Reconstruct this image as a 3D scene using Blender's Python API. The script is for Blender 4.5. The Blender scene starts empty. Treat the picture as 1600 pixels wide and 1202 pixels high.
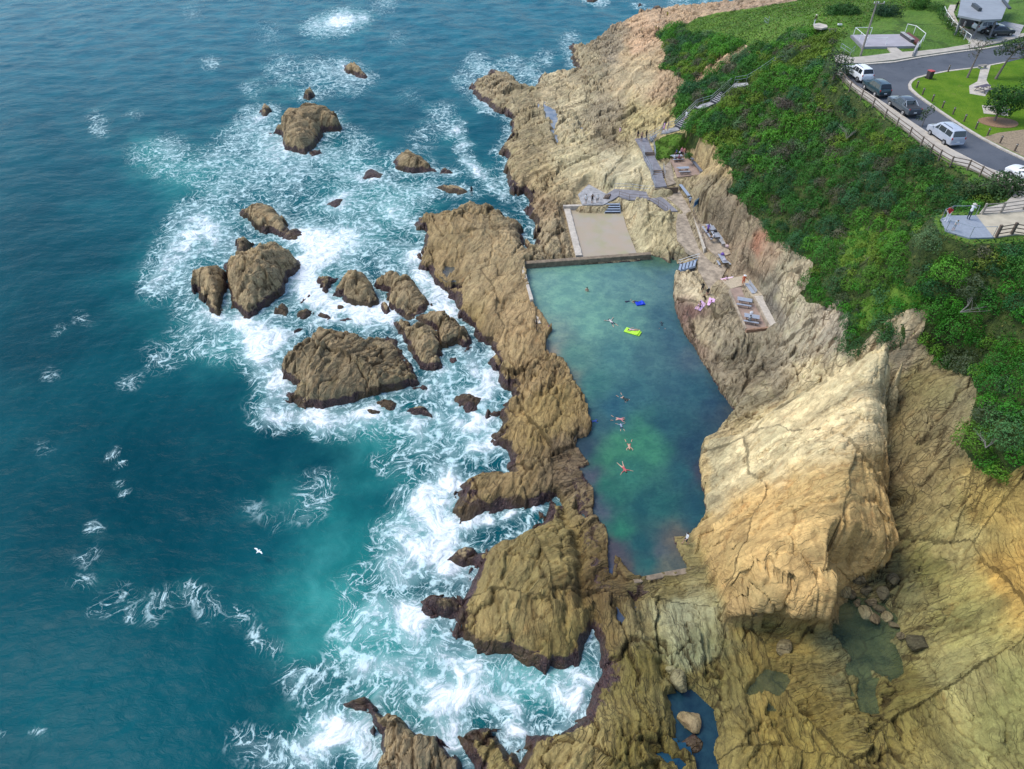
import bpy, bmesh, math, random
import numpy as np
from mathutils import Vector, Matrix
R = math.radians
S = bpy.context.scene
C = S.collection
rng = np.random.default_rng(7)
random.seed(7)
# ------------------------------------------------------------ camera, world, sun
CAM_H, PITCH, FPX = 56.0, R(41.4), 1110.0
cam = bpy.data.cameras.new('camera'); camo = bpy.data.objects.new('camera', cam); C.objects.link(camo)
cam.sensor_width = 36.0; cam.lens = FPX / 1600 * 36; cam.clip_start = 0.5; cam.clip_end = 6000
camo.location = (0, 0, CAM_H); camo.rotation_euler = (R(90) - PITCH, 0, 0)
S.camera = camo
S.render.resolution_x = 1024; S.render.resolution_y = 769
w = bpy.data.worlds.new('World'); S.world = w; w.use_nodes = True
nt = w.node_tree; bg = nt.nodes['Background']
sky = nt.nodes.new('ShaderNodeTexSky'); sky.sky_type = 'NISHITA'; sky.sun_disc = False
SUN_EL, SUN_AZ = R(58), R(285)          # azimuth clockwise from +Y: from the open sea on the left
sky.sun_elevation = SUN_EL; sky.sun_rotation = SUN_AZ; sky.air_density = 1.0; sky.dust_density = 1.0; sky.ozone_density = 1.0
nt.links.new(sky.outputs[0], bg.inputs[0]); bg.inputs[1].default_value = 0.15
sl = bpy.data.lights.new('sun', 'SUN'); so = bpy.data.objects.new('sun', sl); C.objects.link(so)
sl.energy = 1.8; sl.angle = R(26); sl.color = (1.0, 0.96, 0.9)
sd = Vector((math.sin(SUN_AZ) * math.cos(SUN_EL), math.cos(SUN_AZ) * math.cos(SUN_EL), math.sin(SUN_EL)))
so.rotation_euler = sd.to_track_quat('Z', 'Y').to_euler(); so.location = (0, 0, 80)
S.view_settings.view_transform = 'Standard'; S.view_settings.look = 'None'
S.view_settings.exposure = 0.72; S.view_settings.gamma = 1.0
S.cycles.max_bounces = 6; S.cycles.transparent_max_bounces = 8
# ------------------------------------------------------------ projection helpers
ST, CT = math.sin(PITCH), math.cos(PITCH)
def W(px, py, z=0.0):
    """photo pixel (1600x1202) at height z -> world x, y, z"""
    t = (CAM_H - z) / (ST * FPX + CT * (py - 601))
    return Vector(((px - 800) * t, (CT * FPX - ST * (py - 601)) * t, z))
def PX(x, y, z):
    dz = z - CAM_H
    dep = y * CT - dz * ST
    up = y * ST + dz * CT
    return 800 + FPX * x / dep, 601 - FPX * up / dep
# ------------------------------------------------------------ numpy noise
def _grad(seed):
    r = np.random.default_rng(seed); a = r.random((256, 256)).astype(np.float32) * 2 * np.pi
    return np.cos(a), np.sin(a)
_gc = {}
def gn(x, y, seed=0):
    if seed not in _gc: _gc[seed] = _grad(seed)
    gx, gy = _gc[seed]
    xi = np.floor(x); yi = np.floor(y); fx = x - xi; fy = y - yi
    xi = xi.astype(np.int64) & 255; yi = yi.astype(np.int64) & 255
    x1 = (xi + 1) & 255; y1 = (yi + 1) & 255
    u = fx * fx * fx * (fx * (fx * 6 - 15) + 10); v = fy * fy * fy * (fy * (fy * 6 - 15) + 10)
    a = gx[xi, yi] * fx + gy[xi, yi] * fy; b = gx[x1, yi] * (fx - 1) + gy[x1, yi] * fy
    c = gx[xi, y1] * fx + gy[xi, y1] * (fy - 1); d = gx[x1, y1] * (fx - 1) + gy[x1, y1] * (fy - 1)
    return (a + (b - a) * u + ((c + (d - c) * u) - (a + (b - a) * u)) * v) * 1.5
def fbm(x, y, o=4, seed=0, g=0.5):
    s = 0; a = 1; t = 0
    for i in range(o):
        s = s + a * gn(x * 2 ** i + 13.1 * i, y * 2 ** i - 7.7 * i, seed + i); t += a; a *= g
    return s / t
def ridge(x, y, o=4, seed=0, g=0.55):
    s = 0; a = 1; t = 0
    for i in range(o):
        s = s + a * (1 - 2 * np.abs(gn(x * 2 ** i + 5.3 * i, y * 2 ** i + 3.1 * i, seed + i))); t += a; a *= g
    return s / t
def vor(x, y, seed=0):
    """cellular noise: F1, F2-F1, cell random, centre offset"""
    r = np.random.default_rng(seed + 999)
    jx = r.random((128, 128)).astype(np.float32); jy = r.random((128, 128)).astype(np.float32); jr = r.random((128, 128)).astype(np.float32)
    xi = np.floor(x); yi = np.floor(y)
    f1 = np.full(x.shape, 9.0); f2 = np.full(x.shape, 9.0); cid = np.zeros(x.shape); ox = np.zeros(x.shape); oy = np.zeros(x.shape)
    for i in (-1, 0, 1):
        for j in (-1, 0, 1):
            cx = xi + i; cy = yi + j
            a = cx.astype(np.int64) & 127; b = cy.astype(np.int64) & 127
            dx = cx + jx[a, b] - x; dy = cy + jy[a, b] - y
            d = np.sqrt(dx * dx + dy * dy)
            n = d < f1
            f2 = np.where(n, f1, np.minimum(f2, d)); f1 = np.where(n, d, f1)
            cid = np.where(n, jr[a, b], cid); ox = np.where(n, dx, ox); oy = np.where(n, dy, oy)
    return f1, f2 - f1, cid, ox, oy
def sstep(a, b, x):
    t = np.clip((x - a) / (b - a), 0, 1); return t * t * (3 - 2 * t)
def inside(poly, x, y):
    p = np.asarray(poly, float)[:, :2]; r = np.zeros(x.shape, bool); n = len(p)
    for i in range(n):
        x0, y0 = p[i]; x1, y1 = p[(i + 1) % n]
        if y0 == y1: continue
        c = ((y0 > y) != (y1 > y)) & (x < (x1 - x0) * (y - y0) / (y1 - y0) + x0)
        r ^= c
    return r
def sdf(poly, x, y, closed=True, cut=None):
    """signed distance, positive inside"""
    p = np.asarray(poly, float)[:, :2]; n = len(p)
    d = np.full(x.shape, 1e9)
    for i in range(n if closed else n - 1):
        ax, ay = p[i]; bx, by = p[(i + 1) % n]; ex = bx - ax; ey = by - ay
        L = ex * ex + ey * ey + 1e-12
        t = np.clip(((x - ax) * ex + (y - ay) * ey) / L, 0, 1)
        d = np.minimum(d, (x - ax - ex * t) ** 2 + (y - ay - ey * t) ** 2)
    d = np.sqrt(d)
    if not closed: return d
    return np.where(inside(p, x, y), d, -d)
def sdf_box(poly, x, y, m):
    """sdf only evaluated near the polygon's box, -99 elsewhere"""
    p = np.asarray(poly, float)[:, :2]
    k = (x > p[:, 0].min() - m) & (x < p[:, 0].max() + m) & (y > p[:, 1].min() - m) & (y < p[:, 1].max() + m)
    o = np.full(x.shape, -99.0)
    if k.any(): o[k] = sdf(p, x[k], y[k])
    return o
def outline(pts, zback, z0=0.0):
    """photo outline -> world xy; edges that face away from the viewer are met at height zback"""
    n = len(pts); a = sum(pts[i][0] * pts[(i + 1) % n][1] - pts[(i + 1) % n][0] * pts[i][1] for i in range(n))
    sg = 1 if a > 0 else -1
    out = []
    for i in range(n):
        x0, y0 = pts[i - 1][:2]; x1, y1 = pts[(i + 1) % n][:2]
        nx, ny = (y1 - y0) * sg, -(x1 - x0) * sg
        l = math.hypot(nx, ny) + 1e-9
        z = z0 + (zback - z0) * max(0.0, -ny / l)
        v = W(pts[i][0], pts[i][1], z); out.append((v.x, v.y))
    return out
# ------------------------------------------------------------ materials
def mat(name): 
    m = bpy.data.materials.new(name); m.use_nodes = True
    return m, m.node_tree, m.node_tree.nodes['Principled BSDF']
def N(nt, t, **k):
    n = nt.nodes.new(t)
    for a, b in k.items():
        if a.startswith('i_'):
            key = a[2:]; key = int(key) if key.isdigit() else key
            n.inputs[key].default_value = b
        else: setattr(n, a, b)
    return n
def L(nt, a, b): nt.links.new(a, b)
def math_(nt, op, a, b=None, c=None, clamp=False):
    n = nt.nodes.new('ShaderNodeMath'); n.operation = op; n.use_clamp = clamp
    for i, v in enumerate((a, b, c)):
        if v is None: continue
        if isinstance(v, (int, float)): n.inputs[i].default_value = v
        else: L(nt, v, n.inputs[i])
    return n.outputs[0]
def mix(nt, f, a, b, bt='MIX'):
    n = nt.nodes.new('ShaderNodeMix'); n.data_type = 'RGBA'; n.blend_type = bt
    for s, v in ((0, f), (6, a), (7, b)):
        if isinstance(v, (int, float)): n.inputs[s].default_value = v
        elif isinstance(v, tuple): n.inputs[s].default_value = v if len(v) == 4 else (*v, 1)
        else: L(nt, v, n.inputs[s])
    return n.outputs[2]
def rampf(nt, f, a, b, smooth=True):
    n = nt.nodes.new('ShaderNodeMapRange'); n.interpolation_type = 'SMOOTHSTEP' if smooth else 'LINEAR'
    L(nt, f, n.inputs[0])
    for i, v in ((1, a), (2, b)):
        if isinstance(v, (int, float)): n.inputs[i].default_value = v
        else: L(nt, v, n.inputs[i])
    return n.outputs[0]
def attr(nt, name, out='Vector'): return N(nt, 'ShaderNodeAttribute', attribute_name=name).outputs[out]
def noise(nt, vec, scale, detail=4, rough=0.55, dist=0.0, out=0):
    n = N(nt, 'ShaderNodeTexNoise'); n.inputs['Scale'].default_value = scale; n.inputs['Detail'].default_value = detail
    n.inputs['Roughness'].default_value = rough; n.inputs['Distortion'].default_value = dist
    L(nt, vec, n.inputs['Vector']); return n.outputs[out]
def vscale(nt, v, s):
    n = N(nt, 'ShaderNodeVectorMath', operation='MULTIPLY'); L(nt, v, n.inputs[0]); n.inputs[1].default_value = s; return n.outputs[0]
def vadd(nt, a, b):
    n = N(nt, 'ShaderNodeVectorMath', operation='ADD'); L(nt, a, n.inputs[0]); L(nt, b, n.inputs[1]); return n.outputs[0]
def bump(nt, h, dist, strength=1.0, nrm=None):
    n = N(nt, 'ShaderNodeBump'); n.inputs['Strength'].default_value = strength; n.inputs['Distance'].default_value = dist
    L(nt, h, n.inputs['Height'])
    if nrm is not None: L(nt, nrm, n.inputs['Normal'])
    return n.outputs[0]
def pos(nt): return N(nt, 'ShaderNodeNewGeometry').outputs['Position']
_pm = {}
def plain(name, col, rough=0.7, metal=0.0, var=0.15, scale=6.0, spec=0.5, bumpd=0.0):
    """simple procedural paint/wood/metal with mottling"""
    key = (name, tuple(col), rough)
    if key in _pm: return _pm[key]
    m, nt, b = mat(name); p = pos(nt)
    n1 = noise(nt, p, scale, 5, 0.65)
    f = rampf(nt, n1, 0.3, 0.7)
    lo = tuple(c * (1 - var) for c in col[:3]); hi = tuple(min(1, c * (1 + var)) for c in col[:3])
    L(nt, mix(nt, f, lo, hi), b.inputs['Base Color'])
    b.inputs['Roughness'].default_value = rough; b.inputs['Metallic'].default_value = metal
    b.inputs['Specular IOR Level'].default_value = spec
    if bumpd: L(nt, bump(nt, n1, bumpd), b.inputs['Normal'])
    _pm[key] = m
    return m
# ------------------------------------------------------------ mesh linking, tags
def link_mesh(name, verts, faces, mats, parent=None, smooth=False, attrs=None, mi=None):
    me = bpy.data.meshes.new(name)
    if isinstance(faces, np.ndarray):
        k = faces.shape[1]; me.vertices.add(len(verts)); me.vertices.foreach_set('co', np.asarray(verts, np.float32).ravel())
        me.loops.add(faces.size); me.loops.foreach_set('vertex_index', faces.astype(np.int32).ravel())
        me.polygons.add(len(faces)); me.polygons.foreach_set('loop_start', np.arange(0, faces.size, k, dtype=np.int32))
        me.polygons.foreach_set('loop_total', np.full(len(faces), k, np.int32))
        me.update(calc_edges=True)
    else:
        me.from_pydata([tuple(v) for v in verts], [], faces)
    for a, (ty, arr) in (attrs or {}).items():
        at = me.attributes.new(a, ty, 'POINT')
        at.data.foreach_set('value' if ty == 'FLOAT' else 'vector' if ty == 'FLOAT_VECTOR' else 'color', np.asarray(arr, np.float32).ravel())
    for m in (mats if isinstance(mats, (list, tuple)) else [mats]): me.materials.append(m)
    if mi is not None: me.polygons.foreach_set('material_index', np.asarray(mi, np.int32))
    if smooth: me.polygons.foreach_set('use_smooth', np.ones(len(me.polygons), bool))
    me.update()
    o = bpy.data.objects.new(name, me); C.objects.link(o)
    if parent: o.parent = parent
    return o
def tag(o, label=None, cat=None, group=None, kind=None):
    if label: o['label'] = label
    if cat: o['category'] = cat
    if group: o['group'] = group
    if kind: o['kind'] = kind
    return o
def empty(name, loc, rz=0.0, label=None, cat=None, group=None):
    o = bpy.data.objects.new(name, None); C.objects.link(o); o.location = loc; o.rotation_euler = (0, 0, rz); o.empty_display_size = 0.3
    return tag(o, label, cat, group)
class MB:
    """collects shapes, builds ONE mesh"""
    def __init__(s): s.v = []; s.f = []; s.m = []
    def add(s, v, f, mi=0):
        o = len(s.v); s.v += [tuple(a) for a in v]; s.f += [tuple(i + o for i in a) for a in f]; s.m += [mi] * len(f); return s
    def box(s, c, d, rz=0.0, ry=0.0, rx=0.0, bev=0.0, mi=0, taper=1.0):
        hx, hy, hz = d[0] / 2, d[1] / 2, d[2] / 2
        M = Matrix.Translation(c) @ Matrix.Rotation(rz, 4, 'Z') @ Matrix.Rotation(ry, 4, 'Y') @ Matrix.Rotation(rx, 4, 'X')
        b = min(bev, hx * .9, hy * .9, hz * .9)
        if b <= 0:
            v = [M @ Vector((x * hx * (taper if z > 0 else 1), y * hy * (taper if z > 0 else 1), z * hz)) for z in (-1, 1) for x, y in ((-1, -1), (1, -1), (1, 1), (-1, 1))]
            return s.add(v, [(0, 3, 2, 1), (4, 5, 6, 7), (0, 1, 5, 4), (1, 2, 6, 5), (2, 3, 7, 6), (3, 0, 4, 7)], mi)
        rings = []
        for z, ins in ((-hz, b), (-hz + b, 0), (hz - b, 0), (hz, b)):
            k = taper if z > 0 else 1
            X = (hx - ins) * k; Y = (hy - ins) * k; q = b if ins == 0 else 0
            rings.append([(X - q, -Y, z), (X, -Y + q, z), (X, Y - q, z), (X - q, Y, z), (-X + q, Y, z), (-X, Y - q, z), (-X, -Y + q, z), (-X + q, -Y, z)])
        v = [M @ Vector(p) for r in rings for p in r]; f = []
        for i in range(3):
            for j in range(8): a = i * 8 + j; bb = i * 8 + (j + 1) % 8; f.append((a, bb, bb + 8, a + 8))
        f.append(tuple(range(7, -1, -1))); f.append(tuple(24 + j for j in range(8)))
        return s.add(v, f, mi)
    def tube(s, pts, r, n=8, mi=0, cap=True):
        pts = [Vector(p) for p in pts]; rr = r if isinstance(r, (list, tuple)) else [r] * len(pts); v = []; f = []
        up = Vector((0, 0, 1)); k = len(pts)
        for i, p in enumerate(pts):
            t = (pts[min(i + 1, k - 1)] - pts[max(i - 1, 0)]).normalized()
            a = t.cross(up)
            if a.length < 1e-3: a = t.cross(Vector((1, 0, 0)))
            a.normalize(); b = t.cross(a).normalized()
            for j in range(n):
                an = 2 * math.pi * j / n; v.append(p + (a * math.cos(an) + b * math.sin(an)) * rr[i])
        for i in range(k - 1):
            for j in range(n): a = i * n + j; b = i * n + (j + 1) % n; f.append((a, a + n, b + n, b))
        if cap: f.append(tuple(range(n))); f.append(tuple((k - 1) * n + j for j in range(n - 1, -1, -1)))
        return s.add(v, f, mi)
    def prism(s, poly, z0, z1, mi=0):
        """poly: world xy list; z0/z1 numbers or functions"""
        n = len(poly); g = (lambda z: z if callable(z) else (lambda x, y: z)); a0 = g(z0); a1 = g(z1)
        A = sum(poly[i][0] * poly[(i + 1) % n][1] - poly[(i + 1) % n][0] * poly[i][1] for i in range(n))
        if A < 0: poly = poly[::-1]
        v = [(x, y, a0(x, y)) for x, y in poly] + [(x, y, a1(x, y)) for x, y in poly]
        f = [tuple(range(n - 1, -1, -1)), tuple(range(n, 2 * n))] + [(i, (i + 1) % n, n + (i + 1) % n, n + i) for i in range(n)]
        return s.add(v, f, mi)
    def lathe(s, prof, c=(0, 0, 0), n=16, mi=0, M=None):
        v = []; f = []
        for r, z in prof:
            for j in range(n):
                a = 2 * math.pi * j / n; p = Vector((r * math.cos(a), r * math.sin(a), z)); v.append((M @ p) if M else p + Vector(c))
        for i in range(len(prof) - 1):
            for j in range(n): a = i * n + j; b = i * n + (j + 1) % n; f.append((a, b, b + n, a + n))
        f.append(tuple(range(n - 1, -1, -1))); f.append(tuple((len(prof) - 1) * n + j for j in range(n)))
        return s.add(v, f, mi)
    def build(s, name, mats, parent=None, smooth=False, origin=None):
        v = s.v
        if origin is not None: v = [(a[0] - origin[0], a[1] - origin[1], a[2] - origin[2]) for a in v]
        o = link_mesh(name, v, s.f, mats, parent, smooth, mi=s.m)
        if origin is not None: o.location = origin
        if smooth: o.data.set_sharp_from_angle(angle=R(35)) if hasattr(o.data, 'set_sharp_from_angle') else None
        return o
# ============================================================ THE LAND
# coastline traced along the waterline (photo pixels), top of the headland to the lower frame edge
COAST = [(1330,-22),(1262,-12),(1230,0),(1200,4),(1180,8),(1150,13),(1120,12),(1085,16),(1048,17),(1030,19),(1002,20),(985,30),(968,40),(962,41),(943,46),(925,58),(911,58),(889,62),(891,85),(896,99),(909,103),
 (880,103),(855,104),(844,108),(840,122),(830,130),(815,121),(790,101),(774,92),(763,97),(758,112),(740,117),(734,140),(745,155),(770,173),(789,180),(799,193),(797,209),(783,227),(779,238),
 (790,247),(788,270),(794,292),(806,306),(820,300),(830,318),(822,330),(832,350),(836,374),(828,380),(818,352),(800,335),(790,322),(770,312),(742,306),(720,308),(712,318),(690,318),(665,320),(645,332),(641,345),(655,362),(672,380),
 (660,388),(659,424),(672,442),(694,461),(714,469),(720,496),(734,505),(747,524),(753,539),(772,547),(767,564),(775,580),(784,599),(806,614),(775,621),(759,639),(762,658),(778,652),(791,658),(772,680),
 (775,696),(791,702),(801,717),(772,715),(747,721),(721,740),(707,761),(726,769),(713,784),(709,817),(728,821),(760,806),(800,799),(846,793),(850,797),(813,813),(780,828),(751,838),(718,848),(696,868),(710,886),(736,886),
 (718,905),(698,922),(655,940),(660,958),(694,968),(712,965),(692,976),(712,1005),(751,1024),(801,1022),(834,1038),(876,1057),(901,1051),(918,1026),(921,1008),(925,1008),(930,1030),(934,1059),(918,1097),
 (868,1124),(834,1122),(822,1122),(822,1143),(801,1157),(788,1139),(780,1122),(751,1122),(721,1135),(705,1160),(726,1189),(745,1240),(760,1400)]
coast_w = outline(COAST + [(3000, 1400), (3000, -22)], 2.6)[:len(COAST)]
land_poly = coast_w + [(60, 2), (400, 2), (400, 330), (150, 330)]
# ground heights: photo pixel + height above the sea
HP = [(1400,-5,22),(1560,0,22),(1700,60,22),(1290,10,20),(1240,25,19.5),(1180,30,16),(1120,22,11),(1080,30,9.5),(1250,8,15),(1200,8,8),(1160,16,6),(1272,32,21.5),(1330,100,22),(1400,60,22),(1500,120,22),(1600,200,22),(1307,118,21.8),
 (1380,184,21.8),(1450,240,21.8),(1520,272,21.8),(1600,310,21.8),(1500,345,21.8),(1600,350,21.8),(1600,400,21.4),(1500,380,20.5),(1420,320,18.5),(1440,380,17.5),(1350,230,17.5),(1280,150,19),(1230,110,18.5),(1200,85,17.5),(1150,120,14.5),(1180,70,15.5),
 (1120,90,13),(1083,125,10.5),(1060,75,9.5),(1045,60,8),(1040,100,8.5),(1100,50,11),(1000,60,6.5),(1000,25,5.5),(1050,25,6.5),(960,50,3.2),(920,75,2.2),(940,110,4.5),(980,110,6.5),(1010,140,7.5),(1040,155,9),(960,160,4.5),(900,130,4.2),(920,180,3.0),
 (880,125,2.2),(860,160,2.0),(800,130,2.5),(770,130,2.3),(760,120,1.8),(820,180,2.2),(820,230,2.6),(850,270,3.6),(900,240,4.6),(950,260,5.4),(990,215,6.8),(1000,280,5.6),(880,290,3.4),(840,320,2.2),(860,370,2.4),(990,330,4.0),(1040,350,4.0),(1030,385,2.6),
 (1058,200,8.9),(1095,167,11.4),(1110,161,11.9),(1147,134,14.2),(1170,132,14.6),(1100,200,11.5),(1075,225,8.5),(1095,235,8.5),(1110,265,8.2),(1055,255,5.8),(1090,270,6.0),(1080,300,5.2),(1120,300,8.5),(1140,270,10.5),(1145,320,9),(1110,340,5.6),(1120,370,3.8),
 (1150,370,6.5),(1165,330,9.5),(1190,345,10.5),(1203,376,9.8),(1250,400,10.5),(1270,425,11),(1180,410,6.2),(1150,400,4.4),(1140,430,4.0),(1200,440,7.0),(1220,480,6.5),(1250,460,9.5),(1276,475,11),(1210,300,12.5),(1260,230,15.5),(1200,200,13.5),(1150,200,12),(1160,240,12),
 (1300,300,15.5),(1280,370,13.5),(1340,430,15),(1400,440,17),(1480,450,19),(1600,470,20),(1320,490,12.5),(1308,470,12.5),(1240,520,6.5),(1280,540,7.0),(1215,530,4.6),(1160,545,3.6),(1190,580,3.8),(1150,600,2.6),(1220,590,4.5),(1280,560,8),(1110,500,3.2),(1090,460,3.4),(1080,480,2.9),(1070,440,3.0),(1170,620,2.8),
 (1420,490,17.5),
 (1130,975,2.2),(1180,740,3.5),(1230,700,4.5),(1250,850,2.8),(1300,800,4),(1280,930,2.3),(1330,720,6),(1360,600,9),(1300,640,5),(1395,560,12),(1110,850,2.0),(1220,980,2.3),(1300,975,2.2),(1390,640,8),(1400,700,7.4),(1385,780,5.2),(1380,850,3.6),(1370,910,2.4),(1420,600,9.5),(1460,570,12),(1480,620,10.5),(1510,600,14.5),(1525,650,14.5),(1500,690,12),(1460,700,9),(1450,780,6.6),
 (1524,728,12.2),(1572,746,12.8),(1600,725,14),(1700,700,16),(1560,640,16.5),(1600,600,18),(1500,540,17),(1560,800,9.5),(1640,850,11),(1500,850,6),(1440,900,3.8),(1400,940,2.3),(1360,1000,2.0),(1350,1100,2.1),(1450,1000,3.8),(1500,960,5.4),(1560,900,8),(1560,1000,6.5),(1640,1000,9),(1500,1100,4.6),(1600,1150,7),(1700,1150,10),(1420,1150,2.9),(1300,1150,2.2),(1250,1080,2.1),(1180,1060,1.9),(1150,1000,2.1),
 (1160,1150,2.0),(1100,1000,1.9),(1060,950,1.8),(1040,1020,1.7),(1010,1000,1.8),(1000,1080,2.0),(1020,1150,2.2),(950,1150,2.4),(900,1160,2.2),(820,1190,1.8),(900,1110,1.2),(960,1060,1.6),(950,960,1.6),(930,880,1.9),(880,900,3.2),(830,900,3.6),(800,960,3.2),(850,1010,2.6),(760,960,1.6),(700,945,.9),(770,870,2.2),(840,840,3.0),(890,820,2.2),(900,760,1.8),(850,740,2.0),(770,760,1.9),(740,760,1.5),(880,700,1.9),(860,650,2.6),(810,650,2.2),
 (880,610,2.2),(830,570,2.4),(800,520,2.6),(760,470,2.8),(800,430,3.0),(750,400,3.3),(720,340,3.6),(690,350,2.8),(680,400,2.4),(760,340,2.8),(800,380,2.6),(840,450,2.4),(845,510,2.2),(700,440,2.0),(660,345,2.2),(780,600,2.0),
 (120,1500,2),(1200,1500,2),(2200,400,22),(2200,900,20),(2000,1300,16),(1000,1300,2)]
HB = [(1393,512,17),(1370,545,16.2),(1330,565,14.2),(1285,585,11.8),(1249,605,9.6),(1200,640,7.4),(1150,680,5.2),(1106,705,2.8),(1098,735,2.6),(1104,800,3.0),(1125,760,4.2),(1150,740,5.4),(1200,700,7.6),(1250,660,10),(1300,640,12.6),(1350,600,15),(1384,620,12.6),(1370,680,12.6),(1330,690,13.6),
 (1280,720,11.2),(1220,760,8.8),(1160,790,6.2),(1122,815,5.4),(1100,830,4.0),(1368,740,10.8),(1335,760,12.8),(1290,780,11.2),(1230,810,9.0),(1160,840,6.8),(1120,870,6.0),(1128,910,5.8),(1170,890,7.6),(1230,870,9.2),(1290,840,10.2),(1340,820,11),(1368,810,8.4),(1355,860,7.0),(1330,890,7.4),(1290,910,8.6),(1230,925,7.8),(1170,935,6.2),(1138,950,5.2),(1300,950,6.4)]
HPW = np.array([(*W(a, b, c)[:2], c) for a, b, c in HP]); HBW = np.array([(*W(a, b, c)[:2], c) for a, b, c in HB])
def rbfit(P_, c2, reg):
    n = len(P_); d = np.sqrt(((P_[:, None, :2] - P_[None, :, :2]) ** 2).sum(-1) + c2)
    A = np.zeros((n + 3, n + 3)); A[:n, :n] = d - np.eye(n) * reg; A[:n, n] = 1; A[:n, n + 1:] = P_[:, :2]; A[n:, :n] = A[:n, n:].T
    s = np.linalg.solve(A, np.concatenate([P_[:, 2], np.zeros(3)]))
    def f(x, y):
        o = s[n] + s[n + 1] * x + s[n + 2] * y
        for i in range(n): o = o + s[i] * np.sqrt((x - P_[i, 0]) ** 2 + (y - P_[i, 1]) ** 2 + c2)
        return o
    return f
rbf = rbfit(HPW, 4.0, 1.2); rbf_big = rbfit(HBW, 4.0, 1.3)
POOLZ, TODZ, TIDEZ = 1.5, 2.0, 1.75
POOL = [(820,413),(900,407),(1018,398),(1030,402),(1041,408),(1056,416),(1066,424),(1054,430),(1052,460),(1055,483),(1068,518),(1087,547),(1113,591),(1128,616),(1151,644),(1126,671),(1115,688),(1096,696),(1093,732),(1099,765),(1104,806),(1085,828),(1074,839),(1052,839),(1060,863),
 (1076,889),(1038,899),(992,907),(975,886),(962,869),(955,905),(950,880),(949,825),(926,806),(926,770),(905,732),(919,726),(900,696),(901,685),(919,682),(924,671),(912,619),(901,608),(881,567),(853,555),(853,530),(861,517),(853,502),(833,480),(828,464),(822,440)]
pool_w = [tuple(W(a, b, POOLZ)[:2]) for a, b in POOL]
TOD = [(889,329),(968,331),(976,356),(992,397),(909,402)]
tod_w = [tuple(W(a, b, TODZ)[:2]) for a, b in TOD]
TIDES = {  # name -> (outline, water level)
 'a': ([(1307,944),(1343,930),(1384,934),(1414,974),(1397,1001),(1407,1047),(1384,1064),(1367,1047),(1363,1117),(1337,1117),(1330,1084),(1330,1047),(1310,1007)], 1.85),
 'b': ([(1055,1078),(1066,1075),(1087,1097),(1114,1126),(1119,1148),(1109,1169),(1114,1215),(1080,1215),(1071,1161),(1064,1132),(1060,1107)], 0.7),
 'c': ([(1168,1080),(1190,1045),(1225,1050),(1235,1075),(1215,1095)], 1.7),
 'd': ([(846,161),(862,168),(874,178),(873,187),(868,196),(873,225),(880,236),(871,227),(864,203),(857,187),(850,173)], 2.2),
 'e': ([(909,200),(913,200),(919,211),(910,211)], 2.9),
 'f': ([(938,218),(946,216),(962,222),(950,225),(940,223)], 3.2),
 'g': ([(962,950),(972,948),(984,965),(976,985),(966,975)], 1.1),
 'h': ([(698,415),(708,415),(712,425),(704,436),(696,428)], 1.7),
 'i': ([(1034,1176),(1046,1172),(1062,1183),(1052,1196)], 1.2)}
tide_w = {k: ([tuple(W(a, b, z)[:2]) for a, b in p], z) for k, (p, z) in TIDES.items()}
GULLY = [(1000,925),(1012,960),(1022,1000),(1040,1040),(1058,1078)]
GULLY2 = [(921,1015),(924,980),(915,930),(905,870),(890,815),(868,775)]
CHAN = [([W(a, b, 1.2)[:2] for a, b in GULLY], 1.1, .6), ([W(a, b, 1.0)[:2] for a, b in GULLY2], 1.3, .8)]
# planar man-made slabs: name -> list of (px, py, z); ground is flattened below them
SLABS = {
 'walk':   [(1023,296,4.7),(1061,293,4.7),(1080,331,3.9),(1087,350,3.5),(1101,387,3.0),(1120,404,2.9),(1136,418,2.9),(1128,433,2.8),(1140,458,2.7),(1126,468,2.6),(1106,447,2.6),(1091,424,2.6),(1091,404,2.7),(1074,393,2.9),(1058,377,3.2),(1056,352,3.5),(1059,331,3.9),(1041,312,4.3)],
 'ledge':  [(1081,332,4.3),(1090,350,4.0),(1105,350,4.2),(1130,372,4.0),(1142,396,3.8),(1122,402,3.6),(1103,386,3.6)],
 'ramp':   [(946,303,3.4),(960,296,3.6),(988,298,3.9),(1023,300,4.5),(1041,312,4.4),(1059,331,4.0),(1041,330,3.9),(1015,314,3.8),(983,313,3.5),(966,308,3.3),(955,313,3.2)],
 'landing':[(903,304,3.0),(920,288,3.2),(946,302,3.2),(955,313,3.1),(943,320,3.0),(910,320,2.9)],
 'stair_path':[(992,218,7.1),(1011,217,7.1),(1021,236,7.0),(1024,247,6.5),(1034,263,6.3),(1036,277,5.8),(1042,292,5.4),(1024,294,5.3),(1018,277,5.7),(1016,264,6.2),(1006,248,6.5),(1004,236,6.9)],
 'tan_ramp':[(1036,262,6.2),(1047,252,6.2),(1056,286,5.3),(1043,291,5.3)],
 'terrace':[(1047,250,6.0),(1069,242,6.1),(1083,254,6.0),(1097,272,5.9),(1058,277,5.7),(1053,262,5.8)],
 'pool_step_base': [(1056,412,1.0),(1086,402,2.45),(1095,421,2.45),(1060,432,1.0)],
 'picnic': [(1140,452,4.2),(1163,446,4.2),(1178,463,4.2),(1203,511,4.2),(1166,515,4.2),(1160,495,4.2)],
 'upper':  [(1127,436,4.1),(1161,431,4.3),(1192,460,4.8),(1176,464,4.6),(1163,446,4.3),(1142,452,4.1)],
 'stair_land1':[(1033,208,8.6),(1036,203,8.7),(1058,198,8.9),(1062,203,8.9),(1040,209,8.6)],
 'stair_land2':[(1089,168,11.4),(1094,164,11.5),(1112,158,11.9),(1116,162,11.9),(1098,170,11.5)],
 'stair_land3':[(1142,135,14.2),(1147,131,14.3),(1168,129,14.7),(1170,133,14.6),(1152,137,14.2)],
}
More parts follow.
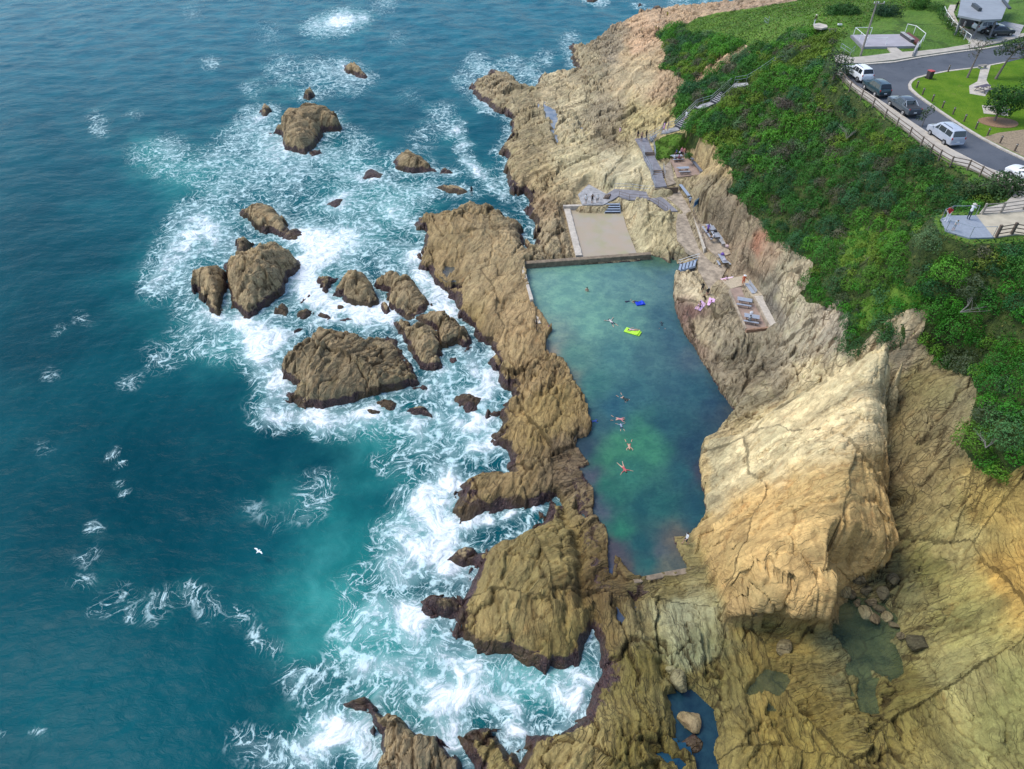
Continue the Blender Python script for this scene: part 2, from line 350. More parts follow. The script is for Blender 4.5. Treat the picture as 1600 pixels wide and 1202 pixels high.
def planefit(pts):
    w_ = [W(*p) for p in pts]; A = np.array([(1, v.x, v.y) for v in w_]); b = np.array([v.z for v in w_])
    k, *_ = np.linalg.lstsq(A, b, rcond=None)
    return [(v.x, v.y) for v in w_], k
slab = {n: planefit(p) for n, p in SLABS.items()}
PLAT = [(1305,84),(1300,104),(1318,126),(1350,153),(1400,192),(1440,226),(1486,256),(1515,270),(1530,285),(1560,300),(1572,318),(1530,331),(1483,334),(1468,338),(1468,346),(1478,363),(1514,374),(1560,375),(1605,372),(1900,400),(1900,-10),(1480,-12),(1420,14),(1372,30),(1328,46),(1312,68)]
plat_w = [tuple(W(a, b, 22)[:2]) for a, b in PLAT]
def sdir(x, y):
    """direction of the rock beds (angle of the strike), varying over the shore"""
    d = np.array([(5, 60, 80), (-5, 90, 80), (10, 30, 97), (25, 45, 12), (20, 40, 12), (24, 33, 8), (38, 30, 100), (8, 20, 60), (30, 75, 58), (10, 115, 35), (25, 150, 55), (0, 140, 25), (38, 48, 20), (-20, 80, 60), (-40, 110, 70), (24, 24, 95), (38, 38, 60)])
    w_ = 0; c = 0; s = 0
    for X, Y, a in d:
        k = 1 / ((x - X) ** 2 + (y - Y) ** 2 + 20) ** 1.5
        c = c + k * np.cos(2 * R(a)); s = s + k * np.sin(2 * R(a))
    return 0.5 * np.arctan2(s, c)
def beds(x, y):
    """bed coordinates (along strike, across strike) in blocks many metres wide, each with its own strike"""
    S_ = 13.0
    wx = x + 3.2 * fbm(x * .09, y * .09, 3, 51); wy = y + 3.2 * fbm(x * .09, y * .09, 3, 57)
    f1, e1, c, ox, oy = vor(wx / S_, wy / S_, 33)
    cx = wx + ox * S_; cy = wy + oy * S_
    a = sdir(cx, cy) + (np.mod(c * 13.7, 1) - .5) * .4
    X = x - cx + .7 * fbm(x * .22, y * .22, 3, 52); Y = y - cy + .7 * fbm(x * .22, y * .22, 3, 53)
    return X * np.cos(a) + Y * np.sin(a) + c * 170, -X * np.sin(a) + Y * np.cos(a) + c * 90
def tiltcell(u, v, seed, tilt, wd):
    f, e, c, ox, oy = vor(u, v, seed)
    return (c - .5) + tilt * (ox * (np.mod(c * 17, 1) - .5) + oy * (.5 - np.mod(c * 7, 1))), np.exp(-(e / wd) ** 2)
def rockdetail(x, y, amp=1.0, full=False):
    u, v = beds(x, y)
    q = .30 * fbm(x * .5, y * .5, 3, 3)
    rough = sstep(-.25, .35, fbm(x * .07, y * .07, 2, 44))      # smooth slabs beside broken ground
    # outcropping beds: asymmetric ledges running along the strike
    st = v * .38 + fbm(u * .06, v * .12, 3, 31) * 1.2
    fr = st - np.floor(st); k1 = np.mod(np.floor(st) * .618, 1)
    led = np.where(fr < .84, fr / .84, (1 - fr) / .16) * (.25 + 1.1 * k1) - .4
    st2 = v * 1.15 + fbm(u * .15, v * .3, 3, 35) * 1.1
    fr2 = st2 - np.floor(st2); k2 = np.mod(np.floor(st2) * .618, 1)
    led2 = np.where(fr2 < .8, fr2 / .8, (1 - fr2) / .2) * (.2 + k2) - .35
    b1, g1 = tiltcell(u * .15 + q, v * .30 + q, 4, 2.6, .045)
    b2, g2 = tiltcell(u * .42 + 2 * q, v * .85 + q, 9, 2.0, .06)
    b3, g3 = tiltcell(u * 1.2 + 3 * q, v * 2.3, 19, 1.6, .09)
    r1 = ridge(x * .13 + q, y * .13, 4, 21); fine = ridge(x * 1.3, y * 1.3, 3, 61)
    groove = np.exp(-((fr - .97) / .05) ** 2) * k1
    h = .20 * r1 + .55 * led + (.20 + .25 * rough) * led2 + .55 * b1 - .50 * g1 + (.16 + .34 * rough) * b2 - (.14 + .2 * rough) * g2 + (.05 + .16 * rough) * b3 - .05 * g3 + .35 * fbm(x * .11, y * .11, 3, 41) + .07 * fine
    h = h + (.10 + .14 * rough) * ridge(u * .5, v * 1.6, 3, 66)
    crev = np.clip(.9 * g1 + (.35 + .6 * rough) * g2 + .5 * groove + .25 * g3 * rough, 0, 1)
    return (amp * h, crev) if full else amp * h
BIG = [(1092,712,1.4),(1108,694,2.5),(1150,672,4.5),(1200,632,6.5),(1249,600,8.5),(1310,566,12),(1350,540,14),(1388,505,16),(1410,520,16),(1415,570,13.5),(1400,640,10.5),(1392,700,9),(1388,770,6.5),(1388,830,4.5),(1375,890,3.0),(1345,935,2.3),(1312,982,2.2),(1230,985,2.2),(1135,982,2.2),(1108,930,2.2),(1090,885,2.2),(1082,838,1.8),(1100,815,1.6),(1098,760,1.4)]
big_w = [(W(a, b, z).x, W(a, b, z).y) for a, b, z in BIG]
def land(x, y, full=False):
    """height of the ground; vectorised"""
    x = np.asarray(x, float); y = np.asarray(y, float)
    jf, je, jc, jx, jy = vor(x * .45, y * .45, 77)
    wx = x + .45 * fbm(x * .5, y * .5, 3, 71) + (jc - .5) * 1.2; wy = y + .45 * fbm(x * .5, y * .5, 3, 73) + (np.mod(jc * 9, 1) - .5) * .9
    H = rbf(x, y)
    ds = sdf(land_poly, wx, wy) + .3
    dp = sdf_box(pool_w, x + .25 * fbm(x * .7, y * .7, 3, 75), y + .25 * fbm(x * .7, y * .7, 3, 77), 12)
    dbig = sdf_box(big_w, wx, wy, 8)
    kb = dbig > 0
    if kb.any():                                                   # the tall outcrop rises with steep flanks out of the shelf
        H = H.copy(); H[kb] = H[kb] + np.maximum(rbf_big(x[kb], y[kb]) - H[kb], 0) * (1 - np.exp(-dbig[kb] / 1.0))
    px, py = PX(x, y, H)
    vegm = vegmask(px, py)
    sm = smoothmask(px, py)
    amp = np.where(dbig > -2, .6, .92) * (1 - .42 * sm) * (1 - .85 * sstep(13, 20, H) * (vegm > .5)) * (1 - .6 * vegm)
    nearpool = np.exp(-np.maximum(-dp, 0) / 2.0) * (dp < 0)
    h = H + rockdetail(x, y) * amp * (1 - .45 * nearpool)
    e = sstep(-.3, 2.4, ds) ** .55
    e = np.where(ds > 0, np.clip(1 - np.exp(-(ds / 1.05)), 0, 1) , 0)
    h = np.where(ds > -.0, -.9 + (np.maximum(h, .35) + .9) * e, -.9 + np.maximum(ds, -4) * .9 + 0 * h)
    # keep the land from dipping under the sea inland
    h = np.where(ds > 2.5, np.maximum(h, .5 + .15 * (h - .5)), h)
    # pool basin and its rock rim
    rim = POOLZ + .25 + np.minimum(np.maximum(-dp, 0) * 1.1, 40) 
    h = np.where(dp < 0, np.where((-dp < 8) & (h > rim + 1.5), rim + 1.5 + .35 * (h - rim - 1.5) + 0, h), h)
    near = (dp > -1.2) & (dp < 0)
    h = np.where(near, np.maximum(h, POOLZ + .12 + .25 * np.minimum(-dp, 1)), h)
    h = np.where(dp >= 0, np.minimum(POOLZ - .15 - dp * 1.1, h), h)
    for k, (p, z) in tide_w.items():
        d = sdf_box(p, wx, wy, 4)
        near = (d > -1.0) & (d < 0)
        h = np.where(near & (h < z + .1), z + .1, h)
        h = np.where(d > -2.5, np.minimum(h, z + .12 + np.maximum(-d, 0) * 1.3), h)
        h = np.where(d >= 0, z - .08 - .5 * d, h)
    for p, wd, dp_ in CHAN:
        k = (x > 0) & (x < 24) & (y > 20) & (y < 62)
        if k.any():
            d = sdf([tuple(a) for a in p], wx[k], wy[k], closed=False)
            h[k] = h[k] - dp_ * 1.6 * np.exp(-(d / (wd * .55)) ** 2)
    for a_, b_ in ((1384, 763), (1403, 776)):
        q_ = W(a_, b_, 6.0); h = h - 1.8 * np.exp(-(((x - q_.x) / .62) ** 2 + ((y - q_.y) / .5) ** 2) ** 2)
    d = sdf_box(tod_w, x, y, 4)
    h = np.where(d > -2.2, np.where(d > -.9, np.minimum(h, TODZ - .12), h * sstep(.9, 2.2, -d) + (TODZ - .1) * (1 - sstep(.9, 2.2, -d))), h)
    d = sdf(plat_w, x, y)
    k = sstep(-2.2, -.3, d); h = h * (1 - k) + 21.86 * k
    for n, (p, kf) in slab.items():
        d = sdf_box(p, x, y, 3); zz = kf[0] + kf[1] * x + kf[2] * y - .16
        k = sstep(-1.3, -.35, d); h = h * (1 - k) + zz * k
    if full: return h, ds, dp, dbig
    return h
def lz(x, y): return float(land(np.array([x]), np.array([y]))[0])
# photo-space outline of everything grown over (turned into world ground by projection)
VEG = [(1029,54),(1040,74),(1034,108),(1056,110),(1061,119),(1076,126),(1088,118),(1100,108),(1120,90),(1162,70),(1180,70),(1178,79),(1146,94),(1126,106),(1099,124),(1083,131),(1067,140),(1058,157),(1054,180),(1056,196),(1066,202),
 (1078,206),(1092,214),(1118,226),(1128,250),(1140,260),(1145,273),(1143,303),(1165,316),(1168,333),(1190,345),(1203,366),(1203,377),(1228,377),(1248,397),(1270,408),(1270,427),(1251,457),(1260,471),(1290,479),(1308,468),(1326,494),(1320,548),(1344,542),(1380,506),(1401,491),
 (1428,482),(1449,485),(1446,509),(1437,530),(1455,554),(1476,575),(1512,587),(1527,608),(1518,656),(1500,698),(1524,728),(1545,740),(1572,746),(1600,725),(1760,690),(2600,700),(2600,-60),(1300,-40),(1240,4),(1160,17),(1100,27),(1060,40)]
GREENS = [[(1022,220),(1050,208),(1090,212),(1086,232),(1068,240),(1046,248),(1024,250)], [(1376,514),(1390,500),(1392,530),(1380,536)], [(1408,508),(1414,512),(1414,530),(1408,530)]]
GRASSY = [(1066,44),(1085,30),(1120,20),(1160,15),(1240,2),(1300,-6),(1420,-20),(1700,-20),(1700,300),(1320,95),(1300,60),(1262,50),(1235,42),(1222,58),(1200,72),(1180,78),(1150,62),(1110,52),(1080,56)]
GRASSY2 = [[(1022,218),(1050,208),(1080,212),(1070,240),(1046,248),(1024,250)], [(1395,440),(1440,452),(1440,480),(1390,492),(1340,520),(1325,500),(1345,470)], [(1072,168),(1100,172),(1090,190),(1070,200)], [(1300,370),(1340,350),(1400,360),(1380,400),(1310,420)]]
SLABSM = [[(755,835),(900,800),(922,1000),(880,1052),(760,1015),(725,900)], [(670,330),(790,345),(850,480),(848,560),(790,570),(740,500),(668,400)], [(790,620),(900,620),(915,670),(800,665)], [(880,222),(1000,228),(1022,288),(946,292),(895,300)], [(975,318),(1055,335),(1056,378),(1000,394)], [(1062,432),(1090,432),(1112,520),(1138,590),(1118,590),(1075,500)], [(965,62),(1030,60),(1042,120),(1000,172),(945,150),(950,100)], [(1030,880),(1110,900),(1120,975),(1060,975)], [(1440,790),(1520,800),(1520,960),(1450,900)], [(1130,1010),(1300,1000),(1330,1215),(1120,1215)], [(1540,760),(1640,760),(1640,1215),(1420,1215),(1400,1080),(1480,960)]]
def smoothmask(px, py):
    m = px * 0.0
    for q in SLABSM: m = np.maximum(m, sstep(-8, 10, sdf(q, px + 8 * fbm(px * .04, py * .04, 2, 87), py + 8 * fbm(px * .04, py * .04, 2, 88))))
    return m
def vegmask(px, py):
    wx = px + 5 * fbm(px * .06, py * .06, 3, 81); wy = py + 5 * fbm(px * .06, py * .06, 3, 83)
    m = sstep(-2.5, 2.5, sdf(VEG, wx, wy))
    for g in GREENS: m = np.maximum(m, sstep(-1.5, 1.5, sdf(g, wx, wy)))
    m = np.where((py > -400), m, 1.0)
    return m
# rock colour (surface albedo) keyed by place
RC = [(700,380,.250,.190,.115),(760,420,.30,.235,.15),(800,500,.28,.21,.13),(720,500,.24,.18,.10),(850,560,.27,.20,.12),(860,650,.24,.18,.095),(900,720,.15,.115,.08),(760,760,.22,.165,.095),(850,870,.23,.185,.095),(800,980,.24,.19,.10),(880,1000,.24,.19,.09),
 (950,920,.20,.14,.08),(940,1000,.24,.18,.10),(1000,1050,.21,.175,.08),(900,1150,.26,.21,.11),(1000,1170,.22,.18,.08),(1060,960,.40,.39,.29),(1080,1010,.33,.33,.23),(1050,920,.24,.20,.11),(1120,1050,.25,.21,.10),(1200,1030,.26,.20,.09),(1250,1140,.27,.21,.09),(1400,1100,.24,.20,.09),(1500,1050,.36,.32,.18),
 (1450,880,.24,.22,.11),(1420,800,.30,.25,.15),(1480,850,.42,.38,.25),(1560,780,.46,.36,.20),(1590,900,.46,.33,.17),(1520,960,.34,.31,.16),(1590,1100,.30,.29,.15),(1400,930,.22,.2,.12),(1340,1000,.22,.22,.14),
 (1150,730,.44,.38,.25),(1220,660,.66,.59,.42),(1300,600,.72,.66,.50),(1280,700,.62,.50,.32),(1340,680,.66,.56,.38),(1250,740,.62,.54,.38),(1200,800,.58,.42,.22),(1300,800,.58,.41,.21),(1340,830,.54,.38,.21),(1180,880,.50,.36,.18),(1270,900,.46,.33,.17),(1220,950,.36,.28,.13),(1350,740,.52,.40,.24),(1365,600,.54,.46,.32),(1380,640,.36,.28,.17),
 (1400,560,.48,.41,.29),(1440,600,.29,.25,.15),(1460,660,.36,.30,.20),(1420,720,.34,.28,.18),(1500,640,.34,.29,.20),(1300,510,.50,.44,.35),(1250,530,.46,.41,.31),(1200,560,.26,.23,.17),(1170,580,.24,.21,.15),(1100,520,.52,.45,.31),(1090,450,.56,.49,.35),(1075,500,.20,.13,.11),(1090,530,.2,.14,.11),(1130,520,.34,.30,.22),(1150,560,.25,.22,.16),(1140,480,.30,.26,.19),
 (1200,400,.38,.30,.22),(1190,385,.36,.20,.14),(1160,400,.32,.26,.19),(1230,410,.50,.44,.32),(1200,450,.40,.36,.28),(1240,460,.46,.41,.3),(1130,330,.27,.23,.17),(1110,290,.34,.29,.2),(1120,250,.50,.40,.24),(1160,350,.30,.25,.18),(1210,470,.22,.2,.17),
 (1020,350,.52,.46,.30),(990,340,.50,.44,.30),(960,260,.60,.54,.38),(1000,270,.58,.52,.36),(900,250,.46,.40,.28),(850,280,.36,.29,.19),(860,360,.34,.28,.2),(850,330,.3,.23,.16),(820,220,.30,.25,.17),(800,150,.32,.27,.19),(770,130,.34,.28,.2),(880,140,.46,.39,.28),(900,160,.46,.40,.29),(920,110,.34,.29,.21),
 (960,80,.36,.31,.23),(990,130,.48,.40,.27),(1000,90,.54,.43,.28),(1010,50,.62,.45,.31),(1020,30,.62,.47,.33),(1040,140,.50,.38,.26),(1000,180,.50,.43,.25),(1040,180,.52,.44,.25),(940,180,.38,.33,.24),(950,200,.34,.29,.2),(1130,100,.60,.44,.29),(1160,80,.60,.46,.33),(1090,130,.5,.36,.24),(1200,10,.5,.38,.28)]
RC = np.array(RC); RC[:, 2:5] *= 1.06; k_ = (RC[:, 2] > .43) & (RC[:, 0] > 1140) & (RC[:, 1] > 590); RC[k_, 2:5] *= np.array([1.14, 1.08, .96]); RC[RC[:, 0] < 935, 2:5] *= np.array([1.32, 1.33, 1.26])
k_ = ((RC[:, 1] > 845) & (RC[:, 0] > 935)) | ((RC[:, 0] > 1375) & (RC[:, 1] > 570) & (RC[:, 0] < 1570)); RC[k_, 2:5] *= np.array([.88, .90, .78])
def rockcol(px, py):
    wx = px + 30 * fbm(px * .02, py * .02, 3, 91); wy = py + 30 * fbm(px * .02, py * .02, 3, 93)
    s = 0; w_ = 0
    for a in RC:
        k = 1 / ((wx - a[0]) ** 2 + (wy - a[1]) ** 2 + 60) ** 2
        w_ = w_ + k; s = s + k[..., None] * a[2:5]
    c = s / w_[..., None]; l = c @ np.array([.3, .59, .11])
    return np.clip(l[..., None] + (c - l[..., None]) * 1.2, .01, 1) * 1.0
# ------------------------------------------------------------ rock material
def rock_material():
    m, nt, b = mat('weathered layered rock')
    P = pos(nt); UV = attr(nt, 'bed'); T = attr(nt, 'tint', 'Color'); Wt = attr(nt, 'wet', 'Fac'); G = attr(nt, 'green', 'Fac')
    wrp = vscale(nt, noise(nt, P, .8, 2, .6, out=1), (.7, .7, .7)); wrp2 = vscale(nt, noise(nt, P, 3.0, 3, .6, out=1), (.25, .25, .25))
    U = vadd(nt, UV, wrp)
    n_big = noise(nt, P, .22, 5, .6); n_mid = noise(nt, vadd(nt, P, wrp2), 1.1, 5, .68, .4); n_fine = noise(nt, P, 6.0, 4, .7)
    strat = noise(nt, vscale(nt, U, (.30, 1.9, 1.0)), 1.0, 5, .62, .2)
    strat2 = noise(nt, vscale(nt, U, (.7, 9.0, 3.0)), 1.0, 4, .6)
    def cracks(sc, wd, src):
        v = N(nt, 'ShaderNodeTexVoronoi', feature='DISTANCE_TO_EDGE'); v.inputs['Scale'].default_value = 1.0
        L(nt, vscale(nt, src, sc), v.inputs['Vector']); return rampf(nt, v.outputs['Distance'], 0.0, wd)
    ck1 = cracks((.09, 1.0, .5), .05, U); ck2 = cracks((.45, 2.3, 1.2), .06, vadd(nt, UV, vscale(nt, wrp, (.6, .6, .6))))
    sparse = rampf(nt, noise(nt, P, .35, 3, .5), .42, .6)
    ck2 = math_(nt, 'MAXIMUM', ck2, sparse); ck1 = math_(nt, 'MAXIMUM', ck1, rampf(nt, noise(nt, vadd(nt, P, wrp), .5, 3, .6), .47, .56))
    def cellh(sc, src):
        v = N(nt, 'ShaderNodeTexVoronoi'); v.inputs['Scale'].default_value = 1.0; L(nt, vscale(nt, src, sc), v.inputs['Vector']); z = N(nt, 'ShaderNodeSeparateXYZ'); L(nt, v.outputs['Color'], z.inputs[0]); return z.outputs[0]
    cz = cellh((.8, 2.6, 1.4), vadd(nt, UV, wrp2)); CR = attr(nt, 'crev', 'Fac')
    # colour
    col = mix(nt, rampf(nt, n_big, .3, .7), mix(nt, 1.0, T, (.80, .83, .80), 'MULTIPLY'), mix(nt, 1.0, T, (1.15, 1.08, 1.0), 'MULTIPLY'))
    col = mix(nt, math_(nt, 'MULTIPLY', rampf(nt, strat, .5, .68), .55), col, mix(nt, 1.0, T, (1.45, 1.42, 1.35), 'MULTIPLY'))
    col = mix(nt, math_(nt, 'MULTIPLY', rampf(nt, strat, .46, .30), .75), col, mix(nt, 1.0, T, (.55, .47, .40), 'MULTIPLY'))
    col = mix(nt, math_(nt, 'MULTIPLY', rampf(nt, n_mid, .52, .38), .7), col, mix(nt, 1.0, T, (.50, .46, .42), 'MULTIPLY'))
    col = mix(nt, math_(nt, 'MULTIPLY', rampf(nt, strat2, .55, .75), .35), col, mix(nt, 1.0, T, (1.6, 1.5, 1.35), 'MULTIPLY'))
    moss = rampf(nt, noise(nt, P, .55, 6, .7), .52, .70)
    CALM0 = attr(nt, 'calm', 'Fac')
    col = mix(nt, math_(nt, 'MULTIPLY', moss, math_(nt, 'SUBTRACT', .30, math_(nt, 'MULTIPLY', CALM0, .26))), col, mix(nt, 1.0, T, (.62, .72, .30), 'MULTIPLY'))
    rust = rampf(nt, noise(nt, vscale(nt, U, (.5, 1.3, .8)), .6, 5, .65), .58, .74)
    col = mix(nt, math_(nt, 'MULTIPLY', rust, .35), col, mix(nt, 1.0, T, (1.05, .62, .38), 'MULTIPLY'))
    col = mix(nt, math_(nt, 'MULTIPLY', rampf(nt, n_fine, .3, .7), .35), col, mix(nt, 1.0, T, (.45, .43, .40), 'MULTIPLY'))
    CALM = attr(nt, 'calm', 'Fac')
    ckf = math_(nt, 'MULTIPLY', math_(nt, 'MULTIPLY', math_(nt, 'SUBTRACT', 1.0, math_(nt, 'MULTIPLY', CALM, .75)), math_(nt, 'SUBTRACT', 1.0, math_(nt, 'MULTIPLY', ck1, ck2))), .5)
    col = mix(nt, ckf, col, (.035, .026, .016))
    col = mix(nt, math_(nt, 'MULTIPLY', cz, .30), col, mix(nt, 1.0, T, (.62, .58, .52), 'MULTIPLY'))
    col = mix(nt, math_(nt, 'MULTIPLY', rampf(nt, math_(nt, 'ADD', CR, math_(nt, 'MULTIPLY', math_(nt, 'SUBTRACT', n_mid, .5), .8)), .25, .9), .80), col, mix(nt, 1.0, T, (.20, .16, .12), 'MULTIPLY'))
    # wet, weed-covered band by the water
    Z = N(nt, 'ShaderNodeSeparateXYZ'); L(nt, P, Z.inputs[0])
    wt = rampf(nt, math_(nt, 'ADD', Wt, math_(nt, 'MULTIPLY', math_(nt, 'SUBTRACT', n_mid, .5), 1.3)), .42, .62)
    wetc = mix(nt, rampf(nt, n_fine, .35, .65), (.028, .018, .021), (.095, .052, .045))
    wetc = mix(nt, rampf(nt, n_big, .45, .6), wetc, (.075, .048, .022))
    col = mix(nt, wt, col, wetc)
    # soil under plants
    soil = mix(nt, rampf(nt, n_mid, .35, .65), (.020, .040, .006), (.06, .085, .014))
    gf = rampf(nt, math_(nt, 'ADD', G, math_(nt, 'MULTIPLY', math_(nt, 'SUBTRACT', n_mid, .5), .8)), .42, .58)
    col = mix(nt, gf, col, soil)
    gr = attr(nt, 'grass', 'Fac'); gt = noise(nt, P, 2.5, 5, .7); gb = noise(nt, P, .16, 4, .55)
    grc = mix(nt, rampf(nt, gb, .35, .65), (.075, .165, .012), (.12, .215, .02)); grc = mix(nt, math_(nt, 'MULTIPLY', rampf(nt, gt, .4, .7), .55), grc, (.050, .12, .010))
    grc = mix(nt, math_(nt, 'MULTIPLY', rampf(nt, noise(nt, P, .5, 4, .6), .58, .72), .5), grc, (.17, .18, .055))
    col = mix(nt, rampf(nt, math_(nt, 'ADD', gr, math_(nt, 'MULTIPLY', math_(nt, 'SUBTRACT', n_mid, .5), .5)), .42, .58), col, grc)
    L(nt, col, b.inputs['Base Color'])
    rr = mix(nt, wt, (.86, .86, .86), (.38, .38, .38)); L(nt, rr, b.inputs['Roughness']); b.inputs['Specular IOR Level'].default_value = .35
    h = math_(nt, 'ADD', math_(nt, 'MULTIPLY', strat, .26), math_(nt, 'MULTIPLY', n_mid, .28)); h = math_(nt, 'ADD', h, math_(nt, 'MULTIPLY', cz, .10))
    h = math_(nt, 'ADD', h, math_(nt, 'MULTIPLY', math_(nt, 'MULTIPLY', ck1, ck2), .10))
    h = math_(nt, 'ADD', h, math_(nt, 'MULTIPLY', n_fine, .07)); h = math_(nt, 'ADD', h, math_(nt, 'MULTIPLY', strat2, .07))
    L(nt, bump(nt, math_(nt, 'MULTIPLY', h, math_(nt, 'SUBTRACT', 1.0, math_(nt, 'MULTIPLY', CALM, .35))), 1.15, .85), b.inputs['Normal'])
    return m
ROCK = rock_material()
def axis(segs):
    o = [segs[0][0]]
    for a, b_, d in segs:
        n = max(1, int(round((b_ - a) / d))); o += list(np.linspace(a, b_, n + 1)[1:])
    return np.array(o)
def growaxis(a, b_, d0, k):
    o = [a]
    while o[-1] < b_: o.append(o[-1] + d0 + k * max(0, o[-1] - a))
    return np.array(o)
def gridfaces(nx, ny, keep):
    idx = np.arange(nx * ny).reshape(ny, nx)
    q = np.stack([idx[:-1, :-1], idx[:-1, 1:], idx[1:, 1:], idx[1:, :-1]], -1).reshape(-1, 4)
    return q[keep[:-1, :-1].ravel() | keep[:-1, 1:].ravel() | keep[1:, 1:].ravel() | keep[1:, :-1].ravel()]
def compact(v, f, attrs):
    used = np.unique(f); m = np.full(len(v), -1, np.int64); m[used] = np.arange(len(used))
    return v[used], m[f], {k: (t, a[used]) for k, (t, a) in attrs.items()}
RES = 1.0
def build_land():
    xs = axis([(-16, 46, .11 * RES), (46, 62, .4), (62, 130, 1.2), (130, 400, 15)])
    ys = growaxis(12.0, 330.0, .095 * RES, .0021)
    X, Y = np.meshgrid(xs, ys); sh = X.shape
    x, y = X.ravel(), Y.ravel()
    h, ds, dp, dbig = land(x, y, True)
    px, py = PX(x, y, h)
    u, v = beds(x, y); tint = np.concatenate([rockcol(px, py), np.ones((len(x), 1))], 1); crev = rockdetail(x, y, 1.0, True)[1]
    calm = np.maximum(sstep(-.3, 1.0, dbig), .8 * smoothmask(px, py))
    wpx = px + 25 * fbm(px * .02, py * .02, 3, 191); wpy = py + 18 * fbm(px * .03, py * .02, 3, 193)
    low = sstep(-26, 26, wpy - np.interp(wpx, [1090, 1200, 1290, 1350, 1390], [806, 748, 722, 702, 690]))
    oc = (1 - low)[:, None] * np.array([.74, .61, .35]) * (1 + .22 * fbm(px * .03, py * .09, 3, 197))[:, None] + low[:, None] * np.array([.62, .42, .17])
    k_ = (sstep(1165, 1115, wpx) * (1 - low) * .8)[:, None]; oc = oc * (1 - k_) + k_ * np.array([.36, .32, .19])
    k_ = (sstep(880, 960, wpy) * .8)[:, None]; oc = oc * (1 - k_) + k_ * np.array([.40, .28, .125])  # lower front made browner, its shadow painted into the tint
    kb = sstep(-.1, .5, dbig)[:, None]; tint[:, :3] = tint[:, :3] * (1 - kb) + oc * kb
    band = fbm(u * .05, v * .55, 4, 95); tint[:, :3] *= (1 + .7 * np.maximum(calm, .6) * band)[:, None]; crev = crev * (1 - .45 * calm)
    wet = np.exp(-np.maximum(ds, 0) / 2.4) * (1 - sstep(.7, 2.0, h)) * 1.2
    wet = np.maximum(wet, (dp > -1.5) * (1 - sstep(POOLZ + .05, POOLZ + .45, h)) * .75)
    nearwet = sdf_box([W(*p)[:2] for p in [(880,700,1.5),(930,740,1.5),(950,860,1.5),(960,950,1.2),(940,960,1),(905,860,1),(870,740,1.5)]], x, y, 3)
    wet = np.maximum(wet, .42 * sstep(-1.5, 1, nearwet))
    plum = sdf_box([W(*p)[:2] for p in [(1066,484,2),(1076,482,3),(1090,506,3),(1094,530,3),(1104,540,2.5),(1099,556,2),(1086,545,1.6),(1070,520,1.6)]], x, y, 2)
    wet = np.maximum(wet, .6 * sstep(-.5, .6, plum))
    green = vegmask(px, py)
    green = np.where(sdf(plat_w, x, y) > -.5, 1.0, green) * (ds > 1)
    grass = np.maximum(sstep(-6, 6, sdf(GRASSY, px, py)), (sdf(plat_w, x, y) > -.4) * 1.0)
    for g in GRASSY2: grass = np.maximum(grass, sstep(-3, 3, sdf(g, px, py)) * .62)
    grass = grass * (ds > 2)
    # the outcrop bulges out over its foot: push the upper flank sideways
    D = dbig.reshape(sh); D = np.where(D < -50, -9, D); gy_, gx_ = np.gradient(D, ys, xs); gx_ = gx_.ravel(); gy_ = gy_.ravel(); gl = np.sqrt(gx_ ** 2 + gy_ ** 2) + 1e-6
    ox_, oy_ = -gx_ / gl, -gy_ / gl
    face = np.clip(.15 * ox_ - 1.0 * oy_, 0, 1) * (y < 40) * (dbig > -1)
    push = 1.7 * sstep(.10, .9, dbig) * (1 - sstep(1.2, 4.5, dbig)) * np.clip((h - 2.6) / 3.0, 0, 1) * face
    X2 = x + (.10 * ox_) * push; Y2 = y - push
    keep = ((h > -1.2) & (ds > -3)).reshape(sh)
    f = gridfaces(sh[1], sh[0], keep)
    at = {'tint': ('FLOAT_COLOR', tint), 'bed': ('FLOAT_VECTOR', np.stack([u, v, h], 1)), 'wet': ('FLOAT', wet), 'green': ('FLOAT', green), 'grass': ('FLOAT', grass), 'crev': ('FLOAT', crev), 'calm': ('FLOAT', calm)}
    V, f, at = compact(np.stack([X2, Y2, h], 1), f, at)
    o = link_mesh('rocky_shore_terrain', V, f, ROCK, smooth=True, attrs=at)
    tag(o, kind='structure'); return o
build_land()
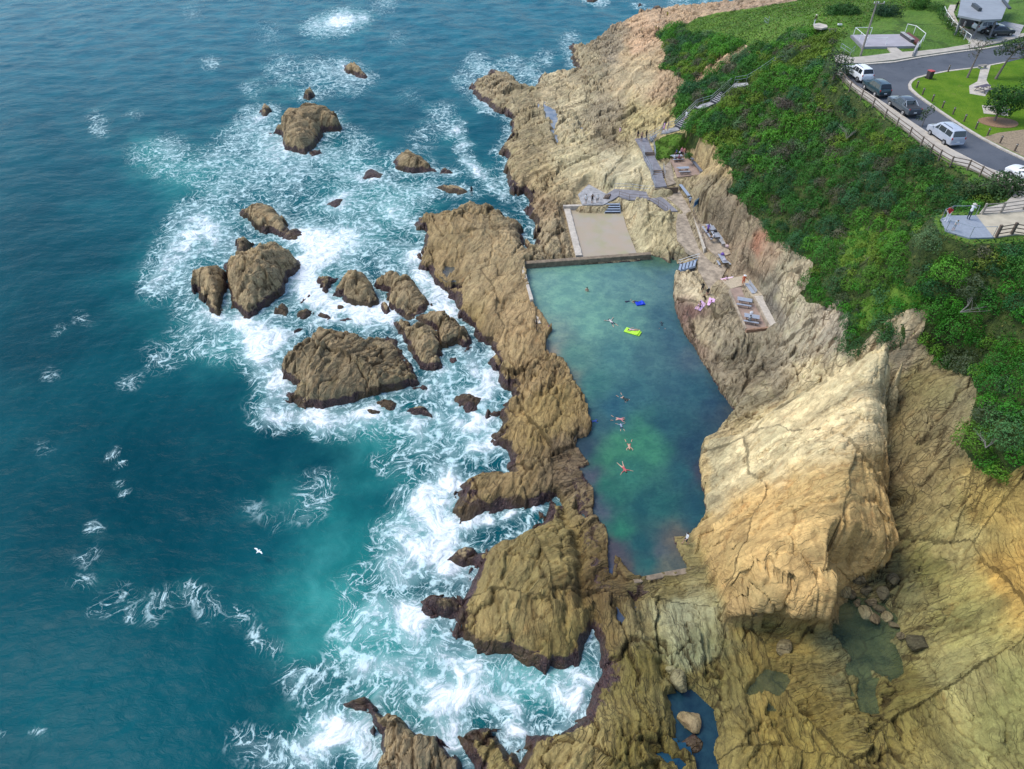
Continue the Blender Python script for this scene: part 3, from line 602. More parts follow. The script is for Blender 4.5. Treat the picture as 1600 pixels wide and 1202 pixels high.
# ------------------------------------------------------------ sea rocks: (outline, height, label, wetness)
RK = [
 ([(531,89),(552,98),(573,112),(575,123),(560,123),(537,112)], 2.2, 'small pointed brown rock furthest out in the sea, alone beyond the white water', .25),
 ([(474,154),(483,133),(493,150),(483,157)], 1.8, 'small dark spike of rock just behind the large streaked rock in the upper foam', .6),
 ([(405,186),(409,167),(420,160),(426,175),(414,186)], 1.3, 'small dark rock in the foam left of the large streaked rock', .6),
 ([(437,179),(460,171),(476,159),(491,158),(514,160),(521,179),(536,196),(529,207),(506,207),(495,228),(476,244),(445,236),(441,213),(430,212),(418,204),(437,194)], 4.2, 'large streaked brown rock standing in the upper patch of white water', .2),
 ([(373,324),(391,312),(426,314),(445,339),(451,355),(470,358),(468,368),(437,372),(391,355),(389,343),(376,339)], 2.8, 'rounded brown rock just behind the tall twin rocks in the left surf', .25),
 ([(359,408),(384,401),(399,381),(430,374),(460,385),(472,401),(468,424),(451,437),(445,458),(414,485),(391,504),(363,485),(361,458),(358,435)], 5.0, 'tallest bulky brown sea rock with a cracked rounded top in the left surf', .12),
 ([(365,404),(370,372),(384,370),(399,380),(384,402)], 2.2, 'low purple wet rock tucked behind the tallest sea rock', .8),
 ([(300,454),(309,427),(326,416),(347,402),(355,412),(355,450),(347,500),(330,489),(322,473)], 3.8, 'upright brown rock furthest left, split by a narrow gap from the tallest rock', .2),
 ([(428,492),(433,473),(447,473),(447,494)], 1.0, 'small dark rock close to the right foot of the tallest sea rock', .8),
 ([(613,255),(619,234),(640,232),(659,244),(682,263),(680,270),(646,272),(621,265)], 1.9, 'long jagged pale brown rock in calm water left of the narrow foam streak', .2),
 ([(688,267),(697,261),(710,269),(705,275),(690,274)], 1.0, 'tiny pale rock at the right end of the long jagged rock', .2),
 ([(562,282),(575,259),(602,269),(598,280),(579,280)], .55, 'low dark wave-washed rock left of the long jagged rock', .95),
 ([(506,320),(514,313),(541,301),(533,328),(521,332)], .5, 'low black awash rock alone in the turquoise water', .95),
 ([(667,288),(673,285),(701,288),(713,286),(734,295),(734,305),(705,305),(682,297)], 1.0, 'low flat brown rock strip just behind the top of the rock spit', .2),
 ([(517,457),(550,407),(562,414),(588,452),(597,483),(575,483),(541,475),(534,464)], 3.0, 'triangular smooth brown rock slab with a crack across it', .1),
 ([(494,439),(506,428),(530,425),(527,438),(512,452),(511,460),(500,457),(501,447)], 1.4, 'small brown rock directly left of the triangular slab', .35),
 ([(467,475),(481,453),(484,464),(475,474)], .9, 'thin leaning wet rock in the foam left of the triangular slab', .7),
 ([(519,475),(537,472),(550,486),(534,486)], .7, 'low purple rock at the foot of the triangular slab', .7),
 ([(459,489),(478,478),(489,486),(481,497),(461,500)], 1.3, 'purple-brown rock just above the left corner of the biggest slab', .7),
 ([(458,514),(484,502),(484,508),(459,525)], 1.0, 'narrow wet rock lying along the upper left corner of the biggest slab', .7),
 ([(528,496),(541,494),(562,502),(550,506),(530,503)], .5, 'low dark wave-washed rock behind the biggest slab', .95),
 ([(456,544),(475,527),(500,503),(534,508),(587,511),(622,513),(642,561),(656,602),(631,611),(587,617),(556,627),(503,641),(469,635),(436,622),(447,611),(473,610),(444,596),(441,568),(456,550)], 2.9, 'biggest broad flat-topped brown slab of rock in the middle of the surf', .1),
 ([(594,413),(609,411),(623,427),(647,439),(666,464),(674,482),(652,502),(631,505),(609,483),(608,461),(591,452),(584,439),(606,430)], 2.6, 'humped brown rock directly right of the triangular slab, upper part of a crooked chain', .1),
 ([(650,476),(687,480),(731,508),(741,533),(734,555),(712,542),(690,545),(683,522),(640,500)], 2.3, 'brown rock nearest the reef in the crooked chain, forked at its lower end', .1),
 ([(622,512),(655,500),(684,510),(692,545),(691,580),(672,585),(655,577),(641,555)], 2.6, 'wedge-shaped brown rock pressed against the right edge of the biggest slab', .1),
 ([(436,622),(447,606),(480,604),(520,612),(545,628),(503,643),(469,638)], 1.4, 'low rounded ledge of rock at the lower left corner of the biggest slab', .3),
 ([(441,568),(456,545),(480,554),(488,580),(476,602),(444,598)], 1.5, 'knobbly brown rock at the left end of the biggest slab', .4),
 ([(655,941),(680,926),(712,922),(728,945),(724,964),(694,967),(667,957)], 1.3, 'pointed purple wet rock jutting left from the lower big shore rock', .85),
 ([(700,872),(716,856),(742,850),(752,872),(728,888)], 1.2, 'purple-brown rock tip in the surf at the left of the lower shore rock', .6),
 ([(708,766),(728,760),(738,776),(716,784)], .9, 'small purple rock tip left of the shore inlet', .8),
 ([(590,468),(606,474),(618,496),(604,502),(594,488)], 1.0, 'low ledge of rock in the gap between the triangular slab and the crooked chain', .5),
 ([(612,500),(632,498),(646,512),(640,530),(622,522)], 1.6, 'small brown block wedged behind the right end of the biggest slab', .2),
 ([(500,482),(516,488),(528,500),(508,502),(494,494)], .7, 'thin wet slab in the foam just behind the biggest slab', .8),
 ([(352,402),(362,398),(366,430),(356,452),(350,430)], 1.3, 'narrow wet rock filling the gap between the two tall left rocks', .7),
 ([(446,358),(468,356),(474,370),(458,378),(440,374)], .8, 'low purple ledge trailing right from the rounded rock behind the twins', .8),
 ([(640,606),(662,598),(676,606),(660,616)], .7, 'low wet ledge off the right front corner of the biggest slab', .8),
 ([(560,640),(590,636),(604,646),(578,652)], .7, 'flat wet ledge under the front edge of the biggest slab', .85),
 ([(700,560),(716,556),(722,570),(706,576)], .6, 'little wet rock in the inlet right of the wedge-shaped rock', .8),
 ([(645,392),(658,396),(662,412),(650,410)], .8, 'small wet rock at the reef edge above the long inlet', .6),
 ([(480,236),(498,232),(504,242),(488,248)], .8, 'low purple ledge at the right foot of the large streaked rock', .8),
 ([(762,684),(776,672),(792,678),(796,694),(778,700)], 1.1, 'purple boulder by the white water next to the narrow reef inlet', .8),
 ([(587,402),(603,403),(602,410),(589,408)], .9, 'tiny purple rock behind the long crooked rock', .7),
 ([(630,646),(637,633),(659,630),(675,641),(679,655),(662,652),(647,652)], 1.1, 'oval purple-brown rock in front of the biggest slab', .6),
 ([(708,630),(712,616),(731,610),(753,621),(747,639),(739,652),(728,649)], .8, 'dark ragged weed-covered rock awash between slab and shore', .9),
 ([(710,655),(720,648),(726,662),(718,668)], .4, 'small black rock awash near the dark weed-covered rock', .95),
 ([(587,627),(612,622),(625,632),(620,643),(596,641)], .7, 'wet dark rock touching the front edge of the biggest slab', .9),
 ([(525,1093),(563,1076),(571,1084),(600,1110),(638,1112),(644,1130),(684,1151),(713,1193),(724,1240),(596,1240),(592,1185),(590,1155),(575,1139),(573,1112),(538,1110)], 2.6, 'brown and purple rock cut by the bottom edge of the photo', .3),
 ([(664,1114),(673,1106),(686,1112),(680,1120)], .5, 'small black rock in the white water near the bottom', .95),
 ([(916,-3),(924,-5),(934,0),(928,5),(918,4)], 1.3, 'small reddish rock at the very top of the sea', .5),
 ([(993,8),(998,4),(1003,9),(999,13)], .9, 'tiny dark rock off the tip of the headland', .9),
 ([(1016,12),(1024,8),(1034,10),(1046,15),(1044,20),(1020,18)], 1.4, 'low dark rocks behind the headland tip beside the anglers', .8),
 ([(655,770),(660,755),(666,760),(664,778)], .35, 'dark patch of rock showing through the white water', .95),
]
rock_dist = []
def build_rock(pts, H, label, wetness, i):
    back = H * .72
    ow = outline(pts, back)
    cx = sum(p[0] for p in ow) / len(ow); cy = sum(p[1] for p in ow) / len(ow)
    rock_dist.append(ow)
    X0 = min(p[0] for p in ow) - 2; X1 = max(p[0] for p in ow) + 2; Y0 = min(p[1] for p in ow) - 2; Y1 = max(p[1] for p in ow) + 2
    s = (.10 if cy < 80 else .2 if cy < 130 else .3) * RES
    xs = np.arange(X0, X1, s); ys = np.arange(Y0, Y1, s); X, Y = np.meshgrid(xs, ys); sh = X.shape; x, y = X.ravel(), Y.ravel()
    jf, je, jc, jx, jy = vor(x * .6, y * .6, 77 + i)
    wx = x + .3 * fbm(x * .8, y * .8, 3, 71 + i) + (jc - .5) * .6; wy = y + .3 * fbm(x * .8, y * .8, 3, 73 + i) + (np.mod(jc * 9, 1) - .5) * .6
    d = sdf(ow, wx, wy) + .28; dm = max(.4, d.max())
    top = H * (.62 + .38 * np.clip(d / dm, 0, 1) ** .8)
    r_ = random.Random(i); an = r_.uniform(0, 6.28)
    top = top + .12 * H * ((x - cx) * math.cos(an) + (y - cy) * math.sin(an)) / dm * .5
    amp = min(1, H / 3.2)
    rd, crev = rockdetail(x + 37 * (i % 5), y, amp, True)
    for k in range(9):                                   # planar broken faces
        b_ = r_.uniform(0, 6.28); s_ = r_.uniform(.25, .95) / (1 + .28 * dm); o_ = r_.uniform(.2, 1.0) * dm
        top = np.minimum(top, H * r_.uniform(.85, 1.1) - s_ * ((x - cx) * math.cos(b_) + (y - cy) * math.sin(b_) - o_))
    top = top + rd * 1.05
    e = np.clip(1 - np.exp(-d / (.28 + .1 * H)), 0, 1)
    h = np.where(d > 0, -.9 + (np.maximum(top, .15 + .1 * H) + .9) * e, -.9 + np.maximum(d, -2))
    px, py = PX(x, y, h); u, v = beds(x + 37 * (i % 5), y)
    base = np.array([.41, .315, .18]) * (.85 + .3 * r_.random())
    tint = np.tile(np.append(base, 1), (len(x), 1)); tint[:, :3] *= (1 + .25 * fbm(x * .2, y * .2, 2, 5))[:, None]
    wet = np.maximum(np.exp(-np.maximum(d, 0) / 1.7) * (1 - sstep(.4, 1.4 + .2 * H, h)) * 1.2, wetness * .8 * (1 - .6 * sstep(.5, 3, h)))
    f = gridfaces(sh[1], sh[0], (h > -1.15).reshape(sh))
    V = np.stack([x - cx, y - cy, h], 1)
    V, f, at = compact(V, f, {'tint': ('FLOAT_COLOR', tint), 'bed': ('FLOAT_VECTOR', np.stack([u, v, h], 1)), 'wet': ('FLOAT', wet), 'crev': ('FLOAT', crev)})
    o = link_mesh('sea_rock', V, f, ROCK, smooth=True, attrs=at); o.location = (cx, cy, 0)
    tag(o, label, 'rock', 'rocks standing in the surf')
for i, (p, H, lab, wt) in enumerate(RK): build_rock(p, H, lab, wt, i)
def boulder(px, py, z, r, tint, label, seed, group='rubble below the big outcrop', flat=.7, wet=0.):
    g = np.random.default_rng(seed); bm = bmesh.new(); bmesh.ops.create_icosphere(bm, subdivisions=4, radius=1.0)
    V = np.array([v.co[:] for v in bm.verts]); F = np.array([[v.index for v in f.verts] for f in bm.faces]); bm.free()
    n = g.normal(size=(11, 3)); n /= np.linalg.norm(n, axis=1)[:, None]; d = .55 + .35 * g.random(11)
    for k in range(11):
        t = V @ n[k]; V = V - np.maximum(t - d[k], 0)[:, None] * n[k] * .95
    V = V * (1 + .06 * fbm(V[:, 0] * 3 + seed, V[:, 1] * 3 + V[:, 2] * 2, 3, 9))[:, None] * np.array([r * (.8 + .5 * g.random()), r * (.8 + .4 * g.random()), r * flat])
    c = W(px, py, z); P_ = V + np.array([c.x, c.y, 0])
    at = {'tint': ('FLOAT_COLOR', np.tile(np.append(tint, 1), (len(V), 1))), 'bed': ('FLOAT_VECTOR', P_ * 1.0), 'wet': ('FLOAT', np.full(len(V), wet))}
    o = link_mesh('boulder', V, F, ROCK, smooth=True, attrs=at); c.z = max(lz(c.x, c.y), z - .3) + r * flat * .35; o.location = c; o.rotation_euler = (0, 0, g.random() * 6)
    tag(o, label, 'boulder', group)
for i, (a, b_, r, c_) in enumerate([(1322,905,.9,0),(1335,916,.7,1),(1343,901,.8,0),(1352,926,.55,1),(1362,940,.5,2),(1375,949,.45,1),(1330,928,.5,2),(1386,962,.6,0),(1398,976,.4,1),(1369,966,.5,2),(1354,956,.55,0),(1377,930,.7,1),(1390,915,.6,1),(1317,930,.6,0),(1340,940,.4,2),(1405,1000,.4,1)]):
    boulder(a, b_, 2.1, r, [(.34,.29,.16),(.17,.145,.085),(.24,.19,.11)][c_], 'boulder in the rubble at the foot of the big pale outcrop', 300 + i)
boulder(1078,1128,.8,1.0,(.40,.31,.17),'rounded tan boulder sitting in the dark water gully',340,'boulders in the lower gully'); boulder(1081,1160,.7,.7,(.2,.15,.09),'dark boulder below the tan one in the water gully',341,'boulders in the lower gully',wet=.6)
boulder(1060,1062,1.5,.9,(.34,.30,.16),'upright tan boulder at the head of the water gully',342,'boulders in the lower gully',.9); boulder(1049,1046,1.6,.5,(.33,.30,.16),'small boulder just above the head of the gully',343,'boulders in the lower gully'); boulder(1430,1012,2.6,.8,(.10,.09,.05),'dark boulder standing in for a round hole right of the green tide pool',344,'boulders on the lower shelf')  # last boulder added, tinted dark to stand in for a round hole
boulder(1224,1012,2.2,.8,(.26,.21,.11),'square block of rock in the shadow below the outcrop',345,'boulders on the lower shelf')
# ============================================================ THE SEA
FOAM = [ # px, py, radius px, strength
 (440,110,40,.35),(500,115,40,.5),(545,125,40,.5),(390,140,25,.3),(400,195,35,.75),(370,220,35,.6),(425,235,35,.9),(340,250,35,.5),(265,235,35,.65),(215,245,30,.5),(300,265,35,.4),(400,270,45,.6),(465,262,35,.75),(520,250,35,.5),(450,300,50,.45),(350,300,45,.6),
 (560,230,35,.5),(550,290,50,.5),(610,300,50,.4),(600,340,45,.45),(545,340,45,.4),(310,345,45,.95),(290,385,45,1.),(265,425,45,.9),(240,450,30,.6),(340,370,35,.9),(430,350,30,.35),(480,375,45,1.),(520,385,45,1.),(490,410,40,1.),(470,440,35,1.),(550,380,40,.7),(590,380,40,.4),
 (640,300,35,.3),(660,310,25,.5),(635,400,30,.6),(640,425,25,.8),(690,480,25,1.1),(705,490,22,1.3),(660,440,22,1.),(680,460,22,1.0),(620,330,25,.6),(650,395,18,.7),(400,430,30,.3),
 (690,180,30,.5),(712,205,18,1.1),(722,230,16,1.15),(730,252,14,1.1),(752,275,16,1.15),(770,293,14,1.1),(785,308,12,1.1),(742,262,14,1.1),(660,215,30,.35),(745,100,26,.6),(725,125,22,.5),(760,165,18,.7),(800,100,25,.5),(830,115,20,.6),(890,60,20,.5),(850,90,20,.5),
 (300,490,30,.5),(335,500,25,.9),(370,510,22,1.0),(400,515,30,1.0),(430,525,35,1.1),(410,560,40,1.0),(400,545,35,.9),(350,540,40,.5),(300,530,40,.45),(250,560,40,.35),(200,600,25,.5),(430,600,30,1.0),(415,640,30,.8),(450,655,28,1.1),(490,655,22,1.2),(420,660,35,.5),
 (500,500,25,.7),(560,485,26,1.2),(600,490,22,1.2),(530,480,22,1.1),(490,460,25,1.2),(500,470,25,1.2),(570,500,30,1.0),(610,500,20,.9),(540,655,30,.9),(570,645,25,1.1),(510,665,30,.8),(600,660,30,.6),(650,670,30,.6),(700,660,30,.6),
 (700,590,30,.5),(740,575,25,.9),(760,590,25,1.0),(780,560,20,1.),(770,610,20,1.1),(740,620,30,.7),(680,620,30,.5),(735,670,25,1.0),(755,660,20,1.2),(770,690,22,1.2),(740,700,25,1.0),(700,710,40,.7),(650,700,40,.6),(600,720,30,.35),
 (700,750,30,1.1),(680,780,35,1.0),(650,800,40,.9),(690,820,35,1.1),(700,850,25,1.2),(670,860,40,1.1),(640,850,40,1.0),(690,890,30,1.),(640,900,40,.8),(600,880,40,.6),(610,830,35,.6),(730,815,20,1.2),(765,815,14,1.2),(800,806,10,1.2),(835,797,8,1.1),
 (560,920,45,.45),(640,960,35,.9),(600,960,45,.8),(560,980,40,.55),(650,990,35,1.),(690,1020,35,.8),(730,1050,40,.85),(780,1060,40,.75),(830,1070,35,.8),(880,1080,35,.95),(910,1060,22,1.1),(900,1095,25,1.2),(620,1040,50,1.),(680,1080,50,1.1),(560,1040,40,1.),(720,1100,40,1.0),(800,1110,25,1.0),(800,1140,15,1.2),
 (760,1100,40,.9),(700,1140,30,1.1),(690,1170,22,1.0),(580,1180,30,1.2),(540,1150,50,1.2),(500,1170,50,1.),(450,1185,40,.8),(520,1120,30,.9),(400,1170,40,.45),(480,1060,50,.45),(380,1140,30,.35),(600,1090,25,.9),(540,1010,30,.6),
 (520,38,25,1.2),(545,32,25,1.2),(490,42,22,.8),(570,29,12,1.0),(600,5,30,.35),(420,50,40,.2),(330,100,20,.45),(150,185,22,.6),(155,205,18,.7),(210,180,18,.4),(80,590,25,.45),(70,700,30,.25),(180,710,9,1.2),(186,728,9,1.2),(190,755,8,1.1),(187,770,7,1.0),
 (150,830,20,.6),(145,870,22,.55),(130,910,25,.6),(155,950,25,.6),(190,970,22,.5),(250,935,30,.45),(300,920,25,.45),(330,950,30,.45),(380,965,25,.5),(405,990,20,.6),(430,1010,25,.4),(420,820,30,.25),(500,760,40,.3),(480,800,40,.3),(400,790,30,.3),(60,1145,12,.7),(75,1140,10,.7),(250,270,30,.25),(300,920,40,.2),(640,150,30,.2),(190,930,30,.4),(230,960,30,.35),(5,1140,10,.6),(130,500,20,.5),(95,515,14,.5),(620,60,30,.2),(300,20,30,.2),(1060,5,25,.4),(1110,6,25,.4),(1180,3,25,.4),(940,2,15,.7)]
TURQ = [(250,265,50,.9),(320,280,50,.7),(230,230,40,.5),(560,300,60,.5),(620,340,60,.6),(640,300,50,.4),(540,240,60,.4),(440,150,60,.4),(200,420,40,.3),(260,520,60,.5),(330,560,60,.4),(600,680,60,.8),(540,700,50,.5),(650,640,50,.5),(700,590,40,.6),(760,640,30,.5),
 (580,760,70,.7),(510,790,60,.5),(480,820,70,.5),(560,860,70,.8),(500,900,60,.8),(450,930,60,.75),(520,960,70,.9),(450,1000,60,.4),(600,1000,70,.9),(860,1060,60,.8),(760,1060,80,.8),(640,1100,90,.8),(480,1130,60,.6),(420,740,60,.25),(900,1040,30,.8),(480,1000,60,.5),(350,900,60,.2),(180,480,50,.15),(400,1100,50,.3),(820,1045,50,.7)]
def blob(px, py, B, wob=0):
    o = np.zeros(px.shape)
    for a, b_, r, s in B:
        k = (np.abs(px - a) < 3 * r) & (np.abs(py - b_) < 3 * r)
        if k.any():
            d2 = (px[k] - a) ** 2 + ((py[k] - b_) * 1.25) ** 2
            o[k] = o[k] + s * np.exp(-d2 / (r * r * .62)) * .72
    return o
def swell(x, y):
    h = .16 * np.sin((x * .8 + y * .45) * .33 + 2 * fbm(x * .03, y * .03, 2, 11)) + .20 * fbm(x * .13, y * .2, 3, 13) + .09 * ridge(x * .35, y * .55, 3, 17)
    return h
def build_sea():
    xs = np.concatenate([-growaxis(178, 2600, 6, .2)[::-1], axis([(-178, -60, .8), (-60, 22, .32), (22, 150, 1.0)])[1:], growaxis(150, 2600, 6, .2)[1:]])
    ys = np.concatenate([-growaxis(-8, 600, 6, .3)[::-1], growaxis(9.0, 270.0, .28, .0035), growaxis(280, 3200, 8, .2)])
    X, Y = np.meshgrid(xs, ys); sh = X.shape; x, y = X.ravel(), Y.ravel()
    # curl-like drift used to drag the foam into streaks
    ax, ay = x.copy(), y.copy()
    for i in range(2):
        e = .5; a0 = lambda X_, Y_: fbm(X_ * .06, Y_ * .06, 2, 101) + .35 * fbm(X_ * .22, Y_ * .22, 2, 107)
        gx = (a0(ax, ay + e) - a0(ax, ay - e)) / (2 * e); gy = -(a0(ax + e, ay) - a0(ax - e, ay)) / (2 * e)
        ax = ax + gx * 4.5; ay = ay + gy * 4.5
    vis = (np.abs(x) < 300) & (y < 400) & (y > 5)
    px, py = PX(x, np.where(y < 5, 5, y), 0 * x)
    pxa, pya = PX(x + 1.3 * fbm(x * .25, y * .25, 3, 121), np.where(y < 5, 5, y) + 1.6 * fbm(x * .25, y * .25, 3, 123), 0 * x)
    foam = np.where(vis, blob(pxa, pya, [(a, b_, r, s * (.6 if a < 235 or (a < 440 and b_ > 700) else 1)) for a, b_, r, s in FOAM]), 0); tq = np.where(vis, .58 * blob(pxa, pya, [(a, b_, r * 1.25, s) for a, b_, r, s in TURQ]) + .22 * blob(pxa, pya, [(a, b_, r * 2.0, s) for a, b_, r, s in FOAM]), 0)
    dl = np.full(x.shape, 99.)
    for ow in rock_dist + [land_poly]:
        d = -sdf_box(ow, x, y, 8); d = np.where(d > 90, 99., d); dl = np.minimum(dl, d)
    dl = np.where(dl < -50, 99, dl)
    lee = sstep(560, 640, py) + sstep(700, 620, px)   # lively water everywhere but in the sheltered inlets
    foam = foam + np.exp(-np.maximum(dl, 0) / 1.3) * .5 * np.where(vis, 1, 0)
    foam = np.clip(foam, 0, 1.35); tq = np.clip(tq, 0, 1.2)
    h = swell(x, y) * np.where(np.abs(x) < 400, 1, 0) * (1 - .5 * np.exp(-np.maximum(dl, 0) / 2))
    h = h + foam * .34 * (ridge(ax * .45, ay * .45, 4, 131) + .2)
    # water rushes up: keep it below the pool and inner shore
    f = gridfaces(sh[1], sh[0], np.ones(sh, bool))
    o = link_mesh('sea_water', np.stack([x, y, h - .05], 1), f, sea_material(), smooth=True, attrs={'foam': ('FLOAT', foam), 'turq': ('FLOAT', tq), 'drift': ('FLOAT_VECTOR', np.stack([ax, ay, 0 * ax], 1))})
    tag(o, kind='structure')
def sea_material():
    m, nt, b = mat('sea water with foam')
    P = pos(nt); D = attr(nt, 'drift'); F = attr(nt, 'foam', 'Fac'); T = attr(nt, 'turq', 'Fac')
    big = noise(nt, P, .03, 4, .5); mid = noise(nt, P, .18, 5, .6)
    deep = mix(nt, rampf(nt, big, .35, .65), (.0004, .042, .058), (.0025, .076, .094))
    zz = N(nt, 'ShaderNodeSeparateXYZ'); L(nt, P, zz.inputs[0]); deep = mix(nt, rampf(nt, zz.outputs[1], 60, 230), deep, mix(nt, rampf(nt, mid, .35, .65), (.004, .085, .125), (.012, .125, .168)))  # bluer far water, also replacing lost sky reflection in the base colour
    t = rampf(nt, math_(nt, 'ADD', T, math_(nt, 'MULTIPLY', math_(nt, 'SUBTRACT', mid, .5), .8)), .0, 1.25)
    wc = mix(nt, t, deep, mix(nt, rampf(nt, noise(nt, D, .12, 3), .4, .6), (.02, .22, .20), (.05, .30, .27)))
    # lacy foam
    dw = vadd(nt, D, vscale(nt, noise(nt, P, .5, 5, .65, out=1), (1.5, 1.5, 0)))
    def lace(sc, wd):
        v = N(nt, 'ShaderNodeTexVoronoi', feature='DISTANCE_TO_EDGE'); v.inputs['Scale'].default_value = sc
        L(nt, dw, v.inputs['Vector']); return v.outputs['Distance']
    l1, l2, l3 = lace(.42, .1), lace(1.1, .1), lace(2.6, .1)
    net = math_(nt, 'MINIMUM', math_(nt, 'MULTIPLY', l1, 1.0), math_(nt, 'MULTIPLY', l2, 1.15)); net = math_(nt, 'MINIMUM', net, math_(nt, 'ADD', math_(nt, 'MULTIPLY', l3, 1.3), .02))
    n1 = noise(nt, dw, .35, 9, .66, .6); n2 = noise(nt, dw, 1.6, 6, .7)
    Fv = math_(nt, 'ADD', F, math_(nt, 'MULTIPLY', math_(nt, 'SUBTRACT', n1, .5), 1.7))
    Fv = math_(nt, 'ADD', Fv, math_(nt, 'MULTIPLY', math_(nt, 'SUBTRACT', n2, .5), .5))
    gate = rampf(nt, F, .03, .22)
    lw = math_(nt, 'MULTIPLY', math_(nt, 'MAXIMUM', math_(nt, 'SUBTRACT', Fv, .02), 0.0), .17)      # lace width grows with density
    lace_f = math_(nt, 'MULTIPLY', math_(nt, 'SUBTRACT', 1.0, rampf(nt, net, math_(nt, 'MULTIPLY', lw, .35), math_(nt, 'ADD', lw, .03))), .85)
    lace_f = math_(nt, 'MULTIPLY', lace_f, rampf(nt, noise(nt, P, 1.3, 4, .7), .36, .58))
    solid = rampf(nt, Fv, .52, 1.12)
    solid = math_(nt, 'MULTIPLY', solid, math_(nt, 'ADD', .55, math_(nt, 'MULTIPLY', rampf(nt, n2, .32, .56), .45)))
    veil = math_(nt, 'MULTIPLY', rampf(nt, Fv, .1, .95), .38)
    fo = math_(nt, 'MULTIPLY', math_(nt, 'MAXIMUM', math_(nt, 'MAXIMUM', lace_f, solid), veil), gate, clamp=True)
    fc = mix(nt, solid, (.55, .73, .73), (.82, .86, .87))
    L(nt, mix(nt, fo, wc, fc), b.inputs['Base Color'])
    L(nt, math_(nt, 'ADD', .22, math_(nt, 'MULTIPLY', fo, .6)), b.inputs['Roughness'])
    b.inputs['IOR'].default_value = 1.33; b.inputs['Specular IOR Level'].default_value = .05
    rip = noise(nt, vscale(nt, P, (.9, 1.5, 1)), .9, 5, .62, .5); rip2 = noise(nt, vscale(nt, P, (.8, 1.4, 1)), .28, 3, .5)
    h = math_(nt, 'ADD', math_(nt, 'MULTIPLY', rip, .28), math_(nt, 'MULTIPLY', rip2, .5)); h = math_(nt, 'ADD', h, math_(nt, 'MULTIPLY', fo, .10)); h = math_(nt, 'ADD', h, math_(nt, 'MULTIPLY', math_(nt, 'MULTIPLY', n2, fo), .25))
    L(nt, bump(nt, h, .7, .6), b.inputs['Normal'])
    return m
build_sea()
# ------------------------------------------------------------ the rock pool and small pools
PC = [(830,420,.13,.24,.23),(850,430,.13,.27,.24),(900,430,.12,.27,.23),(880,470,.12,.27,.23),(960,430,.085,.20,.20),(1030,410,.05,.12,.09),(1040,440,.055,.13,.16),(1000,450,.085,.19,.19),(930,500,.11,.26,.22),(980,500,.085,.21,.19),(1040,500,.035,.10,.13),(860,520,.13,.22,.2),(850,545,.16,.15,.14),(900,560,.07,.18,.16),(960,560,.05,.15,.16),(1020,560,.045,.12,.14),(1060,540,.03,.085,.12),(1080,560,.05,.09,.12),
 (890,590,.10,.14,.13),(930,600,.035,.13,.13),(1000,610,.025,.095,.12),(1080,610,.018,.07,.10),(1120,630,.016,.05,.085),(1140,645,.03,.05,.07),(930,660,.03,.09,.11),(960,640,.018,.08,.12),(915,700,.025,.05,.075),(1000,690,.03,.15,.10),(970,700,.035,.16,.10),(950,720,.03,.14,.09),(980,740,.022,.12,.10),(1010,700,.03,.15,.10),(1040,660,.014,.065,.09),(1080,700,.012,.045,.075),(1092,730,.03,.04,.07),(925,740,.05,.06,.09),(940,790,.05,.065,.10),(960,780,.016,.10,.085),(950,760,.02,.12,.09),(1000,790,.012,.075,.085),(1040,790,.013,.08,.085),(1090,800,.012,.06,.085),(970,830,.018,.13,.09),(1000,850,.010,.065,.08),(960,860,.06,.055,.075),(975,890,.07,.06,.065),(1010,880,.015,.085,.09),(1030,860,.05,.07,.09),(1045,880,.08,.095,.085),(1060,850,.09,.085,.075),(955,900,.02,.05,.13),(1070,740,.013,.07,.09),(1060,600,.028,.09,.12)]
PC = np.array(PC)
def water_material(name, rough=.08, rip=.25, veg=.5):
    m, nt, b = mat(name); P = pos(nt); T = attr(nt, 'tint', 'Color')
    n1 = noise(nt, P, .55, 6, .65, .4); n2 = noise(nt, P, 2.4, 4, .65)
    c = mix(nt, rampf(nt, n1, .35, .65), mix(nt, 1.0, T, (1 - veg, 1 - .8 * veg, 1 - .6 * veg), 'MULTIPLY'), mix(nt, 1.0, T, (1.25, 1.18, 1.08), 'MULTIPLY'))
    c = mix(nt, math_(nt, 'MULTIPLY', rampf(nt, n2, .48, .66), .5), c, mix(nt, 1.0, T, (.6, .72, .8), 'MULTIPLY'))
    L(nt, c, b.inputs['Base Color']); b.inputs['Roughness'].default_value = rough; b.inputs['IOR'].default_value = 1.33
    if 'tide' in name:
        tr = N(nt, 'ShaderNodeBsdfTransparent'); tr.inputs[0].default_value = (.75, .85, .8, 1); ms = N(nt, 'ShaderNodeMixShader'); ms.inputs[0].default_value = .6
        L(nt, b.outputs[0], ms.inputs[1]); L(nt, tr.outputs[0], ms.inputs[2]); L(nt, ms.outputs[0], nt.nodes['Material Output'].inputs[0])
    h = noise(nt, vscale(nt, P, (1.6, 2.6, 1)), 1.0, 4, .6)
    L(nt, bump(nt, h, rip, .5), b.inputs['Normal']); return m
def water_sheet(name, poly, z, colf, m, grow=.9, s=.5):
    p = np.array(poly); xs = np.arange(p[:, 0].min() - grow - s, p[:, 0].max() + grow + s, s); ys = np.arange(p[:, 1].min() - grow - s, p[:, 1].max() + grow + s, s)
    X, Y = np.meshgrid(xs, ys); sh = X.shape; x, y = X.ravel(), Y.ravel()
    d = sdf(poly, x, y); px, py = PX(x, y, z + 0 * x)
    c = colf(px, py); c = np.concatenate([c, np.ones((len(x), 1))], 1)
    f = gridfaces(sh[1], sh[0], (d > -grow).reshape(sh))
    V, f, at = compact(np.stack([x, y, z + 0 * x], 1), f, {'tint': ('FLOAT_COLOR', c)})
    return tag(link_mesh(name, V, f, m, smooth=True, attrs=at), kind='structure')
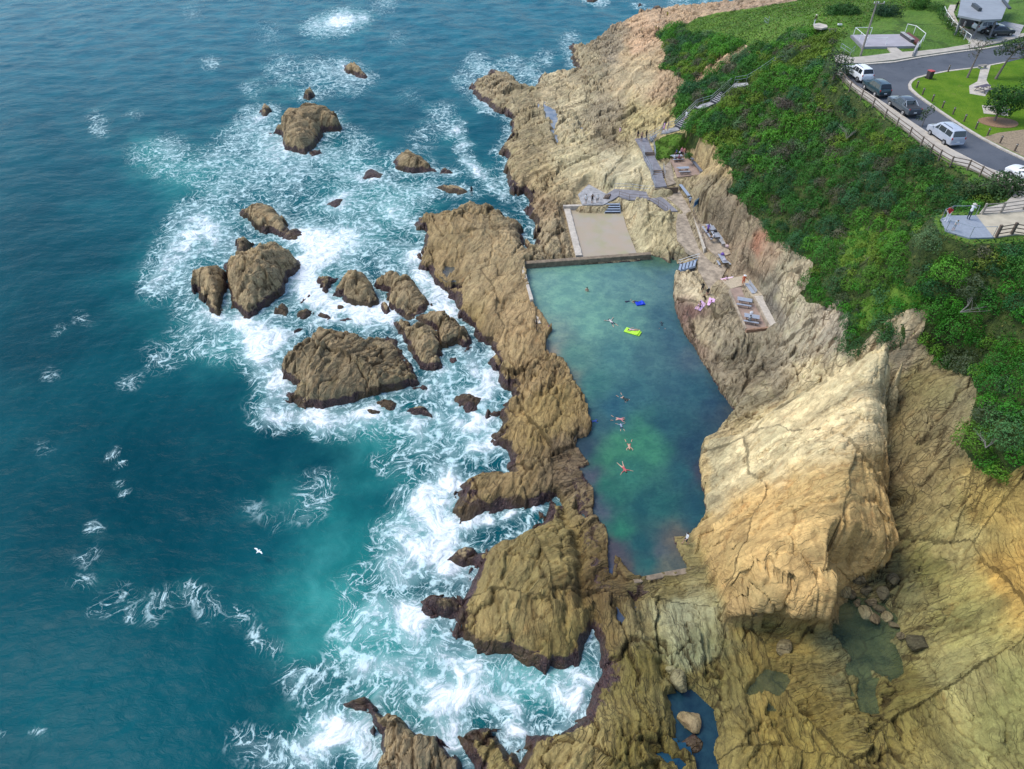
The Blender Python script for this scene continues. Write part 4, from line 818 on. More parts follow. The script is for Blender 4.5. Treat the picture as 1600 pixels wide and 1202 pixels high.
def poolcol(px, py):
    wx = px + 14 * fbm(px * .03, py * .03, 3, 141); wy = py + 14 * fbm(px * .03, py * .03, 3, 143)
    s = 0; w_ = 0
    for a in PC:
        k = 1 / ((wx - a[0]) ** 2 + (wy - a[1]) ** 2 + 90) ** 1.8
        w_ = w_ + k; s = s + k[..., None] * a[2:5]
    c = s / w_[..., None]; l = c @ np.array([.3, .59, .11]); return np.clip(l[..., None] + (c - l[..., None]) * .98, .004, 1) * np.array([1.05, 1., .90])
water_sheet('pool_water', pool_w, POOLZ, poolcol, water_material('rock pool water', .07, .2, .2), .6)
tc = {'a': (.10, .13, .07), 'b': (.012, .04, .06), 'c': (.12, .13, .07), 'd': (.22, .24, .27), 'e': (.2, .24, .32), 'f': (.15, .22, .3), 'g': (.05, .07, .11), 'h': (.15, .16, .2), 'i': (.01, .05, .09)}
tm = water_material('tide pool water', .06, .1, .6); tm2 = water_material('deep rock pool water', .06, .1, .5)
for k, (p, z) in tide_w.items(): water_sheet('rock_pool_water', p, z, (lambda a, b_, k=k: np.tile(np.array(tc[k]), (len(a), 1))), tm if k in 'ach' else tm2, .8, .3)
# ============================================================ PLANTS
def leaf_material(name='leaves'):
    m, nt, b = mat(name); T = attr(nt, 'tint', 'Color'); n1 = noise(nt, pos(nt), 2.2, 3, .6)
    c = mix(nt, rampf(nt, n1, .3, .7), mix(nt, 1.0, T, (.72, .8, .8), 'MULTIPLY'), mix(nt, 1.0, T, (1.3, 1.2, 1.1), 'MULTIPLY'))
    L(nt, c, b.inputs['Base Color']); b.inputs['Roughness'].default_value = .6; b.inputs['Specular IOR Level'].default_value = .25
    tr = N(nt, 'ShaderNodeBsdfTranslucent'); L(nt, c, tr.inputs[0]); ms = N(nt, 'ShaderNodeMixShader'); ms.inputs[0].default_value = .22
    L(nt, b.outputs[0], ms.inputs[1]); L(nt, tr.outputs[0], ms.inputs[2]); L(nt, ms.outputs[0], nt.nodes['Material Output'].inputs[0])
    return m
LEAF = leaf_material()
BARK = plain('grey bark', (.16, .13, .105), .9, var=.3, scale=9)
DEAD = plain('bleached dead wood', (.19, .175, .15), .9, var=.25, scale=9)
def leaf_quads(c, n, size, g=rng, asp=.6):
    """c centres (k,3), n normals (k,3) -> quad verts"""
    k = len(c); r = g.normal(size=(k, 3)); t = np.cross(n, r); t /= np.linalg.norm(t, axis=1)[:, None] + 1e-9
    b_ = np.cross(n, t); b_ /= np.linalg.norm(b_, axis=1)[:, None] + 1e-9
    s = size[:, None] * .5
    v = np.stack([c - t * s - b_ * s * asp * .4, c - b_ * s * asp, c + t * s, c + b_ * s * asp], 1)
    v[:, 2] += n * s * .3
    return v.reshape(-1, 3), np.arange(4 * k).reshape(k, 4)
def dome_leaves(cx, cy, cz, r, hgt, dens, leaf, g, under=False):
    n = max(24, int(dens * r * r * 3.1))
    p = g.normal(size=(n, 3)); p[:, 2] = np.abs(p[:, 2]) if not under else p[:, 2]
    p /= np.linalg.norm(p, axis=1)[:, None]
    lump = 1 + .26 * np.sin(p[:, 0] * 5 + cx * 3) * np.sin(p[:, 1] * 5 + cy * 3) + .15 * np.sin(p[:, 0] * 11 + cy) * np.sin(p[:, 1] * 12 + cx)
    rad = lump * (1 - .30 * g.random(n) ** 2)
    c = np.stack([cx + p[:, 0] * r * rad, cy + p[:, 1] * r * rad, cz + p[:, 2] * hgt * rad], 1)
    nn = p + g.normal(size=(n, 3)) * .38; nn /= np.linalg.norm(nn, axis=1)[:, None]
    return c, nn, leaf * (.6 + .8 * g.random(n))
PAL = np.array([(.050,.165,.014), (.028,.110,.014), (.110,.180,.018), (.026,.092,.030), (.085,.085,.05), (.038,.135,.015), (.070,.130,.050), (.060,.185,.014)])
def scrub():
    g = np.random.default_rng(21)
    # candidate points over the grown-over slope
    xs, ys = g.uniform(26, 74, 60000), g.uniform(28, 240, 60000)
    h = land(xs, ys); px, py = PX(xs, ys, h)
    ok = (vegmask(px, py) > .6) & (sdf(plat_w, xs, ys) < -1.0) & (px < 1680) & (py > -60) & (sdf(GRASSY, px, py) < -2)
    for n, (p, kf) in slab.items():
        ok &= sdf_box(p, xs, ys, 3) < -.9
    for q in ([(1022,214),(1050,204),(1092,212),(1086,236),(1068,242),(1046,252),(1022,254)], [(1050,196),(1090,160),(1116,156),(1144,128),(1172,124),(1176,140),(1150,142),(1120,170),(1098,174),(1066,206)]):
        ok &= ~inside(q, px, py)
    xs, ys, h, px, py = xs[ok], ys[ok], h[ok], px[ok], py[ok]
    grid = {}; out = []
    for i in range(len(xs)):
        low = fbm(np.array([xs[i] * .08]), np.array([ys[i] * .08]), 2, 203)[0]
        r = .6 + 1.4 * g.random() ** 1.6 + .5 * max(0, low) + (.3 if py[i] > 430 else 0)
        if inside(GRASSY2[3], px[i:i+1], py[i:i+1])[0] or inside(GRASSY2[1], px[i:i+1], py[i:i+1])[0]: r *= .55
        a, b_ = int(xs[i] // 2), int(ys[i] // 2); hit = False
        for da in (-1, 0, 1):
            for db in (-1, 0, 1):
                for (X, Y, rr) in grid.get((a + da, b_ + db), ()):
                    if (X - xs[i]) ** 2 + (Y - ys[i]) ** 2 < ((r + rr) * (.52 if Y > 62 else .42)) ** 2: hit = True; break
                if hit: break
            if hit: break
        if hit: continue
        grid.setdefault((a, b_), []).append((xs[i], ys[i], r)); out.append((xs[i], ys[i], h[i], r, px[i], py[i]))
    Cs, Ns, Ss, Ts = [], [], [], []
    for X, Y, Z, r, p_x, p_y in out:
        f = fbm(np.array([X * .07]), np.array([Y * .07]), 3, 211)[0] + g.normal() * .16
        k = int(np.clip((f + .45) / .9 * 6, 0, 5.99)); k = (1, 3, 5, 0, 7, 2)[k]
        if g.random() < .09: k = 4
        elif g.random() < .10: k = 6
        col = PAL[k] * (.88 + .62 * g.random())
        if p_y > 430: col = col * np.array([.62, .92, .7])
        far = 1.0 if Y < 90 else 1.25
        dist = math.hypot(Y, CAM_H - Z)
        c, n, s = dome_leaves(X, Y, Z - .15, r, r * (.75 + .4 * g.random()), 190 if dist < 100 else 120, .15 if dist < 100 else .21, g)
        Cs.append(c); Ns.append(n); Ss.append(s); Ts.append(np.repeat((col[None] * (.8 + .4 * g.random((len(c), 1)))), 4, axis=0))
    v, f = leaf_quads(np.concatenate(Cs), np.concatenate(Ns), np.concatenate(Ss), g)
    t = np.concatenate(Ts); t = np.concatenate([t, np.ones((len(t), 1))], 1)
    o = link_mesh('coastal_scrub', v, f, LEAF, attrs={'tint': ('FLOAT_COLOR', t)})
    tag(o, 'dense low green and olive coastal scrub covering the whole slope above the rocks', 'scrub', kind='stuff')
    print('scrub', len(out), len(f))
scrub()
def grass_tufts():
    """rough grass and ground cover on the headland slopes and lawn edges"""
    g = np.random.default_rng(5)
    xs, ys = g.uniform(20, 100, 150000), g.uniform(50, 240, 150000)
    h = land(xs, ys); px, py = PX(xs, ys, h)
    ok = (vegmask(px, py) > .5) & (sdf(plat_w, xs, ys) < .3) & (px < 1640) & (py > -20)
    ok &= (inside(GRASSY, px, py) | inside(GRASSY2[0], px, py) | inside(GRASSY2[2], px, py) | (g.random(len(xs)) < .8))
    xs, ys, h = xs[ok], ys[ok], h[ok]; k = len(xs)
    c = np.stack([xs, ys, h + .06], 1); n = g.normal(size=(k, 3)) * .6; n[:, 2] += 1; n /= np.linalg.norm(n, axis=1)[:, None]
    v, f = leaf_quads(c, n, .22 + .2 * g.random(k), g)
    f_ = fbm(xs * .12, ys * .12, 3, 223)[:, None]
    gy = inside(GRASSY, px[ok], py[ok]) | inside(GRASSY2[0], px[ok], py[ok]); col = np.where(gy[:, None], np.array([.085, .18, .016]), np.array([.035, .105, .012])) * (1 + f_ * .8) * (.6 + .7 * g.random((k, 1))); col = np.where(g.random((k, 1)) < .12, np.array([.17, .17, .05]), col)
    t = np.repeat(np.concatenate([col, np.ones((k, 1))], 1), 4, axis=0)
    tag(link_mesh('rough_grass', v, f, LEAF, attrs={'tint': ('FLOAT_COLOR', t)}), 'bright rough grass and ground cover on the headland slope', 'grass', kind='stuff')
grass_tufts()
def plant(name, base, crowns, col, label, cat, dens=110, leaf=.18, trunk=None, seed=1, group=None, under=False, partn='foliage', bark=None):
    """crowns: (dx, dy, dz, r, hgt); trunk: list of (polyline, r0, r1)"""
    g = np.random.default_rng(seed); root = empty(name, base, 0, label, cat, group)
    Cs, Ns, Ss, Ts = [], [], [], []
    for dx, dy, dz, r, hh in crowns:
        c, n, s = dome_leaves(dx, dy, dz, r, hh, dens, leaf, g, under)
        Cs.append(c); Ns.append(n); Ss.append(s); Ts.append(np.repeat(np.array(col)[None] * (.7 + .6 * g.random()) * (.65 + .7 * g.random((len(c), 1))), 4, axis=0))
    v, f = leaf_quads(np.concatenate(Cs), np.concatenate(Ns), np.concatenate(Ss), g)
    t = np.concatenate(Ts); t = np.concatenate([t, np.ones((len(t), 1))], 1)
    link_mesh(partn, v, f, LEAF, root, attrs={'tint': ('FLOAT_COLOR', t)})
    mb = MB()
    for pl, r0, r1 in (trunk or [([(0, 0, -.3), (.05, .03, crowns[0][2] + .4)], .06, .03)]):
        k = len(pl); mb.tube(pl, [r0 + (r1 - r0) * i / (k - 1) for i in range(k)], 7)
    mb.build('trunk' if trunk else 'stem', bark or BARK, root, smooth=True)
    return root
def bush(px, py, z, r, col, label, seed, hh=1.0, n=5, name='shrub', cat='shrub'):
    g = random.Random(seed); b_ = W(px, py, z); b_.z = max(z - .4, 0)
    cr = [(g.uniform(-.6, .6) * r, g.uniform(-.6, .6) * r, g.uniform(0, .25) * r, r * g.uniform(.45, .7), r * g.uniform(.5, .8) * hh) for _ in range(n)]
    return plant(name, b_, cr, col, label, cat, seed=seed)
def tree(base, H, lean, crowns, col, label, seed, r0=.22, dens=60, leaf=.24, nb=6, bark=None):
    g = random.Random(seed); top = Vector((lean[0], lean[1], H * .75)); mid = Vector((lean[0] * .35, lean[1] * .35, H * .4))
    tr = [([(0, 0, -.2), (mid.x * .5, mid.y * .5, mid.z * .5), tuple(mid), tuple(top)], r0, r0 * .35)]
    for i, (dx, dy, dz, r, hh) in enumerate(crowns):
        s = mid.lerp(top, g.uniform(0, .9)); e = Vector((dx, dy, dz)); m_ = s.lerp(e, .5) + Vector((g.uniform(-.2, .2), g.uniform(-.2, .2), g.uniform(-.3, .1)))
        tr.append(([tuple(s), tuple(m_), tuple(e)], r0 * .4, r0 * .12))
        for _ in range(nb // 2):
            a = m_.lerp(e, g.random()); q = e + Vector((g.uniform(-1, 1) * r, g.uniform(-1, 1) * r, g.uniform(-.2, .9) * hh)); tr.append(([tuple(a), tuple(a.lerp(q, .5) + Vector((0, 0, .1))), tuple(q)], r0 * .16, r0 * .05))
    return plant('tree', base, crowns, col, label, 'tree', dens=dens, leaf=leaf, trunk=tr, seed=seed, under=True, partn='crown', bark=bark)
G1, G2, G3, G4 = (.030, .100, .016), (.045, .13, .015), (.10, .16, .02), (.05, .085, .04)
# trees that can be told apart
tree(W(1300,132,20.8), 4.6, (-.4, -.6), [(-.9,-.6,2.6,1.1,.8),(.9,.3,3.0,1.2,.9),(-.2,.9,3.6,1.1,.9),(0,-1.1,2.2,1.2,.8),(1.4,-.6,2.0,.9,.7)], G4, 'grey-green wind-shaped tree at the fence above the white four-wheel drive', 31, dens=70)
tree(W(1511,122,22), 5.6, (.9, .8), [(.6,.9,3.6,.8,.5),(1.5,1.2,4.2,.8,.5),(0,1.0,4.6,.7,.5),(1.2,.3,4.8,.7,.5),(-.9,.6,3.8,.7,.5),(-.4,.2,3.0,.6,.4)], (.075,.095,.05), 'thin almost leafless tree leaning over the road kerb', 32, r0=.16, dens=22, leaf=.16, nb=10)
tree(W(1555,124,22), 6.0, (1.9, .6), [(.6,.4,3.8,1.0,.7),(1.8,.8,4.6,1.3,.8),(2.8,.2,4.2,1.3,.9),(2.6,-.8,3.6,1.2,.8),(0,.8,4.4,.9,.6),(3.6,1.0,4.9,1.3,.9),(-.9,.3,3.6,.8,.5)], G4, 'tall leaning tree with spreading crown over the kerb at the right', 33, r0=.2, dens=60)
tree(W(1553,190,22), 4.2, (.5, .4), [(-.7,.2,2.2,1.2,1.0),(.9,.6,2.8,1.5,1.1),(.2,-.5,1.9,1.2,.9),(2.2,.3,2.4,1.3,1.0),(1.3,-.4,3.2,1.1,.8),(-.1,1.2,3.1,1.1,.9)], G1, 'round dense green tree growing from the mulch circle', 34, r0=.16, dens=110)
tree(W(1612,165,22), 4.6, (.3, .2), [(-1.3,0,2.0,1.5,1.2),(0,.5,2.8,1.6,1.2),(-.6,-1.2,1.6,1.4,1.1),(-.4,1.4,3.4,1.3,1.0)], G2, 'dense bright green tree cut by the right edge of the photo', 35, dens=90)
tree(W(1440,199,21.8), 2.8, (.1, .2), [(0,.2,1.7,.55,.5),(.4,0,2.3,.5,.45),(-.4,.1,1.2,.5,.4)], G4, 'thin little tree at the kerb between the dark pickup and the silver van', 36, r0=.06, dens=60)
tree(W(1540,312,21.0), 3.0, (0, .2), [(-1.8,.2,1.0,1.1,.8),(-.6,-.2,1.4,1.3,.9),(.9,.2,1.7,1.5,1.1),(2.2,.3,1.7,1.3,1.0),(3.0,.4,1.5,1.0,.8),(.4,-.9,1.0,1.1,.8),(1.8,-.6,1.2,1.1,.8)], (.05,.10,.03), 'broad low spreading tree behind the lookout railing', 37, dens=110)
# shrubs that stand out
bush(1500,28,22,1.0,G1,'clipped dark green hedge at the lower end of the curved white rail',41,n=4)
for i, (a, b_) in enumerate([(1470,14),(1474,24),(1480,34),(1487,44),(1496,54)]): pass
hedge = [W(a, b_, 22) for a, b_ in [(1467,14),(1470,22),(1475,30),(1481,38),(1489,46),(1497,54)]]
plant('hedge', hedge[2], [(p.x - hedge[2].x, p.y - hedge[2].y, 0, 1.05, 1.1) for p in hedge], G1, 'long curved dark green hedge below the white handrail at the shelter', 'hedge', seed=42)
bush(1318,24,21.8,2.9,G1,'widest dark bush at the top edge behind the lawn',43,.8,9)
bush(1380,22,21.8,2.6,(.026,.075,.03),'dark blue-green bush at the top edge, right of the widest one',44,.9,8)
bush(1442,12,22,2.3,G2,'green bush at the top edge nearest the shelter',45,1,8)
bush(1347,92,22,.1,G3,'tiny weed tuft where the footpath meets the landing',46,1,3)
bush(1223,163,18,1.5,(.12,.10,.075),'grey-brown half dead bush high on the slope above the stairs',47,1,6)
bush(1320,86,21.6,1.3,G3,'yellow-green bush beside the landing at the stair top',48,.8,5)
bush(1094,196,10.5,1.3,(.12,.15,.02),'yellow-tinged bush right beside the middle stair flight',49,.8,5)
bush(1061,212,7.6,.9,G1,'small dark bush under the lower landing of the stairs',50,1,4)
bush(1078,243,7.6,.9,(.04,.13,.015),'bright round bush behind the upper picnic terrace',51,1,4)
bush(1545,405,20.8,1.6,(.11,.16,.02),'rounded pale green bush directly below the lookout deck',52,.8,6)
bush(1385,512,15.8,.7,(.055,.10,.015),'small green tuft alone on the crest of the pale rock',53,.6,4)
bush(1088,80,10,2.2,(.022,.085,.022),'round dark green bush on the headland above the orange rock',54,.6,7)
def deadwood(px, py, z, col, label, seed, L_=2.6, dz=.8, n=9):
    g = random.Random(seed); b_ = W(px, py, z); mb = MB()
    for i in range(n):
        a = g.uniform(-.9, .9) + seed; l = L_ * g.uniform(.5, 1)
        p = [Vector((0, 0, 0)), Vector((math.cos(a) * l * .4, math.sin(a) * l * .4, dz * .6)), Vector((math.cos(a + .2) * l, math.sin(a + .2) * l, dz * g.uniform(.5, 1.2)))]
        mb.tube(p, [.032, .02, .008], 5)
        q = p[1].lerp(p[2], .4); mb.tube([q, q + Vector((g.uniform(-.7, .7), g.uniform(-.7, .7), g.uniform(.1, .5)))], [.014, .006], 5)
    o = mb.build('dead_branch', DEAD, smooth=True, origin=None); o.location = b_
    tag(o, label, 'branch')
deadwood(1322,218,18.2,DEAD,'bleached forked dead branches in the scrub below the fence',1,3.0,1.2,11)
deadwood(1352,205,19.4,DEAD,'smaller bare white twigs in the scrub close to the fence',4,1.8,1.0,8)
deadwood(1500,488,19.6,DEAD,'long grey dead branch lying on the dark green slope at right',0,2.6,.5,6)
deadwood(1540,700,14.5,DEAD,'fan of grey dead twigs at the lower edge of the green slope',1,1.7,.5,9)
# ============================================================ BUILT THINGS
CONC = plain('worn tan concrete', (.32, .26, .19), .88, var=.38, scale=1.2, bumpd=.02)
CONCP = plain('pale concrete', (.46, .41, .34), .88, var=.18, scale=1.5, bumpd=.02)
CONCD = plain('damp dark grey concrete', (.19, .185, .20), .85, var=.2, scale=1.3, bumpd=.02)
CONCG = plain('light grey concrete', (.31, .305, .30), .88, var=.32, scale=1.3)
PINK = plain('brown-pink paving', (.30, .215, .17), .88, var=.18, scale=1.2)
BLUEG = plain('blue grey painted timber', (.27, .33, .42), .75, var=.15, scale=4)
STEEL = plain('galvanised steel', (.42, .44, .46), .4, .7, var=.1)
WHITEP = plain('white painted steel', (.78, .78, .76), .45, var=.05)
TIMB = plain('weathered dark timber', (.13, .095, .07), .88, var=.3, scale=7)
TIMG = plain('weathered grey timber', (.28, .25, .21), .88, var=.25, scale=7)
BLACK = plain('black plastic', (.02, .02, .022), .5, var=.1)
def xy(p, z): v = W(p[0], p[1], z); return (v.x, v.y)
def fill_slab(name, key, m, thick=.6, up=0.0, label=None):
    p, k = slab[key]; zf = lambda x, y: k[0] + k[1] * x + k[2] * y + up
    o = MB().prism(p, lambda x, y: zf(x, y) - thick, zf).build(name, m); tag(o, kind='structure'); return o
fill_slab('footpath', 'walk', CONC); fill_slab('footpath', 'ramp', CONCD, up=.01); fill_slab('footpath', 'landing', CONCG, up=.0)
fill_slab('footpath', 'stair_path', CONCD); fill_slab('footpath', 'tan_ramp', CONC, up=.005); fill_slab('paved_terrace', 'terrace', PINK); fill_slab('paved_terrace', 'picnic', PINK, .9)
fill_slab('footpath', 'ledge', CONC, up=-.02); fill_slab('paved_terrace', 'upper', plain('tan gravel', (.40,.33,.23), .95, var=.2, scale=5), up=-.01)
for k in ('stair_land1', 'stair_land2', 'stair_land3'): fill_slab('stair_landing', k, CONCG, .4)
def wall_strip(name, a, b_, wdt, z0, z1, m, label, cat='wall', group=None, rough=.03):
    """straight masonry wall between two photo points given at its top"""
    A = W(a[0], a[1], z1); B = W(b_[0], b_[1], z1); n = max(2, int((B - A).length / .5)); d = (B - A).normalized(); s = Vector((-d.y, d.x, 0)) * wdt / 2
    g = random.Random(hash(name + str(a)) & 255); v = []; f = []
    for i in range(n + 1):
        p = A.lerp(B, i / n); j = lambda: g.uniform(-rough, rough)
        v += [(p.x - s.x, p.y - s.y, z0), (p.x - s.x * (1 + j()), p.y - s.y, z1 - .04 + j()), (p.x - s.x * .8, p.y - s.y * .8, z1 + j()), (p.x + s.x * .8, p.y + s.y * .8, z1 + j()), (p.x + s.x * (1 + j()), p.y + s.y, z1 - .04 + j()), (p.x + s.x, p.y + s.y, z0)]
    for i in range(n):
        for k in range(5): a_ = i * 6 + k; f.append((a_, a_ + 1, a_ + 7, a_ + 6))
    f.append(tuple(range(5, -1, -1))); f.append(tuple(n * 6 + k for k in range(6)))
    o = link_mesh(name, v, f, m); tag(o, label, cat, group); return o
SEAC = plain('sea-worn concrete', (.20, .155, .105), .9, var=.3, scale=2.0, bumpd=.05)
wall_strip('pool_wall', (808,411), (1017,395.5), .75, -.6, 2.35, SEAC, 'long straight concrete wall between the big rock pool and the small paddling pool')
wall_strip('pool_wall', (816,416), (831,468), .45, .2, 2.7, CONCP, 'narrow low concrete edge down the seaward side of the big pool')
wall_strip('pool_wall', (885,321), (905,399), .95, 1.0, 2.32, CONCP, 'broad pale concrete wall on the sea side of the paddling pool')
wall_strip('pool_wall', (880,321), (943,320), .5, 1.2, 2.75, CONCP, 'short concrete wall at the far end of the paddling pool below the three people')
wall_strip('pool_wall', (990,907), (1086,889), .55, .3, 1.95, SEAC, 'rough concrete wall closing the near end of the big pool')
wall_strip('pool_wall', (876,569), (899,612), .5, .2, 1.9, SEAC, 'weathered concrete patch wall halfway down the seaward side of the pool')
wall_strip('pool_wall', (888,697), (899,674), .7, .2, 1.95, SEAC, 'short stubby concrete wall in the rock gap beside the green pool patch')
wall_strip('pool_wall', (834,487), (842,505), .6, .8, 2.1, CONCP, 'pale concrete block on the seaward rocks near the black-clad bather')
# paddling pool water over sand
todm, nt_, b_ = mat('shallow clear water over sand'); P_ = pos(nt_)
L(nt_, mix(nt_, rampf(nt_, noise(nt_, P_, .35, 5, .6), .3, .7), (.38,.30,.21), mix(nt_, rampf(nt_, noise(nt_, P_, .2, 3), .45, .6), (.36,.31,.24), (.33,.30,.17))), b_.inputs['Base Color'])
b_.inputs['Roughness'].default_value = .12; b_.inputs['IOR'].default_value = 1.33
tag(MB().prism([xy(p, TODZ) for p in [(887,326),(972,330),(979,356),(996,399),(906,403)]], TODZ - .06, TODZ + .02).build('paddling_pool_water', todm), kind='structure')
def stairs(a, b_, wdt, n, m, label, rails=(1, -1), group='stair flights', solid=True, name='staircase', railm=STEEL, rh=.95, sidem=None):
    """a: top (px,py,z) centre, b_: bottom; each step a part"""
    A = W(*a); B = W(*b_); d = Vector((B.x - A.x, B.y - A.y, 0)); Lr = d.length; ang = math.atan2(d.y, d.x)
    root = empty(name, (A.x, A.y, B.z), ang, label, 'stairs', group); dz = A.z - B.z; run = Lr / n
    for i in range(n):
        z = dz * (n - i) / (n + 1)
        MB().box((run * (i + .5), 0, z + dz / (n + 1) * .5 - .02), (run * .70, wdt, .06), bev=.012).build('step', m, root)
    mb = MB()
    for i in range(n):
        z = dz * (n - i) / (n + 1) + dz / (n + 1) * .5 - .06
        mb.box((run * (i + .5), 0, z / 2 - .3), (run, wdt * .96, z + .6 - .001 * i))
    mb.build('plinth', sidem or plain('dark tread gap shade', (.045,.05,.065), .9), root)  # near-black plinth colour stands in for shade in the gaps between treads
    for s in (1, -1):
        MB().box((Lr / 2, s * (wdt / 2 + .04), dz * .5 - .05), (math.hypot(Lr, dz) * 1.02, .06, .28), ry=math.atan2(dz, Lr)).build('stringer', sidem or m, root)
    for s in rails:
        y = s * (wdt / 2 + .06); mb = MB(); k = max(2, int(Lr / 1.3) + 1)
        for i in range(k): t = i / (k - 1); mb.tube([(Lr * t, y, dz * (1 - t) - .1), (Lr * t, y, dz * (1 - t) + rh)], .028, 6)
        for h_ in (rh, rh * .55): mb.tube([(-.25, y, dz + h_), (0, y, dz + h_), (Lr, y, h_), (Lr + .25, y, h_)], .026, 6)
        mb.build('handrail', railm, root)
    return root
stairs((1014,237,6.95), (1015,247.5,6.35), 1.7, 4, TIMB, 'small dark stair flight nearest the top of the blue-grey path', group='stair flights')
stairs((1027,265,6.15), (1029,278,5.65), 1.8, 4, TIMB, 'dark stair flight just above the black path drain beside the tan ramp')
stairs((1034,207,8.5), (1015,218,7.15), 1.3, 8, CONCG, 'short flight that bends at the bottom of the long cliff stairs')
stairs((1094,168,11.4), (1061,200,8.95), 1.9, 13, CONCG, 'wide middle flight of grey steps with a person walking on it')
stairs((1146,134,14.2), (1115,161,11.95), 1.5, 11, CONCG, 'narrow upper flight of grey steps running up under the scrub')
stairs((1088,411,2.75), (1060,420,1.35), 1.7, 5, BLUEG, 'blue-grey steps with a pale handrail going down into the big pool', rails=(-1,), railm=WHITEP)
stairs((956,317,3.0), (957,334,2.0), 2.4, 4, BLUEG, 'blue-grey steps going down into the paddling pool', rails=())
stairs((953,306,3.5), (944,308,3.1), 1.0, 3, TIMB, 'tiny dark steps between the curved path and the paddling pool landing', rails=())
def railing(pts, m, label, h=1.0, rails=(1.0, .55), r=.028, step=2.0, square=False, cat='railing', name='railing', pr=None, group=None):
    """pts: world points at ground; each post a part, the rails a part"""
    root = empty(name, pts[0], 0, label, cat, group); o = pts[0]; P3 = [p - o for p in pts]; pr = pr or r * 1.15
    posts = []
    for i in range(len(P3) - 1):
        l = (P3[i + 1] - P3[i]).length; k = max(1, int(round(l / step)))
        posts += [P3[i].lerp(P3[i + 1], j / k) for j in range(k)]
    posts.append(P3[-1])
    for p in posts:
        mb = MB()
        if square: mb.box((p.x, p.y, p.z + h / 2 - .1), (pr * 2, pr * 2, h + .3), bev=.02)
        else: mb.tube([p - Vector((0, 0, .2)), p + Vector((0, 0, h))], pr, 7)
        mb.build('post', m, root)
    for q in rails:
        mb = MB()
        if square:
            for i in range(len(P3) - 1):
                a, b2 = P3[i], P3[i + 1]; d = b2 - a; mb.box(((a.x + b2.x) / 2, (a.y + b2.y) / 2, (a.z + b2.z) / 2 + q * h), (d.length, .045, .085), rz=math.atan2(d.y, d.x), ry=-math.atan2(d.z, math.hypot(d.x, d.y)))
        else: mb.tube([p + Vector((0, 0, q * h)) for p in P3], r, 6)
        mb.build('rail', m, root)
    return root
def gp(px, py, z, up=0): v = W(px, py, z); v.z += up; return v
railing([gp(*p) for p in [(960,296,3.6),(988,297,3.9),(1005,300,4.2),(1023,300,4.5)]], STEEL, 'thin railing along the far side of the curved dark path', step=2.2)
railing([gp(*p) for p in [(967,308,3.35),(983,313,3.5),(1015,315,3.85),(1028,322,3.9),(1042,332,3.9)]], TIMB, 'dark railing along the near side of the curved path above the pale slab', step=2.0)
railing([gp(*p) for p in [(1083,336,4.2),(1090,352,3.9),(1097,370,3.7),(1101,390,3.4)]], TIMB, 'low railing on the kerb between the path and the upper ledge', h=.8, step=1.6)
railing([gp(*p) for p in [(1003,236,6.9),(1006,250,6.5),(1014,265,6.2),(1018,280,5.7),(1023,295,5.3)]], STEEL, 'steel railing down the rock side of the blue-grey path', step=2)
railing([gp(*p) for p in [(1011,217,7.2),(1021,230,7.0),(1023,246,6.6)]], STEEL, 'bent pale railing beside the small grassy bank', step=1.6)
railing([gp(*p) for p in [(1058,197,8.95),(1046,200,8.8),(1034,203,8.6)]], STEEL, 'railing on the outer edge of the lower stair landing', step=1.4)
railing([gp(*p) for p in [(1089,165,11.4),(1098,162,11.6),(1112,158,11.9)]], STEEL, 'railing on the outer edge of the middle stair landing', step=1.6)
railing([gp(*p) for p in [(1147,131,14.3),(1166,128,14.7),(1187,115,16),(1207,101,17.2),(1228,98,18.2)]], STEEL, 'railing climbing through the scrub above the top stair flight', h=1.1, step=2.2)
# kerb wall between path and ledge, dark step line at the top of the walkway
wall_strip('retaining_wall', (1082,333), (1102,388), .22, 2.6, 4.0, CONCP, 'low pale retaining wall between the walkway and the ledge with the picnic tables')
wall_strip('retaining_wall', (1023,295), (1060,292.5), .16, 4.3, 5.32, TIMB, 'thin dark step edge across the head of the walkway')
wall_strip('retaining_wall', (1166,515), (1202,511), .3, 3.0, 4.45, plain('brown brick', (.28,.17,.11), .9, var=.25, scale=6), 'brown kerb wall along the near end of the picnic platform')
wall_strip('retaining_wall', (1140,453), (1166,513), .22, 3.2, 4.42, CONC, 'long low wall along the pool side of the picnic platform')
wall_strip('retaining_wall', (1178,463), (1203,510), .18, 3.6, 4.75, CONC, 'low wall between the picnic platform and the tan slab against the cliff')
o = MB().prism([xy(p, 4.8) for p in [(1178,462),(1192,461),(1216,507),(1203,511)]], 3.0, 4.72).build('paved_terrace', CONCP); tag(o, kind='structure')
